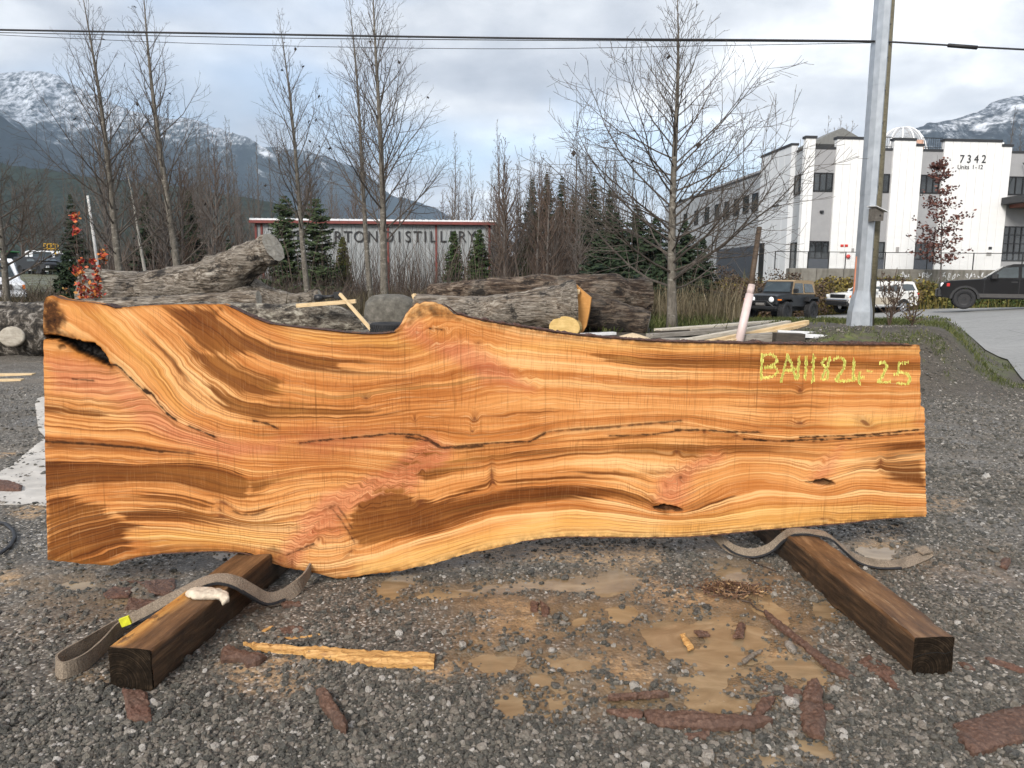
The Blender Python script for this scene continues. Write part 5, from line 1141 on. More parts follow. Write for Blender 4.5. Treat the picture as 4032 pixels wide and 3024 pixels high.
r, o = log([(1640, 1218, 62, .5), (1850, 1232, 64, .3), (2030, 1226, 72), (2160, 1214, 86), (2230, 1206, 96), (2268, 1204, 100)], 13.9, MBW, 'grey weathered log with a flared butt end in the right-hand pile', 23, rough=.06)
sc = aty(2222, 1290, 13.9 - .42); mb = MB(); mb.lathe([(.29, -.25), (.285, .0), (.27, .006), (.12, .004), (.02, .008)], 22, 'y'); st = mb.build('branch_cut', MCUTY, r, False, loc=tuple(sc - o)); st.rotation_euler = (R(180), 0, R(-14)); st.scale = (1, 1, .72)
log([(2235, 1210, 64, -.1), (2330, 1226, 68), (2450, 1256, 62), (2554, 1276, 50, -.1)], 14.5, MBD2, 'dark wet half log with a pale ridge at the right end of the pile', 29, rough=.06)
def plank_poly(name, px, d, th, mat, label, cat):
    P = [aty(a, b, d) for a, b in px]; o = P[0]; n = len(P)
    V = [tuple(p - o) for p in P] + [tuple(p - o + Vector((th * .2, th, 0))) for p in P]
    F = [tuple(range(n)), tuple(range(2 * n - 1, n - 1, -1))] + [(i, n + i, n + (i + 1) % n, (i + 1) % n) for i in range(n)]
    return tag(mesh_obj(name, V, F, mat, None, False, tuple(o)), label, cat)
plank_poly('sawn_offcut', [(2254, 1116), (2268, 1120), (2292, 1142), (2328, 1172), (2320, 1230), (2308, 1285), (2290, 1316), (2276, 1316), (2274, 1250), (2268, 1180)], 13.75, .16, MCUTO, 'orange freshly sawn offcut standing against the flared log butt', 'offcut')
board('wood_block', aty(2262, 1146, 13.7), aty(2282, 1150, 13.7), .08, .09, ML_FRESH, 'small pale block wedged between flared log and orange offcut', 'block')
board('wood_block', aty(1629, 1158, 14.3), aty(1640, 1190, 14.25), .07, .07, ML_FRESH, 'small pale block at the thin end of the grey weathered log', 'block')
board('lumber_stick', aty(1168, 1204, 14.0), aty(1402, 1186, 14.0), .09, .075, ML_FRESH, 'fresh pine stick lying level with a drill on it', 'board')
board('lumber_stick', aty(1338, 1157, 13.95), aty(1486, 1326, 13.3), .05, .055, ML_FRESH, 'fresh pine stick leaning steeply beside the tyre', 'board')
# drill
def drill():
    c = aty(1300, 1188, 14.0); r = empty('power_drill', c, 0, 'black cordless drill lying on the level pine stick', 'drill')
    dk = plain('black_plastic', (.015, .015, .016), .45, .3, 30); g = plain('drill_chuck', (.05, .05, .05), .35, .2, metal=.6)
    s = pxw(1, 14)
    mb = MB(); mb.lathe([(.2 * 12 * s, -30 * s), (14 * s, -28 * s), (15 * s, -10 * s), (12 * s, 4 * s), (4 * s, 6 * s)], 14, 'x', (-32 * s, 0, 14 * s)); mb.build('motor_body', dk, r, True)
    mb = MB(); mb.lathe([(9 * s, 0), (8 * s, 10 * s), (4 * s, 14 * s)], 12, 'x', (-54 * s, 0, 10 * s)); o = mb.build('chuck', g, r)
    mb = MB(); mb.tube([(-30 * s, 0, 16 * s), (0, 0, 20 * s), (24 * s, 0, 23 * s)], [8 * s, 6 * s, 7 * s], 8); mb.build('handle', dk, r, True)
    mb = MB(); mb.bbox(16 * s, 44 * s, -12 * s, 12 * s, 10 * s, 38 * s, 3 * s); mb.build('battery', dk, r)
drill()
def boulder():
    c = aty(1540, 1232, 16.5); rx, rz = pxw(105, 16.5), pxw(72, 16.5); V = []; F = []; nu, nv = 36, 20
    for j in range(nv + 1):
        th = math.pi * j / nv
        for i in range(nu):
            g = 2 * math.pi * i / nu; d = Vector((math.cos(g) * math.sin(th), math.sin(g) * math.sin(th), math.cos(th)))
            e = Vector([math.copysign(abs(v) ** .72, v) for v in d]); k = 1 + .10 * float(fbm(d.x * 2 + 5, d.y * 2 + d.z * 3, 3, 3))
            V.append((e.x * rx * k, e.y * rx * .8 * k, e.z * rz * k * (1.15 if e.z < 0 else 1)))
    F = [(j * nu + i, (j + 1) * nu + i, (j + 1) * nu + (i + 1) % nu, j * nu + (i + 1) % nu) for j in range(nv) for i in range(nu)]
    q = NM('lichen_boulder'); n = q.noise(None, 7, 6, .7); m = q.done(q.ramp(n, [(.3, (.06, .055, .045)), (.55, (.13, .12, .10)), (.75, (.22, .20, .175))]), .9, q.bump(n, .6, .03))
    tag(mesh_obj('boulder', V, F, m, None, True, tuple(c)), 'rounded grey boulder between the mossy log and the grey weathered log', 'boulder')
boulder()
def tyre(name, R0, w, mat, parent=None, tread=36, axis='y', inner=.6, lug=.012):
    """a tyre about the local y axis with raised tread blocks"""
    mb = MB(); h = w / 2
    mb.lathe([(R0 * inner, -h * .85), (R0 * .80, -h), (R0 * .94, -h * .95), (R0, -h * .72), (R0, h * .72), (R0 * .94, h * .95), (R0 * .80, h), (R0 * inner, h * .85), (R0 * inner * .98, 0), (R0 * inner, -h * .85)], 40, axis)
    mb.f = [f for f in mb.f if len(f) == 4]; mb.m = [0] * len(mb.f)
    for i in range(tread):
        g0 = 2 * math.pi * i / tread; g1 = g0 + 2 * math.pi / tread * .68
        for (a, b, of) in ((-h * .7, -h * .08, 0), (h * .08, h * .7, .5)):
            ga, gb = g0 + of * 2 * math.pi / tread, g1 + of * 2 * math.pi / tread; vs = []
            for rr in (R0 - .003, R0 + lug):
                for g in (ga, gb):
                    for y in (a, b): vs.append((rr * math.sin(g), y, rr * math.cos(g)) if axis == 'y' else (rr * math.cos(g), rr * math.sin(g), y))
            mb.add(vs, [(0, 1, 3, 2), (4, 6, 7, 5), (0, 4, 5, 1), (2, 3, 7, 6), (0, 2, 6, 4), (1, 5, 7, 3)])
    return mb.build(name, mat, parent)
M_TYRE = plain('tyre_rubber', (.018, .018, .019), .75, .3, 25, .3)
tc = aty(1532, 1292, 13.4); t = tyre('old_tyre', pxw(73, 13.4), pxw(44, 13.4), M_TYRE, None, 44, 'z'); t.location = tc
tag(t, 'worn black tyre lying flat in front of the boulder', 'tyre')
# pale boards and sawdust heap beside the pile
def heap():
    c = aty(2490, 1336, 12.8); rx = pxw(80, 12.8); V = [(0, 0, pxw(26, 12.8))]; k = 28; F = []
    for j, s in enumerate((.35, .7, 1.0)):
        for i in range(k):
            g = 2 * math.pi * i / k; n = 1 + .15 * float(fbm(math.cos(g) * 2, math.sin(g) * 2 + j, 4, 2)); V.append((rx * s * n * math.cos(g), rx * .8 * s * n * math.sin(g), pxw(26, 12.8) * (1 - s) ** .8 * n))
    F += [(0, 1 + i, 1 + (i + 1) % k) for i in range(k)]
    for j in range(2): F += [(1 + j * k + i, 1 + (j + 1) * k + i, 1 + (j + 1) * k + (i + 1) % k, 1 + j * k + (i + 1) % k) for i in range(k)]
    q = NM('sawdust'); n = q.noise(None, 60, 4, .7); tag(mesh_obj('sawdust_heap', V, F, q.done(q.ramp(n, [(.3, (.46, .33, .19)), (.7, (.74, .60, .42))]), .95, q.bump(n, .8, .02)), None, True, (c.x, c.y, c.z)), 'low heap of pale sawdust by the dark half log', 'sawdust heap')
heap()
board('white_board', aty(2290, 1318, 13.2), aty(2420, 1312, 13.4), .16, .05, ML_WHITE, 'short white board lying flat left of the sawdust heap', 'board')
# lumber pile
Y1 = lambda p: (2400 + .3617 * p[0], 900 + .3617 * p[1])
def pile(name, a, b, da, db, w, t, mat, label, roll=0.0):
    a, b = Y1(a), Y1(b); board(name, aty(*a, da), aty(*b, db), w, t, mat, label, 'board', 'lumber piled behind the slab', roll)
pile('lumber_board', (525, 1105), (1835, 1008), 13.6, 15.6, .20, .045, ML_PALE, 'topmost pale board of the lumber pile, farthest back')
pile('lumber_board', (530, 1130), (1000, 1105), 13.5, 14.2, .16, .06, ML_DARK, 'dark stub end under the topmost pale board')
pile('lumber_board', (870, 1125), (1835, 1045), 13.9, 15.4, .14, .10, ML_GREY, 'thick weathered beam with a notched end in the lumber pile')
pile('lumber_board', (430, 1168), (1480, 1100), 13.2, 14.8, .16, .075, ML_GREY, 'long grey board sticking out lowest on the pile')
pile('lumber_board', (585, 1208), (900, 1205), 13.0, 13.2, .18, .05, ML_GREY, 'short grey board end nearest the slab in the pile')
pile('lumber_board', (790, 1225), (1950, 1020), 12.9, 14.4, .12, .065, ML_PALE, 'pale edged dark board slanting up across the pile')
pile('lumber_board', (1040, 1245), (2150, 1020), 12.8, 14.2, .10, .085, ML_FRESH, 'doubled fresh pine stud slanting up in front of the pile')
pile('lumber_board', (1250, 1238), (2130, 1050), 12.75, 14.1, .09, .06, ML_FRESH, 'second fresh stud just beneath the slanting doubled one')
pile('timber_offcut', (1790, 1195), (2100, 1205), 12.9, 12.9, .24, .20, ML_DARK, 'dark square timber offcut lying under the fresh studs')
pile('timber_offcut', (1440, 1205), (1800, 1180), 13.1, 13.1, .22, .16, ML_GREY, 'grey timber offcut behind the leaning post')
Y2 = lambda p: (2800 + .557 * p[0], 1000 + .557 * p[1])
for a, b, da, db, lab in (((540, 540), (1400, 545), 13.9, 14.3, 'farthest of three white vinyl posts lying beside the lumber'), ((470, 552), (1480, 595), 13.4, 12.9, 'longest of three white vinyl posts, the middle one'), ((560, 572), (1360, 616), 13.0, 12.7, 'nearest of three white vinyl posts lying beside the lumber')):
    pa, pb = aty(*Y2(a), da), aty(*Y2(b), db); board('vinyl_post', pa, pb, .10, .068, ML_WHITE, lab, 'post', 'white posts lying beside the lumber')
# leaning post in a sleeve
def lean_post():
    a, b, c = aty(2909, 1350, 12.9), aty(2952, 1158, 13.05), aty(2990, 895, 13.3); o = Vector((a.x, a.y, tz(a.x, a.y)))
    r = empty('leaning_post', o, 0, 'leaning wooden post standing in a pale pink plastic sleeve', 'post')
    mb = MB(); mb.tube([a - o - (b - a) * .25, b - o], [.077, .068], 20); mb.build('sleeve', plain('pink_pvc', (.62, .50, .47), .45, .12, 4), r, True)
    u = (b - a).normalized(); mb = MB(); mb.tube([b - o - u * .01, b - o + u * .17], [.062, .060], 20); mb.build('collar', plain('chalky_pvc', (.50, .40, .37), .7, .2, 12), r, True)
    mb = MB(); mb.tube([b - o, (b + (c - b) * .5) - o, c - o], [.048, .046, .044], 14); mb.build('pole', M_lumber('old_post', (.045, .030, .020), (.13, .09, .06)), r, True)
lean_post()
# ------------------------------------------------------------------ utility pole, bird box, wires
def utility():
    b, t = aty(3392, 1300, 14.0), aty(3497, -120, 14.0); o = Vector((b.x, b.y, tz(b.x, b.y) - .05)); ax = (t - b); r = empty('utility_pole', o, 0, 'leaning wooden utility pole with bolted galvanised cable guard', 'utility pole')
    wood = M_lumber('greenish_pole_wood', (.075, .065, .038), (.17, .15, .095)); P = lambda f: b + ax * f - o
    mb = MB(); mb.tube([P(-.04) + Vector((.08, .09, 0)), P(.3) + Vector((.08, .09, 0)), P(1.0) + Vector((.06, .08, 0))], [.175, .155, .125], 22); mb.build('pole', wood, r, True)
    galv = NM('galvanised_steel'); n = galv.noise(None, 5, 4); gm = galv.done(galv.ramp(n, [(.3, (.40, .43, .46)), (.7, (.56, .59, .62))]), .42, None, Metallic=.55)
    # the guard: a folded channel of overlapping lengths, flared at the foot
    def sect(f, w, dep):
        c = P(f) + Vector((-.045, 0, 0)); return [c + Vector((-w, .10, 0)), c + Vector((-w * .95, -dep * .45, 0)), c + Vector((-w * .45, -dep, 0)), c + Vector((w * .45, -dep, 0)), c + Vector((w * .95, -dep * .45, 0)), c + Vector((w, .10, 0))]
    fs = [[(0.0, .215, .20), (.055, .200, .20), (.12, .125, .17)], [(.115, .128, .175), (.2, .124, .172), (.40, .121, .17)], [(.39, .126, .174), (.7, .12, .17)], [(.69, .124, .174), (1.0, .118, .17)]]
    for seg in fs:
        mb = MB(); vs = [q for f, w, dp in seg for q in sect(f, w, dp)]; n = len(seg)
        mb.add(vs, [(i * 6 + j, i * 6 + j + 1, (i + 1) * 6 + j + 1, (i + 1) * 6 + j) for i in range(n - 1) for j in range(5)]); mb.build('cable_guard', gm, r)
    bolt = plain('bolt_steel', (.06, .06, .065), .5)
    for i in range(11):
        f = .06 + i * .088; c = P(f) + Vector((.075 + (.05 if f < .1 else 0), -.10, 0)); mb = MB(); mb.lathe([(.004, -.02), (.017, -.02), (.017, -.006), (.010, 0), (.002, .002)], 8, 'y'); q = mb.build('bolt', bolt, r, loc=tuple(c)); q.rotation_euler = (R(180), 0, R(55))
    mb = MB(); mb.tube([P(-.02) + Vector((-.17, .05, 0)), P(.12) + Vector((-.16, .05, 0)), P(.215) + Vector((-.15, .06, 0))], [.028, .028, .028], 12); mb.build('conduit', plain('orange_pvc', (.50, .19, .10), .5, .15), r, True)
    mb = MB(); c = P(.915) + Vector((-.1, -.05, 0)); mb.tube([c, c + Vector((-.10, 0, .14)), c + Vector((-.25, 0, .16)), c + Vector((-.42, 0, .02))], .010, 6); mb.build('jumper_cable', plain('cable_black', (.012, .012, .013), .5), r)
    return r
utility()
def birdhouse():
    c = aty(3452, 850, 13.72); o = c; r = empty('bird_box', o, R(20), 'small weathered wooden bird box with a white tin roof on the utility pole', 'bird box'); s = pxw(1, 13.7)
    m = M_lumber('grey_birdbox', (.07, .062, .052), (.16, .145, .125))
    mb = MB(); mb.prism([(-.10, -.10), (.09, -.09), (.09, .06), (-.10, .13)], 'y', -.07, .09); mb.build('box', m, r)
    mb = MB(); mb.add([(-.14, -.12, .155), (.15, -.13, .06), (.15, .11, .075), (-.14, .11, .17), (-.14, -.12, .165), (.15, -.13, .07), (.15, .11, .085), (-.14, .11, .18)], [(3, 2, 1, 0), (4, 5, 6, 7), (0, 1, 5, 4), (1, 2, 6, 5), (2, 3, 7, 6), (3, 0, 4, 7)]); mb.build('roof', plain('white_tin', (.75, .76, .77), .35, .05), r)
    mb = MB(); mb.lathe([(.002, 0), (.019, 0), (.019, .004), (.002, .005)], 12, 'y', (.01, -.073, .0)); mb.build('entrance_hole', plain('hole_dark', (.008, .007, .006), .9), r)
birdhouse()
cab = plain('cable_sheath', (.016, .016, .018), .6)
def wire(name, px, r, label):
    P = [aty(a, b, d) for a, b, d in px]; o = P[0]; C = []
    for i in range(len(P) - 1):
        p0, p1, p2, p3 = P[max(i - 1, 0)], P[i], P[i + 1], P[min(i + 2, len(P) - 1)]
        for j in range(8):
            t = j / 8; C.append(.5 * ((2 * p1) + (p2 - p0) * t + (2 * p0 - 5 * p1 + 4 * p2 - p3) * t * t + (3 * p1 - p0 - 3 * p2 + p3) * t ** 3))
    C.append(P[-1]); mb = MB(); mb.tube([c - o for c in C], r, 6); return tag(mb.build(name, cab, None, True, loc=tuple(o)), label, 'cable', 'overhead cables')
wire('overhead_cable', [(-200, 114, 16), (800, 131, 15.4), (2016, 150, 14.8), (3000, 158, 14.3), (3462, 163, 13.95)], .019, 'thickest black overhead cable crossing the sky to the utility pole')
wire('overhead_cable', [(-200, 124, 16.2), (1000, 148, 15.6), (2016, 158, 15), (3000, 163, 14.4), (3462, 166, 14)], .008, 'thinner overhead cable just below the thickest one')
wire('overhead_cable', [(-200, 128, 17.5), (800, 172, 16.8), (1900, 192, 16), (2800, 180, 15), (3462, 168, 14.05)], .006, 'thinnest sagging overhead wire, lowest of the three')
wire('overhead_cable', [(3488, 164, 13.95), (3700, 176, 13.6), (3860, 186, 13.4), (4250, 206, 13)], .016, 'overhead cable running from the utility pole past the splice case')
c = aty(3790, 183, 13.48); c2 = aty(3850, 187, 13.4); mb = MB(); L = (c2 - c).length; mb.lathe([(.02, -L), (.034, -L * .96), (.034, L * .96), (.02, L)], 12, 'x'); sp = mb.build('splice_case', cab, None, True, loc=tuple(c)); dd = c2 - c; sp.rotation_euler = (0, math.atan2(-dd.z, dd.x), math.atan2(dd.y, dd.x)); tag(sp, 'black cable splice case hanging on the overhead cable', 'splice case')

# ================================================================== hills, trees
def hill(name, ridge, Y, depth, mat, label, rough, seed, step=14, rows=46):
    """ridge in photo pixels at distance Y; the slope comes down towards the camera over `depth` metres"""
    r = np.array(ridge, float); xs = np.arange(r[0, 0], r[-1, 0], step); ys = np.interp(xs, r[:, 0], r[:, 1]); ys = ys + (vnoise(xs / 30, xs * 0, seed) - .5) * 9 + (vnoise(xs / 9, xs * 0, seed + 1) - .5) * 5
    P = np.array([tuple(aty(a, b, Y)) for a, b in zip(xs, ys)]); V = []
    for k in range(rows + 1):
        f = k / rows; yy = P[:, 1] - depth * f; h = (P[:, 2]) * (1 - f) ** 1.12
        sp = fbm(P[:, 0] / (depth * .16), yy / (depth * .35), seed + 7, 5); sp2 = np.abs(fbm(P[:, 0] / (depth * .10), yy / (depth * .5), seed + 3, 4))
        z = h * (1 + rough * (sp - .9 * sp2) * math.sin(math.pi * min(1, f * 1.15 + .02)) * 1.3) - 3 * f
        V.append(np.stack([P[:, 0] * (1 - .10 * f), yy, z], 1))
    for f in (.3, 1.0): V.insert(0, np.stack([P[:, 0], P[:, 1] + depth * f, P[:, 2] * (1 - f)], 1))
    V = np.concatenate(V); n = len(xs); m = len(V) // n; I = np.arange(n * m).reshape(m, n)
    Q = np.stack([I[:-1, :-1], I[1:, :-1], I[1:, 1:], I[:-1, 1:]], -1).reshape(-1, 4)
    return tag(fast_mesh(name, V, Q, mat, None, True), label, None, None, 'structure')
def M_hill(name, snow0, snow1, dark=(.018, .026, .026), patch=.0, scale=1.0):
    q = NM(name); P = q.pos(); s = q.xyz(P)
    n = q.noise(q.mapv(P, (1, .5, 1)), .012 * scale, 7, .72); tr = q.noise(q.mapv(P, (1, .35, .45)), .055 * scale, 4, .8); cl = q.noise(P, .0032 * scale, 5, .6)
    f = q.ramp(tr, [(.35, tuple(c * .5 for c in dark)), (.65, tuple(c * 1.5 for c in dark))])
    lvl = q.sm(snow0, snow1, q.m('ADD', s[2], q.m('MULTIPLY', q.m('SUBTRACT', n, .5), (snow1 - snow0) * 1.5)))
    sn = q.m('MULTIPLY', lvl, q.sm(.44, .66, q.m('ADD', q.m('MULTIPLY', tr, .65), q.m('MULTIPLY', lvl, .22))))
    c = q.mix(sn, f, (.60, .63, .68))
    bare = q.m('MULTIPLY', lvl, q.sm(.60 - patch, .66 - patch, cl)); c = q.mix(q.m('MULTIPLY', bare, q.sm(.35, .6, n)), c, (.80, .82, .85))
    return q.done(c, .95, None, Specular_IOR_Level=.1)
hill('mountain', [(-900, 520), (-500, 380), (-200, 310), (0, 296), (64, 283), (116, 268), (159, 266), (190, 276), (300, 332), (420, 385), (500, 420), (593, 450), (741, 468), (847, 498), (910, 510), (995, 542), (1050, 577), (1130, 640), (1200, 705), (1320, 780), (1500, 880), (1800, 1010), (2000, 1090)], 3600, 1900, M_hill('snowy_forest_slope', 330, 760), 'snow-dusted forested mountain rising over the woods', .34, 3)
hill('mountain', [(850, 640), (1000, 566), (1100, 580), (1212, 590), (1296, 616), (1370, 642), (1445, 680), (1498, 722), (1530, 764), (1680, 807), (1815, 865), (1960, 930), (2200, 1020), (2400, 1090)], 4600, 2000, M_hill('snowy_far_slope', 420, 900), 'farther blue mountain shoulder behind the snow-dusted one', .30, 9)
hill('hill', [(-900, 330), (-400, 380), (-100, 430), (0, 455), (90, 515), (190, 595), (260, 650), (420, 740), (600, 860), (900, 1000), (1100, 1090)], 2300, 1300, M_hill('dark_forest_slope', 900, 1500, (.014, .021, .024)), 'dark blue forested spur below the snowy mountain', .16, 15)
hill('hill', [(-900, 600), (0, 640), (320, 690), (700, 735), (1000, 780), (1300, 860), (1700, 950), (2100, 1000), (2400, 1080)], 900, 500, M_hill('near_forest_slope', 2900, 3500, (.022, .030, .020), 0, 3.0), 'low dark green forested rise behind the bare woods', .12, 21)
hill('mountain', [(3300, 800), (3500, 560), (3651, 483), (3761, 465), (3872, 425), (3945, 388), (4032, 362), (4200, 310), (4600, 200), (5200, 130)], 2600, 1600, M_hill('snowy_cliff_slope', 220, 700, (.030, .036, .040), .06, 1.6), 'snowy forested mountainside rising behind the white building', .40, 27)

# ------------------------------------------------------------------ trees
def M_treebark(name, lo, hi, spots=.0):
    q = NM(name); P = q.tc('Object'); n = q.noise(q.mapv(P, (3, 3, 1)), 6, 5, .7)
    c = q.ramp(n, [(.3, lo), (.7, hi)])
    if spots: c = q.mix(q.m('MULTIPLY', q.sm(.55, .68, q.noise(q.mapv(P, (1, 1, 3)), 5, 4, .7)), spots), c, (.40, .38, .33))
    return q.done(c, .9, q.bump(n, .4, .02))
MT_ALDER = M_treebark('alder_bark', (.060, .052, .042), (.19, .17, .14), .45); MT_TWIG = M_treebark('twig_grey', (.040, .032, .026), (.125, .104, .086))
MT_FAR = M_treebark('far_tree_bark', (.055, .046, .040), (.150, .130, .115)); MT_PALE = M_treebark('pale_birch_bark', (.16, .15, .13), (.40, .38, .34)); MT_BROWN = M_treebark('brown_twig', (.045, .030, .022), (.115, .078, .056))
M_DEAD = plain('dead_leaf', (.022, .016, .012), .9, .3)
def rot_about(v, ax, a): return Matrix.Rotation(a, 3, ax) @ v
def bare_tree(name, H, r0, spread, seed, lean=(0, 0), cb=.12, n1=46, el=(28, 62), up=.35, sec=5.0, mt=MT_ALDER, mw=MT_TWIG, dead=0, fork=0, tert=True, k=5, thick=1.0, cut=1.0):
    """a leafless tree at the origin: tapered trunk, ascending limbs, twigs. spread(f) gives the limb length at height fraction f"""
    rg = random.Random(seed); root = empty(name, (0, 0, 0)); tr = MB(); br = MB(); lf = MB()
    n = 16; T = []
    for i in range(n + 1):
        f = i / n; T.append(Vector((lean[0] * H * f + .10 * math.sin(f * 5 + seed) * f, lean[1] * H * f + .10 * math.cos(f * 4 + seed) * f, H * f)))
    def tp(f): i = min(int(f * n), n - 1); return T[i].lerp(T[i + 1], f * n - i)
    def trd(f): return max(.006, r0 * (1 - f) ** .85 * (1 + .35 * math.exp(-f * 30)))
    tr.tube(T, [trd(i / n) for i in range(n + 1)], 9, True)
    if fork:
        b = tp(fork); Q = [b]; d = Vector((.20 * rg.choice((-1, 1)), .05, 1)).normalized()
        for i in range(8): Q.append(Q[-1] + d * H * (1 - fork) * .11); d = (d + Vector((0, 0, .12))).normalized()
        tr.tube(Q, [trd(fork) * .8 * (1 - i / 9) ** .8 for i in range(9)], 7)
    def limb(p, d, L, r, lev):
        m = 6 if lev == 1 else (4 if lev == 2 else 3); pts = [p]; q = p.copy(); dd = d.copy()
        for i in range(m):
            dd = (dd + Vector((rg.gauss(0, .10), rg.gauss(0, .10), up * (.30 if lev == 1 else .25) + rg.gauss(0, .06)))).normalized(); q = q + dd * (L / m); pts.append(q.copy())
        rad = [max(.0045 * thick, r * (1 - .85 * i / m)) for i in range(m + 1)]; br.tube(pts, rad, k if lev == 1 else (4 if lev == 2 else 3), False)
        if lev >= (3 if tert else 2): 
            if dead and rg.random() < dead:
                c = pts[-2]; a = Vector((rg.gauss(0, 1), rg.gauss(0, 1), rg.gauss(0, 1))).normalized() * .07; b2 = a.cross(Vector((0, 0, 1))).normalized() * .05; lf.add([c - a, c + b2, c + a, c - b2], [(0, 1, 2, 3)])
            return
        cnt = max(2, int(L * (sec if lev == 1 else sec * 1.15) * cut)); 
        for i in range(cnt):
            f = .18 + .80 * (i + rg.random()) / cnt; j = min(int(f * m), m - 1); b = pts[j].lerp(pts[j + 1], f * m - j); t = (pts[j + 1] - pts[j]).normalized()
            ax = t.cross(Vector((rg.gauss(0, 1), rg.gauss(0, 1), rg.gauss(0, 1)))); 
            if ax.length < 1e-4: continue
            nd = rot_about(t, ax.normalized(), R(rg.uniform(28, 58))); limb(b, nd, L * (rg.uniform(.26, .5) if lev == 1 else rg.uniform(.28, .55)) * (1.15 - .6 * f), rad[j] * .55, lev + 1)
    for i in range(n1):
        f = cb + (1 - cb) * ((i + rg.random()) / n1) ** .92; f = min(f, .985); az = i * 2.39996 + rg.gauss(0, .35); e = R(el[0] + (el[1] - el[0]) * f + rg.gauss(0, 6))
        L = spread(f) * rg.uniform(.65, 1.15); d = Vector((math.cos(az) * math.cos(e), math.sin(az) * math.cos(e), math.sin(e))); limb(tp(f), d, L, min(trd(f) * .45, .008 + L * .0085) * thick, 1)
    tr.build('trunk', mt, root, True); br.build('crown', mw, root, False)
    if lf.v: lf.build('withered_leaves', M_DEAD, root)
    return root
def place(o, px, py, d, base=None, rz=0, s=1.0):
    p = aty(px, py, d); o.location = (p.x, p.y, tz(p.x, p.y) - .05); o.rotation_euler = (0, 0, rz); o.scale = (s, s, s); return o
def hero(px, d, top, r0, spread, seed, label, lean=(0, 0), **k):
    g = tz(aty(px, 1100, d).x, d); H = aty(px, top, d).z - g
    t = bare_tree('bare_tree', H, r0, spread, seed, lean, **k); place(t, px, 1100, d); return tag(t, label, 'tree', 'bare trees behind the logs')
hero(484, 25, -60, .14, lambda f: 4.2 * min(1, (1 - f) * 1.25) * (.7 + .35 * f) + .3, 5, 'bare tree nearest the left edge, its trunk rising by the red sapling', (-.060, 0), cb=.16, n1=58, el=(34, 60), dead=.016, sec=4.2, cut=.9, thick=.75)
hero(716, 25, -110, .14, lambda f: 3.9 * min(1, (1 - f) * 1.25) * (.7 + .35 * f) + .3, 8, 'bare tree behind the forked log, second from the left', (-.075, 0), cb=.16, n1=58, el=(34, 62), dead=.022, sec=4.2, cut=.9, thick=.75)
hero(1216, 27, 45, .115, lambda f: 3.2 * min(1, (1 - f) * 1.35) + .3, 11, 'bare tree standing among the pines by the metal building', (-.070, 0), cb=.26, n1=56, el=(38, 64), dead=.02, sec=4.4, cut=.9, thick=.75)
hero(1462, 27, -60, .11, lambda f: 3.5 * min(1, (1 - f) * 1.4) * (.5 + .5 * f) + .3, 17, 'slimmer of two bare trees side by side above the boulder', (-.055, 0), cb=.30, n1=50, el=(38, 64), sec=4.4, cut=.9, thick=.75)
hero(1512, 24.5, -160, .14, lambda f: 4.8 * min(1, (1 - f) * 1.25) * (.7 + .4 * f) + .3, 19, 'tallest bare tree above the boulder with wide spreading twigs', (-.010, 0), cb=.22, n1=68, el=(36, 60), dead=.005, sec=4.4, cut=.9, thick=.75)
hero(2655, 14.6, -60, .10, lambda f: 3.5 * min(1, (1 - f) * 1.2) * (1.0 if f > .12 else .8) + .15, 23, 'big bare tree with low drooping limbs in front of the white building', (-.030, 0), cb=.12, n1=84, el=(2, 62), up=.30, dead=.006, sec=5.0, thick=.7, cut=.95)
t = hero(604, 27, 600, .08, lambda f: 1.0 * (1 - f) + .2, 29, 'pale thin leaning trunk between two bare trees', (-.16, 0), cb=.5, n1=14, mt=MT_PALE)
t = hero(20, 26, 520, .13, lambda f: 3.4 * min(1, (1 - f) * 1.5) + .3, 31, 'bare tree cut off by the left edge of the picture', (-.01, 0), cb=.2, n1=40, el=(14, 50))
# white dead stem and pale power post at the left
p = aty(388, 1040, 30); mb = MB(); a = aty(384, 1040, 30); b = aty(345, 770, 30); mb.tube([(0, 0, -.8), a - a + Vector((0, 0, 0)), b - a], [.065, .06, .045], 8); tag(mb.build('birch_stem', M_treebark('white_birch', (.34, .33, .31), (.72, .71, .69)), None, True, loc=tuple(a)), 'straight white birch stem rising behind the red sapling', 'birch')
# distant bare woods: four shapes, many trees
_vars = []
for i, (H, sp, cb, n1) in enumerate(((11, 2.4, .18, 44), (12.5, 2.1, .25, 44), (9.5, 2.8, .12, 44), (13, 1.7, .35, 40), (8, 2.6, .08, 44))):
    _vars.append(bare_tree('woodland_tree', H, .075 + .006 * i, (lambda s: (lambda f: s * min(1, (1 - f) * 1.6) * (.75 + .25 * f) + .25))(sp), 50 + i, (random.uniform(-.02, .02), 0), cb=cb, n1=int(n1 * .8), el=(40, 66), mt=MT_FAR, mw=MT_FAR if i != 4 else MT_BROWN, sec=3.4, tert=True, thick=1.8, cut=.8))
rw = random.Random(77); first = [True] * 5; WL = 'bare grey tree in the distant leafless woodland'
_woods = []
def wood(px, d, H, i):
    s = H / (11, 12.5, 9.5, 13, 8)[i]; o = _vars[i] if first[i] else copy_tree(_vars[i]); first[i] = False
    place(o, px, 1100, d, rz=rw.random() * 6.28, s=s); _woods.append((px, o))
for i in range(58):
    xx = rw.uniform(-120, 1010); wood(xx, rw.uniform(38, 72) if xx > 340 else rw.uniform(92, 105), rw.uniform(7, 11.5) * (1 if xx > 340 else 1.35), rw.randrange(5))
for x in (850, 905, 940, 560, 640, 770): wood(x + rw.uniform(-15, 15), 60, rw.uniform(12, 14), rw.choice((0, 1, 3)))
for i in range(30): wood(rw.uniform(1000, 1850), rw.uniform(60, 85), rw.uniform(8, 12), rw.randrange(5))
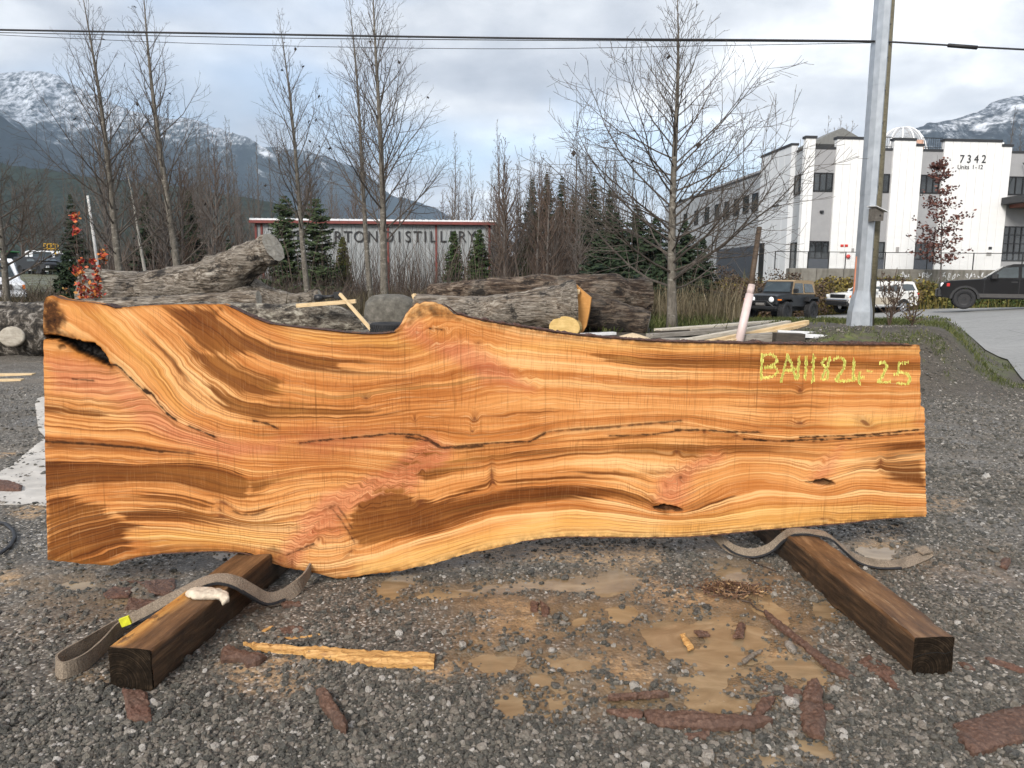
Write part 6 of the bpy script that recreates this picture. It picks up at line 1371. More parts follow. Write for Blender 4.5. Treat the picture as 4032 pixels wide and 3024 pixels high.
for i in range(34): wood(rw.uniform(1780, 2420), rw.uniform(58, 92), rw.uniform(10.5, 15), rw.choice((0, 1, 3, 3, 1)))
for i in range(26): wood(rw.uniform(1930, 2420), rw.uniform(40, 54), rw.uniform(6, 9.5), rw.choice((2, 4, 4)))
for i in range(10): wood(rw.uniform(2420, 3000), rw.uniform(88, 100), rw.uniform(12, 15), rw.choice((0, 1, 3)))
for x in (3210, 3235, 3290, 3310, 3270, 3920, 3990, 4020, 3960): wood(x, 110, rw.uniform(22, 24) if x < 3500 else rw.uniform(23, 26), rw.choice((1, 3)))

ORD = ('first', 'second', 'third', 'fourth', 'fifth', 'sixth', 'seventh', 'eighth', 'ninth', 'tenth', 'eleventh', 'twelfth')
def label_woods():
    reg = ((-999, 340, 'bare grey tree in the far woods beyond the trucks at the left', 'woods beyond the trucks'), (340, 1010, 'bare grey tree in the thicket left of the metal building', 'thicket left of the metal building'), (1010, 1850, 'bare grey tree rising behind the roof of the metal building', 'trees behind the metal building'),
           (1850, 2420, 'bare brown-grey tree in the thicket right of the metal building', 'thicket right of the metal building'), (2420, 3100, 'bare tree seen through the branches beyond the white building wing', 'trees beyond the building wing'))
    for a, b, lab, g in reg:
        for px, o in _woods:
            if a <= px < b: tag(o, lab, 'tree', g)
    for k, (px, o) in enumerate(sorted((w for w in _woods if w[0] >= 3100), key=lambda w: w[0])): tag(o, ORD[k] + ' bare treetop from the left peeking over the white building roof', 'tree', 'treetops over the white building')
label_woods()
def conifer(name, H, rb, seed, dens=1.0, mat=None, droop=.35, taper=1.0, low=.06):
    rg = random.Random(seed); root = empty(name, (0, 0, 0)); mb = MB(); mb.tube([(0, 0, 0), (0, 0, H * .5), (0, 0, H)], [.02 * H + .02, .012 * H, .004], 7); mb.build('trunk', MT_TWIG, root, True)
    V = []; F = []; nl = int(H * 6 * dens) + 10
    for i in range(nl):
        f = low + (1 - low) * (i + rg.random()) / nl; z = H * f; L = rb * (1 - f) ** taper * rg.uniform(.6, 1.12) + .06
        for j in range(rg.randint(6, 8)):
            az = rg.random() * 6.28; d = Vector((math.cos(az), math.sin(az), -droop * rg.uniform(.2, 1.2))); side = Vector((-d.y, d.x, 0)); m = max(3, int(L / .10))
            for t in range(m):
                g = (t + .6) / m; c = Vector((0, 0, z)) + d * L * g + Vector((0, 0, .22 * L * g * g)); w = L * .34 * (1 - .5 * g) + .07
                for s in (-1, 1):
                    e = side * s * w * rg.uniform(.6, 1.2) + d * L * .16 + Vector((0, 0, rg.uniform(-.10, .04) * (1 + L))); b = len(V); hh = Vector((0, 0, rg.uniform(.02, .05))); V += [c - d * L * .05, c + e * .55 + hh, c + e, c + d * L * .10 - hh]; F.append((b, b + 1, b + 2, b + 3))
    fast_mesh('crown', np.array([tuple(v) for v in V]), np.array(F), mat, root); return root
def M_needle(name, lo, hi):
    q = NM(name); n = q.noise(q.tc('Object'), 1.6, 4, .6); r = q.isl(); c = q.ramp(q.m('ADD', q.m('MULTIPLY', n, .5), q.m('MULTIPLY', r, .5)), [(.25, lo), (.75, hi)]); return q.done(c, .8, None, Specular_IOR_Level=.2)
MN_DARK = M_needle('dark_needles', (.010, .018, .010), (.034, .052, .024)); MN_PINE = M_needle('pine_needles', (.022, .038, .016), (.070, .095, .040)); MN_CEDAR = M_needle('cedar_sprays', (.014, .030, .010), (.048, .078, .022)); MN_BRONZE = M_needle('bronze_sprays', (.035, .040, .010), (.095, .095, .028))
def con(px, top, d, rpx, seed, label, mat, group='conifers', base=1105, **k):
    g = tz(aty(px, 1100, d).x, d); H = aty(px, top, d).z - g; t = conifer('conifer', H, pxw(rpx, d), seed, mat=mat, **k); place(t, px, 1100, d); return tag(t, label, 'conifer', group)
con(1128, 765, 38, 92, 3, 'loose green pine standing left before the metal building sign', MN_PINE, droop=.1, taper=.5, dens=1.0); con(1252, 775, 38, 100, 4, 'second green pine covering the middle of the metal building sign', MN_PINE, droop=.1, taper=.5, dens=1.0)
con(1788, 905, 44, 56, 5, 'narrow cedar before the right part of the metal building', MN_CEDAR, taper=.6, dens=2.2); con(1886, 900, 44, 66, 6, 'broader cedar at the right corner of the metal building', MN_CEDAR, taper=.6, dens=2.2); con(2066, 928, 46, 58, 7, 'cedar standing alone right of the metal building', MN_CEDAR, taper=.6, dens=2.2); con(1352, 930, 42, 46, 8, 'bronze-tipped young cedar under the metal building sign', MN_BRONZE, taper=.6, dens=2)
con(594, 755, 46, 84, 9, 'dark fir in the woods behind the leftmost bare trees', MN_DARK, taper=.8); con(760, 745, 48, 84, 10, 'dark fir in the woods right of the pale leaning trunk', MN_DARK, taper=.8); con(300, 760, 50, 80, 12, 'dark fir half hidden in the woods at the left', MN_DARK)
con(268, 985, 21, 85, 13, 'young dark fir behind the red-leaved sapling', MN_DARK, dens=1.6, taper=.8); con(905, 940, 40, 46, 14, 'small dark fir at the left corner of the metal building', MN_DARK)
FS = ('slim', 'tall', 'middle', 'broad-topped', 'wide', 'short', 'lowest')
for i, (x, t, d, r) in enumerate(((2092, 700, 62, 92), (2148, 672, 62, 100), (2205, 690, 60, 92), (2330, 690, 56, 110), (2392, 742, 54, 105), (2250, 760, 54, 105), (2290, 815, 50, 100))):
    con(x, t, d, r, 20 + i, ORD[sorted((2092, 2148, 2205, 2330, 2392, 2250, 2290)).index(x)] + ' dark fir from the left in the stand beside the brown thicket', MN_DARK, 'dark fir stand', dens=1.2, taper=.85)
for i, (x, t, d, r) in enumerate(((2420, 830, 36, 165), (2500, 800, 38, 180), (2575, 850, 36, 170), (2690, 860, 40, 150), (2360, 900, 34, 140), (2760, 930, 38, 110), (2590, 1010, 26, 90), (2450, 960, 32, 150))):
    con(x, t, d, r, 30 + i, ORD[sorted((2420, 2500, 2575, 2690, 2360, 2760, 2590, 2450)).index(x)] + ' dense fir from the left close behind the big bare tree', MN_DARK, 'dense firs behind the big bare tree', dens=1.5, taper=.75)
# leafy saplings
def sapling(name, H, seed, leafmat, n, stems, sz, spread=.5, label='', cat='sapling', el=(35, 70), trunkm=MT_BROWN):
    rg = random.Random(seed); root = empty(name, (0, 0, 0), 0, label, cat); st = MB(); V = []; F = []
    ends = []
    for s in range(stems):
        az = rg.random() * 6.28; q = Vector((0, 0, 0)); d = Vector((math.cos(az) * .22, math.sin(az) * .1, 1)).normalized() if stems > 1 else Vector((0, 0, 1)); L = H * (rg.uniform(.6, 1) if s else 1); P = [q]
        for i in range(10): d = (d + Vector((rg.gauss(0, .04), rg.gauss(0, .04), .04))).normalized(); q = q + d * L / 10; P.append(q)
        st.tube(P, [max(.006, .018 * H / 3 * (1 - i / 11)) for i in range(11)], 6)
        for i in range(n // stems):
            f = rg.uniform(.22, 1); j = min(int(f * 10), 9); b = P[j]; a = rg.random() * 6.28; e = R(rg.uniform(*el)); D = Vector((math.cos(a) * math.cos(e), math.sin(a) * math.cos(e), math.sin(e))); l = spread * H * (1.15 - f) * rg.uniform(.5, 1.1); Q = [b, b + D * l * .5, b + D * l + Vector((0, 0, .04))]; st.tube(Q, [.008, .006, .004], 4); ends += [(Q[0], Q[2])] * 1
    st.build('stem', trunkm, root)
    for a, b in ends:
        for k in range(sz[1]):
            f = rg.uniform(.3, 1.05); c = a.lerp(b, f) + Vector((rg.gauss(0, .04), rg.gauss(0, .04), rg.gauss(0, .04))) * H / 3; u = Vector((rg.gauss(0, 1), rg.gauss(0, 1), rg.gauss(0, .7))).normalized() * sz[0] * rg.uniform(.6, 1.2); w = u.cross(Vector((rg.gauss(0, 1), rg.gauss(0, 1), rg.gauss(0, 1)))).normalized() * sz[0] * .6; bb = len(V); V += [c - u, c + w, c + u, c - w]; F.append((bb, bb + 1, bb + 2, bb + 3))
    fast_mesh('leaves', np.array([tuple(v) for v in V]), np.array(F), leafmat, root); return root
q = NM('red_autumn_leaf'); RED = q.done(q.ramp(q.isl(), [(0, (.20, .012, .014)), (.5, (.42, .045, .022)), (.85, (.50, .16, .03)), (1, (.48, .28, .06))]), .6)
q = NM('orange_autumn_leaf'); ORG = q.done(q.ramp(q.isl(), [(0, (.30, .10, .03)), (.5, (.46, .20, .06)), (1, (.50, .34, .10))]), .6)
q = NM('russet_leaf'); RUS = q.done(q.ramp(q.isl(), [(0, (.05, .022, .018)), (.6, (.115, .042, .032)), (1, (.18, .075, .05))]), .7)
place(sapling('red_sapling', 3.3, 3, RED, 54, 3, (.060, 9), .15, 'young sapling with scarlet autumn leaves at the left above the slab corner', el=(40, 80)), 315, 1100, 17.5)
place(sapling('red_sapling', 2.2, 6, RED, 22, 1, (.05, 8), .13, 'smaller scarlet sapling just right of the white birch stem', el=(40, 80)), 395, 1100, 18.5)
place(sapling('orange_sapling', 1.5, 5, ORG, 26, 4, (.04, 4), .75, 'wide low sapling with sparse orange leaves behind the slab corner', el=(-5, 40)), 325, 1100, 16.0)
g = sapling('ornamental_tree', 8.2, 9, RUS, 84, 1, (.11, 20), .36, 'slender young tree with dark russet leaves before the white building', 'tree', el=(12, 52), trunkm=MT_FAR); p = aty(3702, 1110, 45.5); g.location = (p.x, p.y, p.z - .6)

# ------------------------------------------------------------------ grass, weeds, brush
def blades(name, x, y, h, w, mat, label, bend=.35, zoff=0.0, seed=1, fork=1):
    rg = np.random.default_rng(seed); n = len(x); z = terrain(x, y) + zoff; a = rg.random(n) * 6.283; b = rg.normal(0, bend, (n, 2)) * h[:, None]
    dx, dy = np.cos(a) * w, np.sin(a) * w; B = np.stack([x, y, z], 1)
    p0 = B + np.stack([-dx, -dy, 0 * x], 1); p1 = B + np.stack([dx, dy, 0 * x], 1); m = B + np.stack([b[:, 0] * .35, b[:, 1] * .35, h * .55], 1); p2 = m + np.stack([dx, dy, 0 * x], 1) * .8; p3 = m - np.stack([dx, dy, 0 * x], 1) * .8; t = B + np.stack([b[:, 0], b[:, 1], h], 1)
    V = np.stack([p0, p1, p2, p3, t, t + np.stack([dx, dy, 0 * x], 1) * .15], 1).reshape(-1, 3); I = np.arange(n)[:, None] * 6
    Q = np.concatenate([I + np.array([[0, 1, 2, 3]]), I + np.array([[3, 2, 5, 4]])])
    return tag(fast_mesh(name, V, Q, mat), label, None, None, 'stuff')
def M_blade(name, stops):
    q = NM(name); n = q.noise(q.pos(), .55, 4, .6); return q.done(q.ramp(q.m('ADD', q.m('MULTIPLY', q.isl(), .6), q.m('MULTIPLY', n, .4)), stops), .85, None, Specular_IOR_Level=.2)
G_GREEN = M_blade('green_grass', [(.1, (.030, .042, .012)), (.5, (.070, .086, .026)), (.9, (.16, .155, .065))]); G_DRY = M_blade('dry_weeds', [(.1, (.055, .042, .026)), (.45, (.14, .112, .066)), (.7, (.25, .205, .13)), (.95, (.34, .29, .20))]); G_BROWN = M_blade('brown_brush', [(.1, (.030, .022, .018)), (.5, (.075, .056, .045)), (.9, (.135, .105, .085))])
rg = np.random.default_rng(5)
n = 26000; x = rg.uniform(.5, 8.6, n); y = rg.uniform(10.6, 17, n); k = (fbm(x * 1.5, y * 1.5, 77, 4) + .25 * sstep(13.5, 16, y) > .02) & (sstep(11, 13, y + 1.2 * fbm(x * .8, y * .8, 9, 3)) > .3) & ~((x < 3.0) & (y < 15)) & ~((x > 2.0) & (x < 6.2) & (y > 12.2) & (y < 14.3) & (rg.random(n) < .85))
x, y = x[k], y[k]; blades('short_grass', x, y, rg.uniform(.03, .10, len(x)), rg.uniform(.004, .008, len(x)), G_GREEN, 'patchy green grass on the mound behind the slab', .5, 0, 2)
n = 16000; x = rg.uniform(.5, 10.5, n); y = rg.uniform(14.2, 30, n); blades('green_grass', x, y, np.where(x > .29 * y, .25, 1.0) * rg.uniform(.08, .30, n), rg.uniform(.006, .014, n), G_GREEN, 'green grass verge under the big bare tree', .4, 0, 3)
n = 15000; x = rg.uniform(-1, 10.5, n); y = rg.uniform(16.5, 36, n); k = x < .305 * y; x, y = x[k], y[k]; blades('dry_weeds', x, y, rg.uniform(.35, 1.15, len(x)), rg.uniform(.006, .016, len(x)), G_DRY, 'tall dry tan weeds around the big bare tree', .28, 0, 4)
n = 24000; x = rg.uniform(-26, 0, n); y = rg.uniform(19, 48, n); blades('dry_grass', x, y, rg.uniform(.25, .95, n), rg.uniform(.007, .018, n), G_DRY if False else M_blade('rank_dead_grass', [(.1, (.035, .028, .018)), (.5, (.085, .070, .042)), (.9, (.165, .14, .085))]), 'rank dead grass in the field behind the logs', .3, 0, 6)
n = 15000; x = rg.uniform(-48, 14, n); y = rg.uniform(33, 78, n); k = (x < 3 + .15 * y) & ~((x / y < -.575) & (y < 80)); x, y = x[k], y[k]; blades('brushwood_undergrowth', x, y, rg.uniform(1.2, 4.6, len(x)), rg.uniform(.008, .020, len(x)), G_BROWN, 'tangled leafless brushwood filling the woods', .28, 0, 7)
n = 5000; x = rg.uniform(-20, 0, n); y = rg.uniform(24, 40, n); blades('bramble_undergrowth', x, y, rg.uniform(.5, 1.7, n), rg.uniform(.006, .012, n), G_BROWN, 'grey brambles and bare shoots in front of the metal building', .6, 0, 8)
# leafy bank between the lot and the retaining wall: a mass of leaves
def leafmass(name, x, y, z, s, mat, label, seed):
    rg = np.random.default_rng(seed); n = len(x); u = rg.normal(0, 1, (n, 3)); u /= np.linalg.norm(u, axis=1)[:, None]; v = np.cross(u, rg.normal(0, 1, (n, 3))); v /= np.linalg.norm(v, axis=1)[:, None]; c = np.stack([x, y, z], 1); s = s[:, None]
    V = np.stack([c - u * s, c + v * s * .6, c + u * s, c - v * s * .6], 1).reshape(-1, 3); return tag(fast_mesh(name, V, (np.arange(n)[:, None] * 4 + np.arange(4)[None]), mat), label, None, None, 'stuff')
q = NM('bank_leaves'); P = q.pos(); n1 = q.noise(P, .22, 3, .5); n2 = q.isl(); sx = q.xyz(P)[0]
warm = q.ramp(n2, [(.0, (.035, .026, .014)), (.4, (.115, .080, .025)), (.75, (.20, .155, .035)), (1, (.30, .24, .06))]); cool = q.ramp(n2, [(0, (.020, .034, .012)), (.5, (.055, .085, .022)), (1, (.14, .155, .045))])
BANKM = q.done(q.mix(q.sm(20.0, 25.0, q.m('ADD', sx, q.m('MULTIPLY', q.m('SUBTRACT', n1, .5), 14.0))), warm, cool), .75, None, Specular_IOR_Level=.25)
n = 50000; x = rg.uniform(11, 38, n); f = rg.random(n); y = 41.6 + 5.2 * f; hh = (.15 + 1.5 * vnoise(x * .6, y * .9, 3) ** 2 + .7 * vnoise(x * 2.3, y * 2, 4) ** 2) * (1 - .45 * sstep(.6, 1, f)); z = terrain(x, y) + hh * rg.random(n) ** .6
leafmass('bank_shrubbery', x, y, z, rg.uniform(.05, .12, n), BANKM, 'autumn weeds and shrubs covering the bank below the retaining wall', 4)
q = NM('brown_leaves'); BRL = q.done(q.ramp(q.isl(), [(0, (.025, .016, .011)), (.6, (.075, .046, .030)), (1, (.15, .10, .06))]), .8)
n = 16000; x = rg.uniform(8.5, 17.5, n); y = 40 + 6 * rg.random(n); z = terrain(x, y) + (1.0 + 1.1 * vnoise(x * .7, y, 5)) * rg.random(n) ** .7; leafmass('brown_shrubbery', x, y, z, rg.uniform(.04, .10, n), BRL, 'brown withered shrubs left of the retaining wall', 9)
n = 9000; x = rg.uniform(11, 38, n); y = rg.uniform(41.5, 47, n); blades('bank_grass', x, y, rg.uniform(.25, .95, n) * (.4 + vnoise(x * .7, y, 8)), rg.uniform(.010, .022, n), M_blade('rank_bank_grass', [(.1, (.030, .045, .014)), (.4, (.085, .095, .028)), (.7, (.20, .155, .045)), (.95, (.28, .22, .09))]), 'rank grass and dock stems on the bank behind the parked vehicles', .3, 0, 18)
# weedy plant right of the utility pole
place(sapling('weed_plant', 1.15, 21, BRL, 60, 9, (.022, 5), .42, 'straggly withered weed growing beside the utility pole', 'plant', el=(20, 75)), 3500, 1285, 14.2)
place(sapling('weed_plant', .75, 22, BANKM, 40, 7, (.022, 6), .5, 'lower leafy weed at the crest of the mound right of the utility pole', 'plant', el=(10, 60)), 3590, 1285, 14.0)

# ================================================================== buildings
def text_part(body, size, mat, parent, loc, rot=(R(90), 0, 0), name='letter', ex=.02, sx=1.0):
    cu = bpy.data.curves.new('letter_curve', 'FONT'); cu.body = body; cu.size = size; cu.extrude = ex; cu.align_x = 'CENTER'; cu.align_y = 'BOTTOM_BASELINE'; cu.resolution_u = 4
    o = bpy.data.objects.new(name, cu); COL.objects.link(o); bpy.context.view_layer.update()
    dg = bpy.context.evaluated_depsgraph_get(); me = bpy.data.meshes.new_from_object(o.evaluated_get(dg)); bpy.data.objects.remove(o); bpy.data.curves.remove(cu)
    m = bpy.data.objects.new(name, me); COL.objects.link(m); me.materials.clear(); me.materials.append(mat); m.parent = parent; m.location = loc; m.rotation_euler = rot; m.scale = (sx, 1, 1); return m
def metal_building():
    Y = 52.0; a = aty(1006, 870, Y); b = aty(1936, 878, Y); W = b.x - a.x; gz = tz(a.x, Y) - .3; o = Vector((a.x, Y, gz)); H = (a.z + b.z) / 2 - gz; D = 18.0
    r = empty('metal_building', o, 0, 'long grey ribbed metal shed with red trim and black sign letters', 'building')
    q = NM('grey_ribbed_steel'); n = q.noise(q.mapv(None, (1, 1, .3)), 2, 4); gm = q.done(q.ramp(n, [(.3, (.23, .245, .25)), (.7, (.31, .325, .33))]), .5, None, Metallic=.15)
    red = plain('red_trim', (.16, .035, .028), .6, .2); wh = plain('white_roof_steel', (.72, .73, .74), .4, .06)
    # ribbed wall: real ribs every 0.30 m
    def ribbed(L): 
        P = []; x = 0
        while x < L: P += [(x, 0), (x + .20, 0), (x + .225, -.035), (x + .275, -.035), (x + .30, 0)]; x += .30
        P = [(min(p[0], L), p[1]) for p in P]; return P
    P = ribbed(W); n_ = len(P); mb = MB(); mb.add([(x, y, 0) for x, y in P] + [(x, y, H) for x, y in P], [(i, i + 1, n_ + i + 1, n_ + i) for i in range(n_ - 1)]); mb.build('wall', gm, r)
    P = ribbed(D); n_ = len(P)
    for xx, sg in ((0, 1), (W, -1)):
        mb = MB(); mb.add([(xx + sg * y, x, 0) for x, y in P] + [(xx + sg * y, x, H) for x, y in P], [(i, i + 1, n_ + i + 1, n_ + i) for i in range(n_ - 1)]); mb.build('side_wall', gm, r)
    mb = MB(); mb.box(0, W, D, D + .1, 0, H); mb.build('rear_wall', gm, r)
    mb = MB(); mb.prism([(-.35, H + .04), (D * .5, H + .55), (D + .35, H + .04), (D + .35, H + .14), (D * .5, H + .66), (-.35, H + .14)], 'x', -.3, W + .3); rf = mb.build('roof', wh, r)
    mb = MB()
    for i in range(int(W / .4)): mb.box(-.28 + i * .4, -.22 + i * .4, -.36, D * .48, 0, .04)
    # roof ribs follow the slope
    mb.v = [(x, y, H + .14 + (y + .35) / (D * .5 + .35) * .52 + z) for x, y, z in mb.v]; rb = mb.build('roof_ribs', wh, rf); rb['kind'] = 'stuff'
    mb = MB(); mb.box(-.32, W + .32, -.42, -.02, H - .16, H + .02); mb.build('fascia', red, r)
    for x in (0.02, .42, W * .567 - .1, W * .765, W - .15): mb = MB(); mb.box(x - .07, x + .07, -.09, -.036, 0, H - .17); mb.build('red_post', red, r)
    mb = MB(); mb.prism([(-.09, H - .9), (.9, H - 1.6), (-.09, H - 1.6)], 'y', -.6, 1.2); 
    aw = MB(); aw.add([(W, -.6, H - .55), (W + .75, -.6, H - 1.5), (W + .75, 1.5, H - 1.5), (W, 1.5, H - .55), (W, -.6, H - .62), (W + .75, -.6, H - 1.57), (W + .75, 1.5, H - 1.57), (W, 1.5, H - .62)], [(0, 1, 2, 3), (7, 6, 5, 4), (0, 4, 5, 1), (1, 5, 6, 2), (2, 6, 7, 3), (3, 7, 4, 0)]); aw.build('awning', gm, r)
    ink = plain('black_letter', (.015, .015, .017), .5)
    for ch, px in zip('PEMBERTONDISTILLERY', (1097, 1136, 1184, 1236, 1280, 1327, 1366, 1410, 1464, 1526, 1568, 1603, 1640, 1670, 1700, 1740, 1778, 1815, 1853)):
        c = aty(px + 4, 953, Y - .1); text_part(ch, pxw(43, Y) / .70, ink, r, (c.x - o.x, -.075, c.z - o.z), sx=.92)
metal_building()
def shed():
    c = aty(2115, 1050, 58); o = Vector((c.x, c.y, tz(c.x, c.y))); z = aty(2115, 1004, 58).z - o.z; r = empty('red_shed', o, 0, 'little red shed with a white roof showing between cedars', 'shed')
    mb = MB(); mb.box(-.7, 1.0, 0, 3, 0, z - .2); mb.build('wall', plain('red_shed_paint', (.16, .045, .040), .7), r); mb = MB(); mb.prism([(-.4, z - .12), (3.4, z + .25), (3.4, z + .33), (-.4, z - .04)], 'x', -2.4, 1.3); mb.build('roof', plain('white_shed_roof', (.75, .75, .76), .4), r)
shed()

def white_building():
    Y = 52.0; ANG = R(4.0); C0 = aty(3143, 1053, Y); gz = C0.z - .05; o = Vector((C0.x, C0.y, gz))
    r = empty('white_building', o, ANG, 'two-storey white panelled building with grey bays and a big number', 'building')
    fx = Vector((math.cos(ANG), math.sin(ANG), 0)); fn = Vector((math.sin(ANG), -math.cos(ANG), 0)); fy = -fn
    def loc(px, py):
        d = ray(px, py); t = (o - CP).dot(fn) / d.dot(fn); p = CP + d * t - o; return p.dot(fx), p.z
    X = lambda px: loc(px, 1051)[0]
    Zc = lambda py, px=3400: loc(px, py)[1]
    q = NM('white_cladding'); n = q.noise(q.mapv(None, (.4, .4, 2)), 1.5, 3); white = q.done(q.ramp(n, [(.3, (.70, .70, .69)), (.7, (.76, .76, .75))]), .55)
    grey = plain('grey_render', (.30, .30, .305), .8, .05, 3, .1); char = plain('charcoal_trim', (.030, .031, .034), .55); slate = plain('slate_panel', (.055, .062, .075), .5)
    frame = plain('black_window_frame', (.014, .014, .015), .4)
    gl = NM('window_glass'); n = gl.noise(gl.pos(), .8, 3); glass = gl.done(gl.ramp(n, [(.35, (.010, .012, .013)), (.7, (.050, .058, .062))]), .04, None, Specular_IOR_Level=.9)
    white_shade = q = NM('white_side_shade_tint'); white_shade = q.done((.62, .635, .65), .55); grey_shade = plain('grey_side_shade_tint', (.33, .345, .36), .6, .05)  # side copies of the front claddings, tinted bluish to paint in their shade
    base = 0.0
    # masonry core behind everything
    zt = Zc(588); L = X(4500); mb = MB(); mb.box(.3, L, .45, 22, base - 1.2, zt - .25); mb.build('core', grey, r)
    edges = [3143, 3182, 3264, 3378, 3484, 3597, 3679, 3940, 4060, 4180, 4500]
    z547, z585 = Zc(549), Zc(588)
    # white pilasters made of upright panels
    def pilaster(p0, p1, top, npan, drop=None):
        x0, x1 = X(p0), X(p1); w = (x1 - x0) / npan
        for i in range(npan):
            a = x0 + i * w; tt = top
            if drop and a + w * .5 > drop[0]: tt = drop[1]
            mb = MB(); mb.bbox(a + .008, a + w - .008, .0, .40, base, tt, .012); mb.build('wall_panel', white, r)
        mb = MB(); xe = x1 if not drop else drop[0]
        mb.box(x0 - .06, xe + .06, -.06, .46, top + .002, top + .16); mb.build('parapet_cap', char, r)
        if drop: mb = MB(); mb.box(drop[0] + .062, x1 + .06, -.06, .46, drop[1] + .002, drop[1] + .16); mb.build('parapet_cap', char, r)
    pilaster(3143, 3182, z547, 2); pilaster(3264, 3378, z547, 4); pilaster(3484, 3597, z547, 4, (X(3565), Zc(575, 3600)))
    pilaster(3679, 3940, z547 + .02, 8, (X(3895), Zc(577, 3950))); pilaster(4060, 4180, z547, 4)
    def window(x0, x1, z0, z1, y, cols, rows=1, name='window', par=r):
        mb = MB(); f = .07
        mb.box(x0, x1, y - .05, y + .04, z0, z0 + f); mb.box(x0, x1, y - .05, y + .04, z1 - f, z1); mb.box(x0, x0 + f, y - .05, y + .04, z0 + f, z1 - f); mb.box(x1 - f, x1, y - .05, y + .04, z0 + f, z1 - f)
        w = (x1 - x0) / cols
        for i in range(1, cols): mb.box(x0 + i * w - .04, x0 + i * w + .04, y - .045, y + .04, z0 + f, z1 - f)
        h = (z1 - z0) / rows
        for i in range(1, rows): mb.box(x0 + f, x1 - f, y - .043, y + .04, z0 + i * h - .03, z0 + i * h + .03)
        wn = mb.build(name, frame, par)
        for i in range(cols):
            for j in range(rows):
                g = MB(); g.add([(x0 + i * w + .02, y, z0 + j * h + .02), (x0 + (i + 1) * w - .02, y, z0 + j * h + .02), (x0 + (i + 1) * w - .02, y, z0 + (j + 1) * h - .02), (x0 + i * w + .02, y, z0 + (j + 1) * h - .02)], [(0, 1, 2, 3)]); g.build('pane', glass, wn)
        return wn
    for p0, p1, cols in ((3182, 3264, 3), (3378, 3484, 4), (3597, 3679, 3), (3940, 4060, 4), (4180, 4500, 5)):
        x0, x1 = X(p0), X(p1); mb = MB(); mb.box(x0 + .002, x1 - .002, .16, .44, base, z585); mb.build('grey_bay', grey, r)
        mb = MB(); mb.box(x0 + .004, x1 - .004, .10, .50, z585 + .002, z585 + .14); mb.build('parapet_cap', char, r)
        window(x0 + .06, x1 - .06, Zc(756), Zc(682), .15, cols)
        if p0 < 3900:
            window(x0 + .05, x1 - .05, Zc(1021), Zc(951), .15, cols); mb = MB(); mb.box(x0 + .05, x1 - .05, .09, .158, base, Zc(1021) - .002); mb.build('kick_panel', slate, r)
    x0, x1 = X(3940), X(4060); window(x0 + .05, x1 + .02, Zc(1021), Zc(882), .15, 5, 4, 'storefront')
    # entrance canopy with its tie rod
    xa, xb = X(3915), X(4300); mb = MB(); mb.box(xa, xb, -2.0, -.06, Zc(797), Zc(770)); cn = mb.build('canopy', char, r); mb = MB(); mb.box(xa + .6, xb, -1.7, -.08, Zc(811), Zc(797) - .002); mb.build('soffit', plain('red_cedar_soffit', (.15, .05, .03), .6), cn)
    mb = MB(); mb.tube([(X(3985), -.03, Zc(628)), (X(4005), -1.9, Zc(772))], .035, 6); mb.build('tie_rod', char, cn)
    # lettering
    for ch, px in zip('7342', (3786, 3814, 3843, 3872)): x, z = loc(px, 641); text_part(ch, pxw(30, Y) / .70, char, r, (x, -.02, z), sx=.9)
    for ch, px in zip('Units1-12', (3776, 3789, 3798, 3803, 3811, 3831, 3842, 3854, 3864)): x, z = loc(px, 666); text_part(ch, pxw(16.5, Y) / .70, char, r, (x, -.02, z), ex=.01)
    # plaques, alarm bell, meters, lamps
    def plate(px, py, w, h, mat, name): x, z = loc(px, py); mb = MB(); mb.bbox(x - w / 2, x + w / 2, -.05, -.002, z - h / 2, z + h / 2, .01); return mb.build(name, mat, r)
    redp = plain('red_plate', (.55, .05, .04), .5); wp = plain('white_plate', (.75, .75, .72), .5, .05); gp = plain('grey_plate', (.30, .29, .28), .5)
    plate(3315, 967, .22, .16, redp, 'sign_plate'); plate(3332, 967, .22, .16, redp, 'sign_plate'); plate(3314, 988, .32, .26, wp, 'intercom'); plate(3357, 985, .18, .26, gp, 'notice'); plate(3533, 983, .22, .36, gp, 'notice'); plate(3898, 977, .24, .18, char, 'notice'); plate(3893, 1000, .36, .22, gp, 'notice')
    x, z = loc(3338, 1010); mb = MB(); mb.lathe([(.03, -.16), (.14, -.12), (.15, -.05), (.10, -.01)], 14, 'y', (x, 0, z)); mb.build('alarm_bell', redp, r, True)
    x, z = loc(3238, 833); mb = MB(); mb.bbox(x - .12, x + .12, -.0, .155, z - .08, z + .08, .02); mb.build('wall_lamp', char, r)
    # terrace on the roof: railing, dome, gable, vents
    zr = z585 + .14
    for p0, p1 in ((3470, 3484), (3597, 3720)):
        pass
    def railing(p0, p1):
        x0, x1 = X(p0), X(p1); mb = MB(); mb.tube([(x0, .25, zr + .75), (x1, .25, zr + .75)], .03, 6); mb.tube([(x0, .25, zr + .12), (x1, .25, zr + .12)], .02, 6)
        n = int((x1 - x0) / .16)
        for i in range(n + 1): x = x0 + (x1 - x0) * i / n; mb.tube([(x, .25, zr), (x, .25, zr + .75)], .012, 4)
        mb.build('railing', frame, r)
    railing(3400, 3482); railing(3599, 3677)
    x0, x1 = X(3720), X(3790)
    dm = empty('roof_dome', o + fx * X(3705) + fy * 6.0 + Vector((0, 0, zr)), ANG, 'clear plastic dome tent with white ribs on the roof terrace', 'dome')
    k = 12; Rr = pxw(92, 58) ; Hh = aty(3705, 503, 58.6).z - o.z - zr
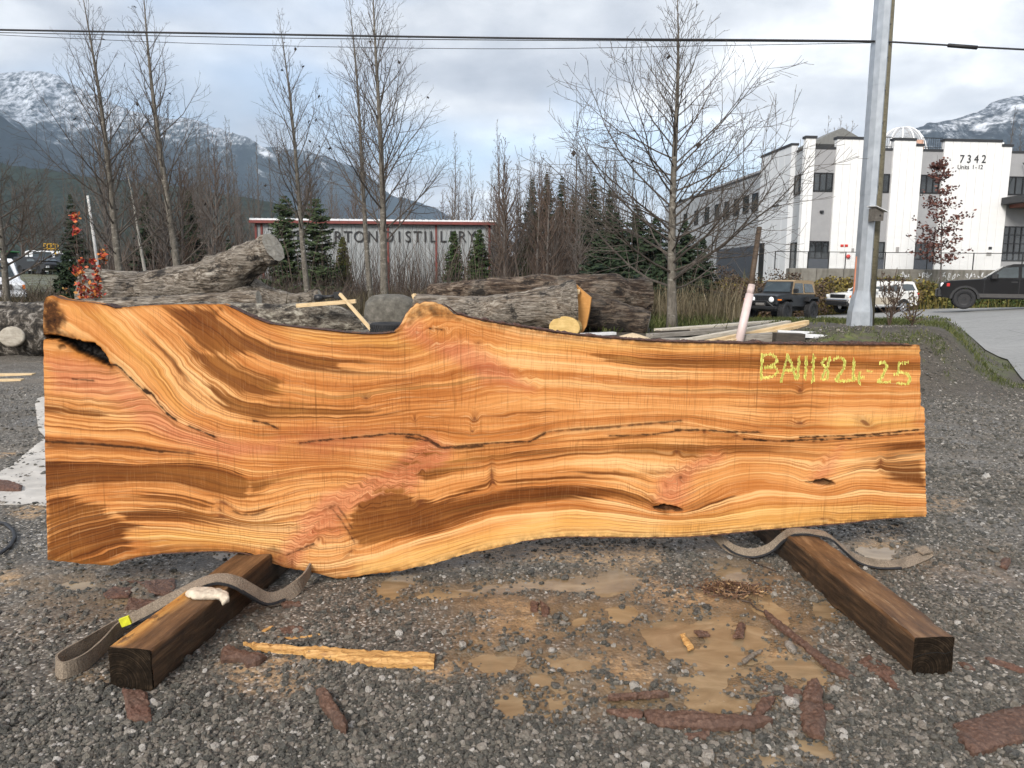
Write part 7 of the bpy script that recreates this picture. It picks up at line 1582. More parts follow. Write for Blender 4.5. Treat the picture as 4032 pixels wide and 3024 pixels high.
    cl = NM('clear_vinyl'); cl.nt.nodes.remove(cl.b); tr = cl.n('ShaderNodeBsdfTransparent'); gls = cl.n('ShaderNodeBsdfPrincipled'); gls.inputs['Base Color'].default_value = (.55, .55, .55, 1); gls.inputs['Roughness'].default_value = .12; ms = cl.n('ShaderNodeMixShader'); ms.inputs[0].default_value = .38; cl.nt.links.new(tr.outputs[0], ms.inputs[1]); cl.nt.links.new(gls.outputs[0], ms.inputs[2]); cl.nt.links.new(ms.outputs[0], cl.out.inputs[0])
    V = []; F = []
    for j in range(9):
        t = R(90) * j / 8
        for i in range(24): g = 2 * math.pi * i / 24; V.append((Rr * math.cos(t) ** .8 * math.cos(g), Rr * math.cos(t) ** .8 * math.sin(g), Hh * math.sin(t)))
    F = [(j * 24 + i, j * 24 + (i + 1) % 24, (j + 1) * 24 + (i + 1) % 24, (j + 1) * 24 + i) for j in range(8) for i in range(24)]; mesh_obj('skin', V, F, cl.mat, dm, True)
    for i in range(k): g = 2 * math.pi * i / k; mb = MB(); mb.tube([(Rr * 1.005 * math.cos(R(90) * j / 8) ** .8 * math.cos(g), Rr * 1.005 * math.cos(R(90) * j / 8) ** .8 * math.sin(g), Hh * 1.005 * math.sin(R(90) * j / 8)) for j in range(9)], .045, 5); mb.build('rib', plain('white_rib', (.8, .8, .8), .5) if i == 0 else bpy.data.materials['white_rib'], dm)
    mb = MB(); mb.prism([(-.9, 0), (.9, 0), (.7, Hh * .55), (-.7, Hh * .55)], 'y', -1.6, -1.4); mb.build('inner_curtain', plain('peach_curtain', (.55, .33, .24), .8), dm)
    gb = empty('roof_pavilion', o + fx * X(3462) + fy * 8.0 + Vector((0, 0, zr)), ANG, 'grey gabled pavilion roof on the terrace behind the utility pole', 'pavilion')
    zz = aty(3460, 520, 60.5).z - o.z - zr; mb = MB(); mb.prism([(-2.2, zz - 1.1), (0, zz), (2.2, zz - 1.1), (2.2, zz - 1.25), (-2.2, zz - 1.25)], 'y', -1.5, 1.5); mb.build('roof', plain('pavilion_grey', (.16, .16, .15), .7), gb)
    for xx in (-1.9, 1.9): mb = MB(); mb.box(xx - .08, xx + .08, -1.3, -1.14, -.2, zz - 1.25); mb.build('post', char, gb)
    for px in (3942, 3985): x, z = loc(px, 575); mb = MB(); mb.lathe([(.16, 0), (.16, .5), (.22, .52), (.22, .66), (.05, .7)], 12, 'z', (x, 1.2, zr)); mb.build('roof_vent', plain('vent_steel', (.6, .61, .62), .35, .05) if px == 3942 else bpy.data.materials['vent_steel'], r)
    # side wing: recess, tall white block, long low block with small windows
    zs = z547 - .2
    mb = MB(); mb.box(.10, .28, .42, 1.6, base - 1.2, Zc(590)); mb.build('grey_bay', grey_shade, r); mb = MB(); mb.box(.06, .32, .40, 1.55, Zc(590) + .002, Zc(590) + .14); mb.build('parapet_cap', char, r)
    def swin(y0, y1, z0, z1, x):
        mb = MB(); f = .06; mb.box(x - .05, x + .03, y0, y1, z0, z0 + f); mb.box(x - .05, x + .03, y0, y1, z1 - f, z1); mb.box(x - .05, x + .03, y0, y0 + f, z0 + f, z1 - f); mb.box(x - .05, x + .03, y1 - f, y1, z0 + f, z1 - f); w = mb.build('window', frame, r)
        g = MB(); g.add([(x - .01, y0 + .03, z0 + .03), (x - .01, y1 - .03, z0 + .03), (x - .01, y1 - .03, z1 - .03), (x - .01, y0 + .03, z1 - .03)], [(3, 2, 1, 0)]); g.build('pane', glass, w)
    swin(.5, 1.55, Zc(762), Zc(685), .08); swin(.5, 1.55, -.9, Zc(955), .08)
    for i in range(5): y0 = 1.6 + i * 1.06; mb = MB(); mb.bbox(-.25, .2, y0 + .01, y0 + 1.05, base - 1.2, zs, .012); mb.build('wall_panel', white_shade, r)
    mb = MB(); mb.box(-.31, .26, 1.58, 6.95, zs + .002, zs + .16); mb.build('parapet_cap', char, r)
    zl = zs - 1.15; ee = 34
    for i in range(13): y0 = 6.95 + i * 2.1; mb = MB(); mb.bbox(-.05, .25, y0 + .01, y0 + 2.09, base - 1.2, zl, .012); mb.build('wall_panel', grey_shade, r)
    mb = MB(); mb.box(-.11, .3, 6.96, ee, zl + .002, zl + .14); mb.build('parapet_cap', char, r); mb = MB(); mb.box(.3, 14, 6.9, ee + .2, base - 1.2, zl - .1); mb.build('rear_block', grey_shade, r)
    for y0 in (7.6, 9.5, 11.6, 13.9, 16.4, 19.2, 22.4, 26, 30): swin(y0, y0 + 1.15, base + 4.6, base + 6.0, -.07)
    mb = MB(); mb.box(-.09, .1, 7.5, 16.5, base - 1.2, base + 1.9); mb.build('garage_door', slate, r); mb = MB(); mb.box(-.29, -.2, 5.4, 6.3, base - 1.2, base + 2.0); mb.build('side_door', frame, r)
    for y0, z in ((3.2, 4.5), (3.7, 4.5)): mb = MB(); mb.bbox(-.42, -.22, y0, y0 + .2, z, z + .16, .02); mb.build('wall_lamp', char, r)
    return r
white_building()

def retaining():
    Y = 47.3; z1 = aty(3500, 1058, Y).z; z0 = z1 - .95
    q = NM('cast_concrete'); n = q.noise(None, 2.2, 6, .7); st = q.noise(q.mapv(None, (3, 3, .5)), 1.6, 4); con = q.done(q.mix(q.m('MULTIPLY', q.sm(.45, .7, st), .6), q.ramp(n, [(.3, (.135, .125, .105)), (.7, (.235, .222, .195))]), (.095, .090, .072)), .9, q.bump(n, .3, .02))
    x = aty(3110, 1058, Y).x; o = Vector((x, Y, z0)); r = empty('retaining_wall', o, 0, 'concrete block retaining wall with white scrawled graffiti below the fence', 'retaining wall')
    n = 11; bw = 1.72; shared = MB().bbox(.012, bw - .012, 0, .7, 0, .93, .03).build('concrete_block', con, r)
    blocks = [shared]
    for i in range(1, n): c = shared.copy(); COL.objects.link(c); c.parent = r; c.location = (i * bw, random.uniform(-.02, .02), random.uniform(-.012, .0)); blocks.append(c)
    for i in range(n):
        lo = MB() if i == 0 else None
        if i == 0: mb = MB(); mb.bbox(.012, bw - .012, 0, .7, -.95, -.012, .03); low = mb.build('concrete_block', con, r)
        else: c = low.copy(); COL.objects.link(c); c.parent = r; c.location = (i * bw - .4, 0.05, 0)
    paint = plain('white_spray_paint', (.62, .63, .64), .6)
    rg = random.Random(3)
    for gx, w in ((aty(3640, 1080, Y).x - x, .8), (aty(3735, 1080, Y).x - x, 1.5), (aty(3838, 1080, Y).x - x, 1.2), (aty(3935, 1080, Y).x - x, .8), (aty(3560, 1080, Y).x - x, .7)):
        for s in range(5):
            cx = gx + (s - 2) * w / 5; cz = .52 + rg.uniform(-.05, .1); P = [(cx + rg.uniform(-.12, .12), -.03, cz + rg.uniform(-.22, .22)) for _ in range(5)]; C = []
            for i in range(4):
                for j in range(5): t = j / 5; t2 = t * t * (3 - 2 * t); C.append(tuple(P[i][k] * (1 - t2) + P[i + 1][k] * t2 for k in range(3)))
            mb = MB(); mb.tube(C, .016, 4); g = mb.build('graffiti_stroke', paint, r); g.scale = (1, .3, 1); g.location = (0, -.024, 0)
    # chain-link fence on top
    Yf = Y + .35; zf0 = z1 + .0; H = aty(3500, 994, Yf).z - zf0; fr = empty('chain_link_fence', (x, Yf, zf0), 0, 'low black chain-link fence along the top of the retaining wall', 'fence'); blk = plain('black_fence_steel', (.012, .012, .013), .45)
    L = n * bw + 3; xs = [aty(p, 1020, Yf).x - x for p in (3052, 3112, 3181, 3263, 3329, 3485, 3651, 3833, 4026, 4200)]
    for xx in xs: mb = MB(); mb.tube([(xx, 0, -.1), (xx, 0, H + .03)], .035, 8); mb.build('post', blk, fr)
    mb = MB(); mb.tube([(xs[0], 0, H), (xs[-1], 0, H)], .025, 6); mb.build('top_rail', blk, fr)
    wm = NM('galvanised_wire'); wiremat = wm.done((.30, .31, .32), .5, None, Metallic=.4); mb = MB(); g = .11; nn = int((xs[-1] - xs[0]) / g)
    for i in range(-int(H / g), nn):
        for s in (1, -1):
            a = xs[0] + i * g; xa, za, xb, zb = (a, 0, a + H, H) if s == 1 else (a, H, a + H, 0)
            if xa < xs[0] or xb > xs[-1]: continue
            mb.add([(xa - .003, .0, za), (xa + .003, .0, za), (xb + .003, .0, zb), (xb - .003, .0, zb)], [(0, 1, 2, 3)])
    w = mb.build('wire_mesh', wiremat, fr); w['kind'] = 'stuff'
retaining()
# paved lot
def lot():
    q = NM('worn_asphalt'); P = q.pos(); n = q.noise(P, 9, 6, .7); big = q.noise(q.mapv(P, (.5, 1.4, 1)), .5, 5, .65); crk = q.vor(q.mapv(P, (.25, .6, 1)), 1.0, 'DISTANCE_TO_EDGE')
    c = q.ramp(n, [(.3, (.19, .187, .176)), (.7, (.29, .285, .27))]); c = q.mix(q.m('MULTIPLY', q.sm(.45, .7, big), .6), c, (.30, .295, .28)); c = q.mix(q.m('MULTIPLY', q.sm(.010, .0, crk), .6), c, (.05, .05, .05)); c = q.mix(q.m('MULTIPLY', q.sm(.63, .72, q.noise(q.mapv(P, (.3, 1.5, 1)), .8, 4, .6)), .6), c, (.09, .088, .085))
    m = q.done(c, .6, q.bump(n, .3, .01))
    ys = np.concatenate([np.arange(13.0, 20, .5), np.arange(20, 42.6, 1.0)]); V = []; Q = []; nx = 50
    for y in ys:
        x0 = min(8.5 + .567 * (y - 12), 10.9); xs = x0 + (75 - x0) * (np.linspace(0, 1, nx) ** 1.8)
        V.append(np.stack([xs, np.full(nx, y), terrain(xs, np.full(nx, y)) + .03], 1))
    V = np.concatenate(V); I = np.arange(len(V)).reshape(len(ys), nx); Q = np.stack([I[:-1, :-1], I[:-1, 1:], I[1:, 1:], I[1:, :-1]], -1).reshape(-1, 4)
    tag(fast_mesh('paved_road', V, Q, m, None, True), 'worn grey asphalt lot where the vehicles are parked', None, None, 'structure')
lot()

# ================================================================== vehicles
CARG = plain('car_glass', (.030, .040, .042), .05, .4, 2, Specular_IOR_Level=.8); CHR = plain('chrome', (.55, .55, .56), .2, .1, metal=.9); LAMP = plain('headlight_glass', (.72, .74, .76), .1, .1); AMB = plain('amber_lens', (.75, .20, .03), .3); REDL = plain('red_lens', (.45, .02, .02), .3); BLK = plain('black_trim', (.014, .014, .015), .5, .2)
def body_loft(mb, prof, ws, ins):
    """side profile (x, z) closed polygon, lofted over the width: list of half widths & shrink"""
    n = len(prof); cx = sum(p[0] for p in prof) / n; cz = sum(p[1] for p in prof) / n; rows = []
    for y, k in zip(ws, ins): rows.append([(cx + (x - cx) * (1 - k * .02), y, cz + (z - cz) * (1 - k * .05)) for x, z in prof])
    vs = [v for rw in rows for v in rw]; m = len(rows); fs = [tuple(range(n))[::-1], tuple(range((m - 1) * n, m * n))] + [(i * n + j, i * n + (j + 1) % n, (i + 1) * n + (j + 1) % n, (i + 1) * n + j) for i in range(m - 1) for j in range(n)]
    mb.add(vs, fs)
def wheel(root, x, y, R0, w, rimmat, spokes, side, tread=26, lug=.015):
    t = tyre('wheel', R0, w, M_TYRE, root, tread, 'y', .62, lug); t.location = (x, y, R0)
    mb = MB(); s = side; r = R0 * .62
    mb.lathe([(r, s * w * .30), (r * .97, s * w * .38), (r * .86, s * w * .34), (r * .80, s * w * .14), (r * .2, s * w * .14), (r * .18, s * w * .30), (r * .02, s * w * .32)], 24, 'y')
    for i in range(spokes):
        g = 2 * math.pi * i / spokes; c, d = math.cos(g), math.sin(g); hw = r * .14; a0, a1 = r * .15, r * .90; P = [(a0 * d - hw * c, a0 * c + hw * d), (a1 * d - hw * .8 * c, a1 * c + hw * .8 * d), (a1 * d + hw * .8 * c, a1 * c - hw * .8 * d), (a0 * d + hw * c, a0 * c - hw * d)]
        mb.prism(P, 'y', s * w * .14, s * w * .34)
    mb.build('rim', rimmat, t)
def quad(root, pts, mat, name, th=.006):
    """a thin pane or lamp on the body: polygon pushed out along its own normal"""
    P = [Vector(p) for p in pts]; nrm = (P[1] - P[0]).cross(P[2] - P[0]).normalized(); n = len(P); V = [tuple(p - nrm * .004) for p in P] + [tuple(p + nrm * th) for p in P]
    return mesh_obj(name, V, [tuple(range(n))[::-1], tuple(range(n, 2 * n))] + [(i, (i + 1) % n, n + (i + 1) % n, n + i) for i in range(n)], mat, root)
def car_root(name, px, py, d, heading, label, cat):
    p = aty(px, py, d); gz = tz(p.x, p.y) + .03; return empty(name, (p.x, p.y, gz), heading, label, cat)
def arch(x, R0, n=8): return [(x + R0 * math.cos(math.pi * i / n), R0 * .92 + R0 * math.sin(math.pi * i / n) * .99) for i in range(n, -1, -1)]
def suv():
    """local +x is the front"""
    r = car_root('parked_suv', 3430, 1230, 40, math.pi + R(16), 'white and beige sport utility vehicle parked behind the utility pole', 'suv')
    wp = plain('pearl_white_paint', (.66, .655, .63), .25, .04, 3, Coat_Weight=.5); be = plain('beige_cladding', (.42, .375, .30), .4, .05)
    L, W = 4.55, 1.74; fx, rx = 1.38, -1.29
    low = [(-2.20, .52)] + [(x, z) for x, z in arch(rx, .43)] + [(x, z) for x, z in arch(fx, .43)] + [(2.20, .50), (2.24, .72), (2.20, .98), (1.95, 1.06), (1.0, 1.13), (-2.1, 1.16), (-2.24, .95), (-2.24, .6)]
    low = [(-2.22, .46)] + [p for p in arch(rx, .42)] + [p for p in arch(fx, .42)] + low[-8:]
    mb = MB(); body_loft(mb, low, (-W / 2, -W / 2 + .05, W / 2 - .05, W / 2), (1, 0, 0, 1)); b = mb.build('body', wp, r); smooth_by_angle(b, 30)
    cabp = [(.95, 1.12), (.30, 1.66), (.05, 1.72), (-1.85, 1.71), (-2.0, 1.66), (-2.18, 1.15)]
    mb = MB(); n = len(cabp); vs = []
    for y, s in ((-W / 2 + .03, 0), (-W / 2 + .16, 1), (W / 2 - .16, 1), (W / 2 - .03, 0)): vs += [(x, (y if (z < 1.3 or s == 1) else y), z) for x, z in cabp] if False else [(x, (math.copysign(abs(y) - (.13 if z > 1.4 else 0), y) if s == 0 else math.copysign(abs(y) - (.10 if z > 1.4 else -.0), y)), z) for x, z in cabp]
    fs = [tuple(range(n)), tuple(range(3 * n, 4 * n))[::-1]] + [(i * n + j, (i + 1) * n + j, (i + 1) * n + (j + 1) % n, i * n + (j + 1) % n) for i in range(3) for j in range(n)]; mb.add(vs, fs); c = mb.build('cabin', wp, r)
    for s in (-1, 1):
        def sp(x, z): return (x, s * (W / 2 - .03 - (.13 * max(0, min(1, (z - 1.16) / .45))) + .004), z)
        for pts in ([(.78, 1.18), (.36, 1.58), (-.18, 1.60), (-.20, 1.18)], [(-.30, 1.18), (-.28, 1.60), (-.98, 1.60), (-1.02, 1.18)], [(-1.22, 1.20), (-1.16, 1.60), (-1.86, 1.58), (-2.02, 1.24)]):
            P = [sp(*p) for p in pts]; quad(r, P if s < 0 else P[::-1], CARG, 'side_window')
        mb = MB(); mb.box(-1.0 + .1, 1.0 - .06, s * (W / 2 + .002) - .012, s * (W / 2 + .002) + .012, .50, .86); mb.build('door_cladding', be, r)
        mb = MB(); mb.box(-.95, .95, s * (W / 2 + .06) - .05, s * (W / 2 + .06) + .05, .36, .42); mb.build('running_board', CHR, r)
        mb = MB(); mb.bbox(.55, .72, s * (W / 2 + .10) - .09, s * (W / 2 + .10) + .09, 1.14, 1.30, .03); mb.build('mirror', wp, r)
        for x in (-.05, -.95): mb = MB(); mb.box(x - .09, x + .09, s * (W / 2 + .006) - .014, s * (W / 2 + .006) + .014, .98, 1.02); mb.build('door_handle', BLK, r)
        mb = MB(); mb.tube([(-1.7, s * .62, 1.77), (.0, s * .62, 1.78)], .022, 6); mb.build('roof_rail', BLK, r)
        mb = MB(); mb.bbox(2.06, 2.25, s * .80 - .07, s * .80 + .07, .84, .99, .02); mb.build('headlight', LAMP, r); 
        mb = MB(); mb.bbox(1.95, 2.20, s * .872 - .02, s * .872 + .02, .84, .96, .01); mb.build('turn_signal', AMB, r)
        mb = MB(); mb.bbox(-2.28, -2.18, s * .80 - .06, s * .80 + .06, .85, 1.1, .02); mb.build('tail_light', REDL, r)
        wheel(r, fx, s * (W / 2 - .12), .375, .25, CHR, 6, s); wheel(r, rx, s * (W / 2 - .12), .375, .25, CHR, 6, s)
    for x in (-1.2, -.2): mb = MB(); mb.tube([(x, -.64, 1.79), (x, .64, 1.79)], .018, 6); mb.build('roof_bar', BLK, r)
    quad(r, [(.90, -.70, 1.17), (.90, .70, 1.17), (.36, .60, 1.63), (.36, -.60, 1.63)], CARG, 'windscreen', .02)
    quad(r, [(-2.185, .68, 1.2), (-2.185, -.68, 1.2), (-2.03, -.60, 1.62), (-2.03, .60, 1.62)], CARG, 'rear_window', .012)
    mb = MB(); mb.bbox(2.17, 2.245, -.56, .56, .80, 1.0, .02); mb.build('grille', BLK, r); mb = MB(); mb.bbox(2.06, 2.33, -.86, .86, .62, .77, .04); mb.build('bumper', CHR, r); mb = MB(); mb.bbox(2.0, 2.31, -.85, .85, .42, .618, .04); mb.build('lower_bumper', BLK, r); mb = MB(); mb.bbox(-2.36, -2.1, -.84, .84, .45, .68, .04); mb.build('bumper', BLK, r)
suv()
def pickup():
    r = car_root('pickup_truck', 3985, 1228, 32, math.pi - R(28), 'black pickup truck cut off by the right edge of the picture', 'pickup')
    bp = plain('black_paint', (.006, .006, .007), .30, .2, 3, Specular_IOR_Level=.2); gr = plain('dusty_sill', (.055, .052, .050), .7)
    L, W = 5.8, 1.98; fx, rx = 1.86, -1.72; ra = .47
    low = [(-2.92, .55)] + arch(rx, ra) + arch(fx, ra) + [(2.72, .48), (2.80, .62), (2.80, .95), (2.70, 1.12), (2.45, 1.20), (1.05, 1.30), (-2.9, 1.30), (-2.94, .8)]
    mb = MB(); body_loft(mb, low, (-W / 2, -W / 2 + .06, W / 2 - .06, W / 2), (1, 0, 0, 1)); b = mb.build('body', bp, r); smooth_by_angle(b, 30)
    cp = [(1.15, 1.28), (.45, 1.83), (.20, 1.90), (-1.1, 1.90), (-1.25, 1.84), (-1.38, 1.28)]; n = len(cp); mb = MB(); vs = []
    for y in (-W / 2 + .03, W / 2 - .03): vs += [(x, math.copysign(abs(y) - (.05 if z > 1.5 else 0), y), z) for x, z in cp]
    mb.add(vs, [tuple(range(n)), tuple(range(n, 2 * n))[::-1]] + [(j, n + j, n + (j + 1) % n, (j + 1) % n) for j in range(n)]); mb.build('cabin', bp, r)
    for s in (-1, 1):
        def sp(x, z): return (x, s * (W / 2 - .03 - .05 * max(0, min(1, (z - 1.28) / .55)) + .005), z)
        for pts in ([(1.0, 1.33), (.52, 1.74), (.02, 1.78), (.0, 1.33)], [(-.12, 1.33), (-.10, 1.78), (-1.05, 1.78), (-1.20, 1.33)]): P = [sp(*p) for p in pts]; quad(r, P if s < 0 else P[::-1], CARG, 'side_window')
        mb = MB(); mb.bbox(.72, .98, s * (W / 2 + .14) - .11, s * (W / 2 + .14) + .11, 1.26, 1.50, .04); mb.build('mirror', BLK, r)
        mb = MB(); mb.bbox(2.48, 2.79, s * .86 - .1, s * .86 + .115, .92, 1.11, .03); h = mb.build('headlight', LAMP, r); mb = MB(); mb.bbox(2.44, 2.56, s * .955 - .02, s * .955 + .045, .95, 1.09, .01); mb.build('turn_signal', REDL, h)
        mb = MB(); mb.box(-1.2, 1.35, s * (W / 2 - .01) - .014, s * (W / 2 - .01) + .014, .50, .66); mb.build('dusty_sill', gr, r)
        for x in (.12, -.95): mb = MB(); mb.bbox(x - .11, x + .11, s * (W / 2 + .01) - .02, s * (W / 2 + .01) + .02, 1.12, 1.18, .01); mb.build('door_handle', BLK, r)
        for x in (1.18, -.06, -1.34): mb = MB(); mb.box(x - .008, x + .008, s * (W / 2 - .004) - .008, s * (W / 2 - .004) + .008, .55, 1.28); mb.build('door_seam', BLK, r)
        pts = [(fx + (ra + .09) * math.cos(math.pi * i / 10), ra * .92 + (ra + .09) * math.sin(math.pi * i / 10)) for i in range(11)]; inn = [(fx + ra * math.cos(math.pi * i / 10), ra * .92 + ra * math.sin(math.pi * i / 10)) for i in range(11)]
        mb = MB(); mb.prism(pts + inn[::-1], 'y', s * (W / 2 - .01), s * (W / 2 + .035)); mb.build('wheel_arch', plain('matt_black', (.018, .018, .019), .6) if s < 0 else bpy.data.materials['matt_black'], r)
        wheel(r, fx, s * (W / 2 - .12), .425, .30, BLK, 8, s, 28); wheel(r, rx, s * (W / 2 - .12), .425, .30, BLK, 8, s, 28)
    quad(r, [(1.12, -.78, 1.33), (1.12, .78, 1.33), (.50, .66, 1.80), (.50, -.66, 1.80)], CARG, 'windscreen', .02)
    mb = MB(); mb.bbox(2.62, 2.92, -.97, .97, .48, .86, .05); mb.build('bumper', BLK, r); mb = MB(); mb.bbox(2.70, 2.82, -.6, .6, .90, 1.12, .02); mb.build('grille', BLK, r)
pickup()
def jeep():
    r = car_root('offroad_car', 3072, 1258, 36.0, R(-90) - R(48), 'black boxy off-road car with a tan soft top facing the camera', 'off-road car'); r.scale = (1.08, 1.08, 1.10)
    bp = plain('dark_grey_paint', (.022, .024, .027), .35, .15, 3); tan = plain('tan_canvas', (.30, .215, .125), .85, .1, 6, .2)
    W = 1.50; R0 = .42; fx, rx = 1.15, -1.22
    mb = MB(); body_loft(mb, [(-1.75, .62), (1.45, .62), (1.62, .75), (1.62, 1.08), (1.45, 1.14), (.42, 1.20), (.42, 1.14), (-1.75, 1.16)], (-W / 2 + .06, -W / 2 + .10, W / 2 - .10, W / 2 - .06), (1, 0, 0, 1)); mb.build('body', bp, r)
    mb = MB(); mb.box(1.62, 1.66, -.56, .56, .70, 1.10); g = mb.build('grille', BLK, r)
    for i in range(7): mb = MB(); x = -.27 + i * .09; mb.box(1.661, 1.68, x - .012, x + .012, .74, 1.04); mb.build('grille_bar', bp, g)
    for s in (-1, 1):
        mb = MB(); mb.lathe([(.115, 0), (.12, .03), (.10, .05), (.02, .06)], 18, 'x', (1.66, s * .44, .93)); mb.build('headlight', LAMP, r, True)
        mb = MB(); mb.prism([(.58, .86), (.78, 1.02), (1.55, 1.02), (1.62, .96), (1.62, .90), (1.50, .95), (.84, .95), (.66, .82)], 'y', s * .66, s * .92); mb.build('fender', BLK, r); mb = MB(); mb.box(1.60, 1.64, s * .80 - .09, s * .80 + .09, .905, .955); mb.build('turn_signal', AMB, r)
        mb = MB(); mb.prism([(-1.72, .86), (-1.60, 1.02), (-.90, 1.02), (-.72, .84), (-.80, .82), (-.95, .95), (-1.55, .95), (-1.66, .82)], 'y', s * .66, s * .92); mb.build('fender', BLK, r)
        wheel(r, fx, s * .80, R0, .30, BLK, 5, s, 26, .02); wheel(r, rx, s * .80, R0, .30, BLK, 5, s, 26, .02)
        mb = MB(); mb.bbox(.30, .46, s * .86 - .10, s * .86 + .10, 1.22, 1.40, .03); mb.build('mirror', BLK, r)
        quad(r, [(.30, s * .71, 1.20), (.12, s * .66, 1.62), (-.55, s * .66, 1.62), (-.58, s * .71, 1.20)][::(1 if s < 0 else -1)], CARG, 'side_window', .01); quad(r, [(-.72, s * .71, 1.22), (-.70, s * .66, 1.60), (-1.45, s * .65, 1.58), (-1.60, s * .70, 1.22)][::(1 if s < 0 else -1)], CARG, 'side_window', .01)
    top = [(.42, 1.16), (.20, 1.70), (.0, 1.76), (-1.5, 1.74), (-1.62, 1.68), (-1.76, 1.14)]; n = len(top); mb = MB(); vs = []
    for y in (-.705, .705): vs += [(x, math.copysign(abs(y) - (.06 if z > 1.5 else 0), y), z) for x, z in top]
    mb.add(vs, [tuple(range(n)), tuple(range(n, 2 * n))[::-1]] + [(j, n + j, n + (j + 1) % n, (j + 1) % n) for j in range(n)]); mb.build('soft_top', tan, r)
    fr = quad(r, [(.445, -.70, 1.18), (.445, .70, 1.18), (.225, .64, 1.69), (.225, -.64, 1.69)], BLK, 'windscreen_frame', .02); quad(r, [(.45, -.63, 1.24), (.45, .63, 1.24), (.275, .57, 1.64), (.275, -.57, 1.64)], CARG, 'windscreen', .04)
    mb = MB(); mb.bbox(1.70, 1.86, -.78, .78, .52, .66, .03); mb.build('bumper', BLK, r); mb = MB(); mb.tube([(1.82, -.62, .64), (1.86, -.34, .86), (1.86, .34, .86), (1.82, .62, .64)], .028, 8); mb.build('bull_bar', CHR if False else BLK, r); mb = MB(); mb.lathe([(.07, -.2), (.07, .2)], 12, 'y', (1.78, 0, .73)); mb.build('winch', plain('winch_grey', (.16, .15, .14), .5), r)
    mb = MB(); mb.box(-1.5, 1.5, -.45, .45, .42, .62); mb.build('underbody', BLK, r)
jeep()
def van():
    p = aty(-55, 1150, 31); r = empty('parked_van', (p.x, p.y, tz(p.x, p.y)), R(-46), 'white van nose at the left edge facing the logs', 'van'); pass
    wp = plain('white_van_paint', (.74, .745, .75), .3, .04, 3); W = 1.96
    mb = MB(); body_loft(mb, [(-3.0, .45)] + arch(-1.6, .40) + arch(1.55, .40) + [(2.30, .50), (2.42, .62), (2.42, 1.02), (2.30, 1.12), (1.55, 1.26), (.75, 2.0), (.5, 2.08), (-3.0, 2.1)], (-W / 2, -W / 2 + .08, W / 2 - .08, W / 2), (1.5, 0, 0, 1.5)); b = mb.build('body', wp, r); smooth_by_angle(b, 30)
    quad(r, [(1.50, -.80, 1.32), (1.50, .80, 1.32), (.84, .70, 1.94), (.84, -.70, 1.94)], CARG, 'windscreen', .02)
    mb = MB(); mb.bbox(2.40, 2.47, -.50, .50, .82, 1.04, .02); g = mb.build('grille', BLK, r)
    for i in range(4): mb = MB(); mb.box(2.47, 2.485, -.48, .48, .85 + i * .05, .87 + i * .05); mb.build('grille_bar', CHR, g)
    mb = MB(); mb.bbox(2.36, 2.58, -.95, .95, .50, .72, .05); mb.build('bumper', plain('white_bumper', (.66, .67, .68), .35), r)
    for s in (-1, 1):
        mb = MB(); mb.bbox(2.36, 2.46, s * .70 - .16, s * .70 + .14, .84, 1.02, .02); mb.build('headlight', LAMP, r); mb = MB(); mb.bbox(2.30, 2.45, s * .90 - .05, s * .90 + .05, .84, 1.02, .02); mb.build('turn_signal', AMB, r)
        quad(r, [(1.35, s * (W / 2 - .01), 1.36), (.82, s * (W / 2 - .05), 1.92), (.1, s * (W / 2 - .05), 1.92), (.1, s * (W / 2 - .01), 1.36)][::(1 if s < 0 else -1)], CARG, 'side_window', .02)
        wheel(r, 1.55, s * (W / 2 - .14), .36, .24, CHR, 6, s); wheel(r, -1.6, s * (W / 2 - .14), .36, .24, CHR, 6, s)
van()
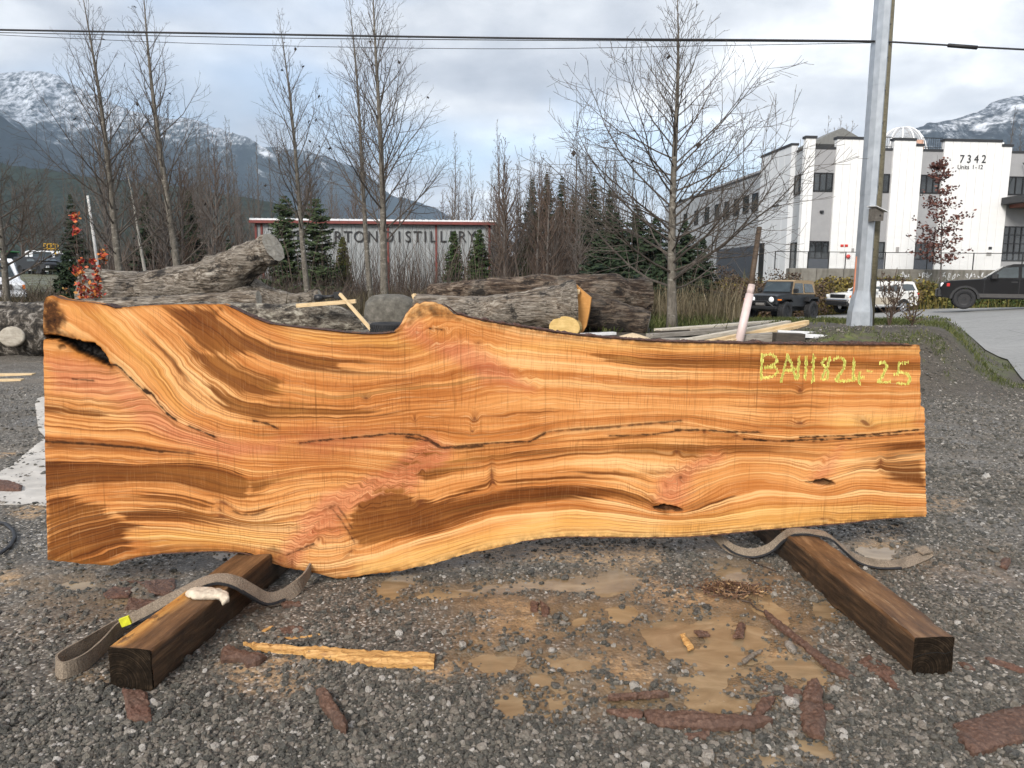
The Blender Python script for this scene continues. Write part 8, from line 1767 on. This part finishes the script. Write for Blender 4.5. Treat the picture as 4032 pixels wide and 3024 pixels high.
def far_yard():
    """vehicles and plant half hidden in the yard at the far left"""
    def boxcar(name, px, py, d, hd, W, L, H, hood, col, label, cat, glass=True):
        p = aty(px, py, d); r = empty(name, (p.x, p.y, tz(p.x, p.y)), hd, label, cat); m = plain(name + '_paint', col, .4, .06, 3)
        prof = [(-L / 2, .4)] + arch(-L * .30, .38) + arch(L * .30, .38) + [(L / 2 - .06, .45), (L / 2, .6), (L / 2, hood - .12), (L / 2 - .12, hood), (L / 2 - 1.0, hood + .08), (L / 2 - 1.5, H - .08), (L / 2 - 1.7, H), (-L / 2 + .1, H), (-L / 2, H - .1)]
        mb = MB(); body_loft(mb, prof, (-W / 2, -W / 2 + .06, W / 2 - .06, W / 2), (1, 0, 0, 1)); mb.build('body', m, r)
        quad(r, [(L / 2 - 1.05, -W * .4, hood + .16), (L / 2 - 1.05, W * .4, hood + .16), (L / 2 - 1.48, W * .36, H - .14), (L / 2 - 1.48, -W * .36, H - .14)], CARG, 'windscreen', .03); mb = MB(); mb.bbox(L / 2 - .02, L / 2 + .04, -W * .28, W * .28, hood - .42, hood - .16, .01); mb.build('grille', BLK, r)
        for s in (-1, 1):
            quad(r, [(L / 2 - 1.3, s * W / 2, hood + .14), (L / 2 - 1.62, s * (W / 2 - .02), H - .16), (L / 2 - 2.5, s * (W / 2 - .02), H - .16), (L / 2 - 2.5, s * W / 2, hood + .14)][::(1 if s < 0 else -1)], CARG, 'side_window', .02)
            mb = MB(); mb.bbox(L / 2 - .06, L / 2 + .03, s * W * .38 - .12, s * W * .38 + .12, hood - .38, hood - .2, .01); mb.build('headlight', LAMP, r)
            for x in (L * .30, -L * .30): wheel(r, x, s * (W / 2 - .14), .38, .24, BLK, 5, s, 18)
        return r
    boxcar('parked_truck', 165, 1075, 74, R(-52), 2.1, 5.6, 2.3, 1.25, (.72, .73, .74), 'white truck with a flat bonnet in the far left yard', 'truck')
    boxcar('delivery_van', 228, 1066, 86, R(-40), 2.0, 5.4, 2.5, 1.2, (.70, .71, .72), 'white van behind the white truck in the far left yard', 'van')
    boxcar('dark_car', 165, 1112, 60, R(-30), 1.8, 4.6, 1.35, .85, (.020, .021, .024), 'low dark car parked before the white truck in the far left yard', 'car')
    boxcar('box_truck', 290, 1060, 96, R(-20), 2.3, 6.5, 3.0, 1.3, (.62, .65, .68), 'pale box truck farthest back in the far left yard', 'truck')
    c = aty(42, 1085, 62); c.z = tz(c.x, c.y); r = empty('green_machine', c, R(-20), 'bright green farm machine beside the van at the left edge', 'machine'); gm = plain('bright_green', (.035, .20, .055), .45)
    mb = MB(); mb.bbox(-.5, .5, -.7, .7, .45, 1.1, .1); mb.build('bonnet', gm, r); mb = MB(); mb.bbox(-.5, .4, -.6, .5, 1.1, 1.75, .06); mb.build('cab', CARG, r); mb = MB(); mb.bbox(-.6, .5, -.7, .6, 1.75, 1.85, .03); mb.build('roof', gm, r)
    for x in (-.55, .55):
        for y in (-.5, .5): t = tyre('wheel', .38, .25, M_TYRE, r, 18, 'y'); t.location = (x, y, .38); t.rotation_euler = (0, 0, R(90))
    c = aty(209, 1075, 80); c.z = tz(c.x, c.y); z1 = aty(209, 998, 80).z; z2 = aty(209, 972, 80).z; r = empty('lift_basket', (c.x, c.y, c.z), R(10), 'yellow railed lift basket raised above the far left trucks', 'lift'); ym = plain('lift_yellow', (.62, .36, .02), .5); h0, h1 = z1 - c.z, z2 - c.z + .5
    mb = MB(); mb.box(-.55, .55, -.35, .35, h0 - .08, h0); mb.build('platform', ym, r)
    for x in (-.55, -.2, .2, .55):
        for y in (-.35, .35): mb = MB(); mb.tube([(x, y, h0), (x, y, h1 - .2)], .035, 5); mb.build('rail_post', ym, r)
    for z in (h1 - .2, (h0 + h1 - .2) / 2): mb = MB(); mb.tube([(-.55, -.35, z), (.55, -.35, z), (.55, .35, z), (-.55, .35, z), (-.55, -.35, z)], .035, 5); mb.build('rail', ym, r)
    for s in (-1, 1): mb = MB(); mb.tube([(-.5 * s, 0, 0), (.5 * s, 0, h0 * .5), (-.5 * s, 0, h0 - .08)], .06, 6); mb.build('scissor_arm', BLK, r)
far_yard()

# ================================================================== air
def haze():
    q = bpy.data.materials.new('pale_air'); q.use_nodes = True; nt = q.node_tree; nt.nodes.clear(); out = nt.nodes.new('ShaderNodeOutputMaterial'); v = nt.nodes.new('ShaderNodeVolumePrincipled')
    v.inputs['Color'].default_value = (.60, .78, 1.0, 1); v.inputs['Density'].default_value = HAZE_DENSITY; v.inputs['Anisotropy'].default_value = 0.0; nt.links.new(v.outputs[0], out.inputs['Volume'])
    mb = MB(); mb.box(-7600, 7600, -450, 9600, -8.0, 1180.0); tag(mb.build('haze', q), 'thin pale blue air between here and the mountains', None, None, 'stuff')
HAZE_DENSITY = 0.000095
haze()
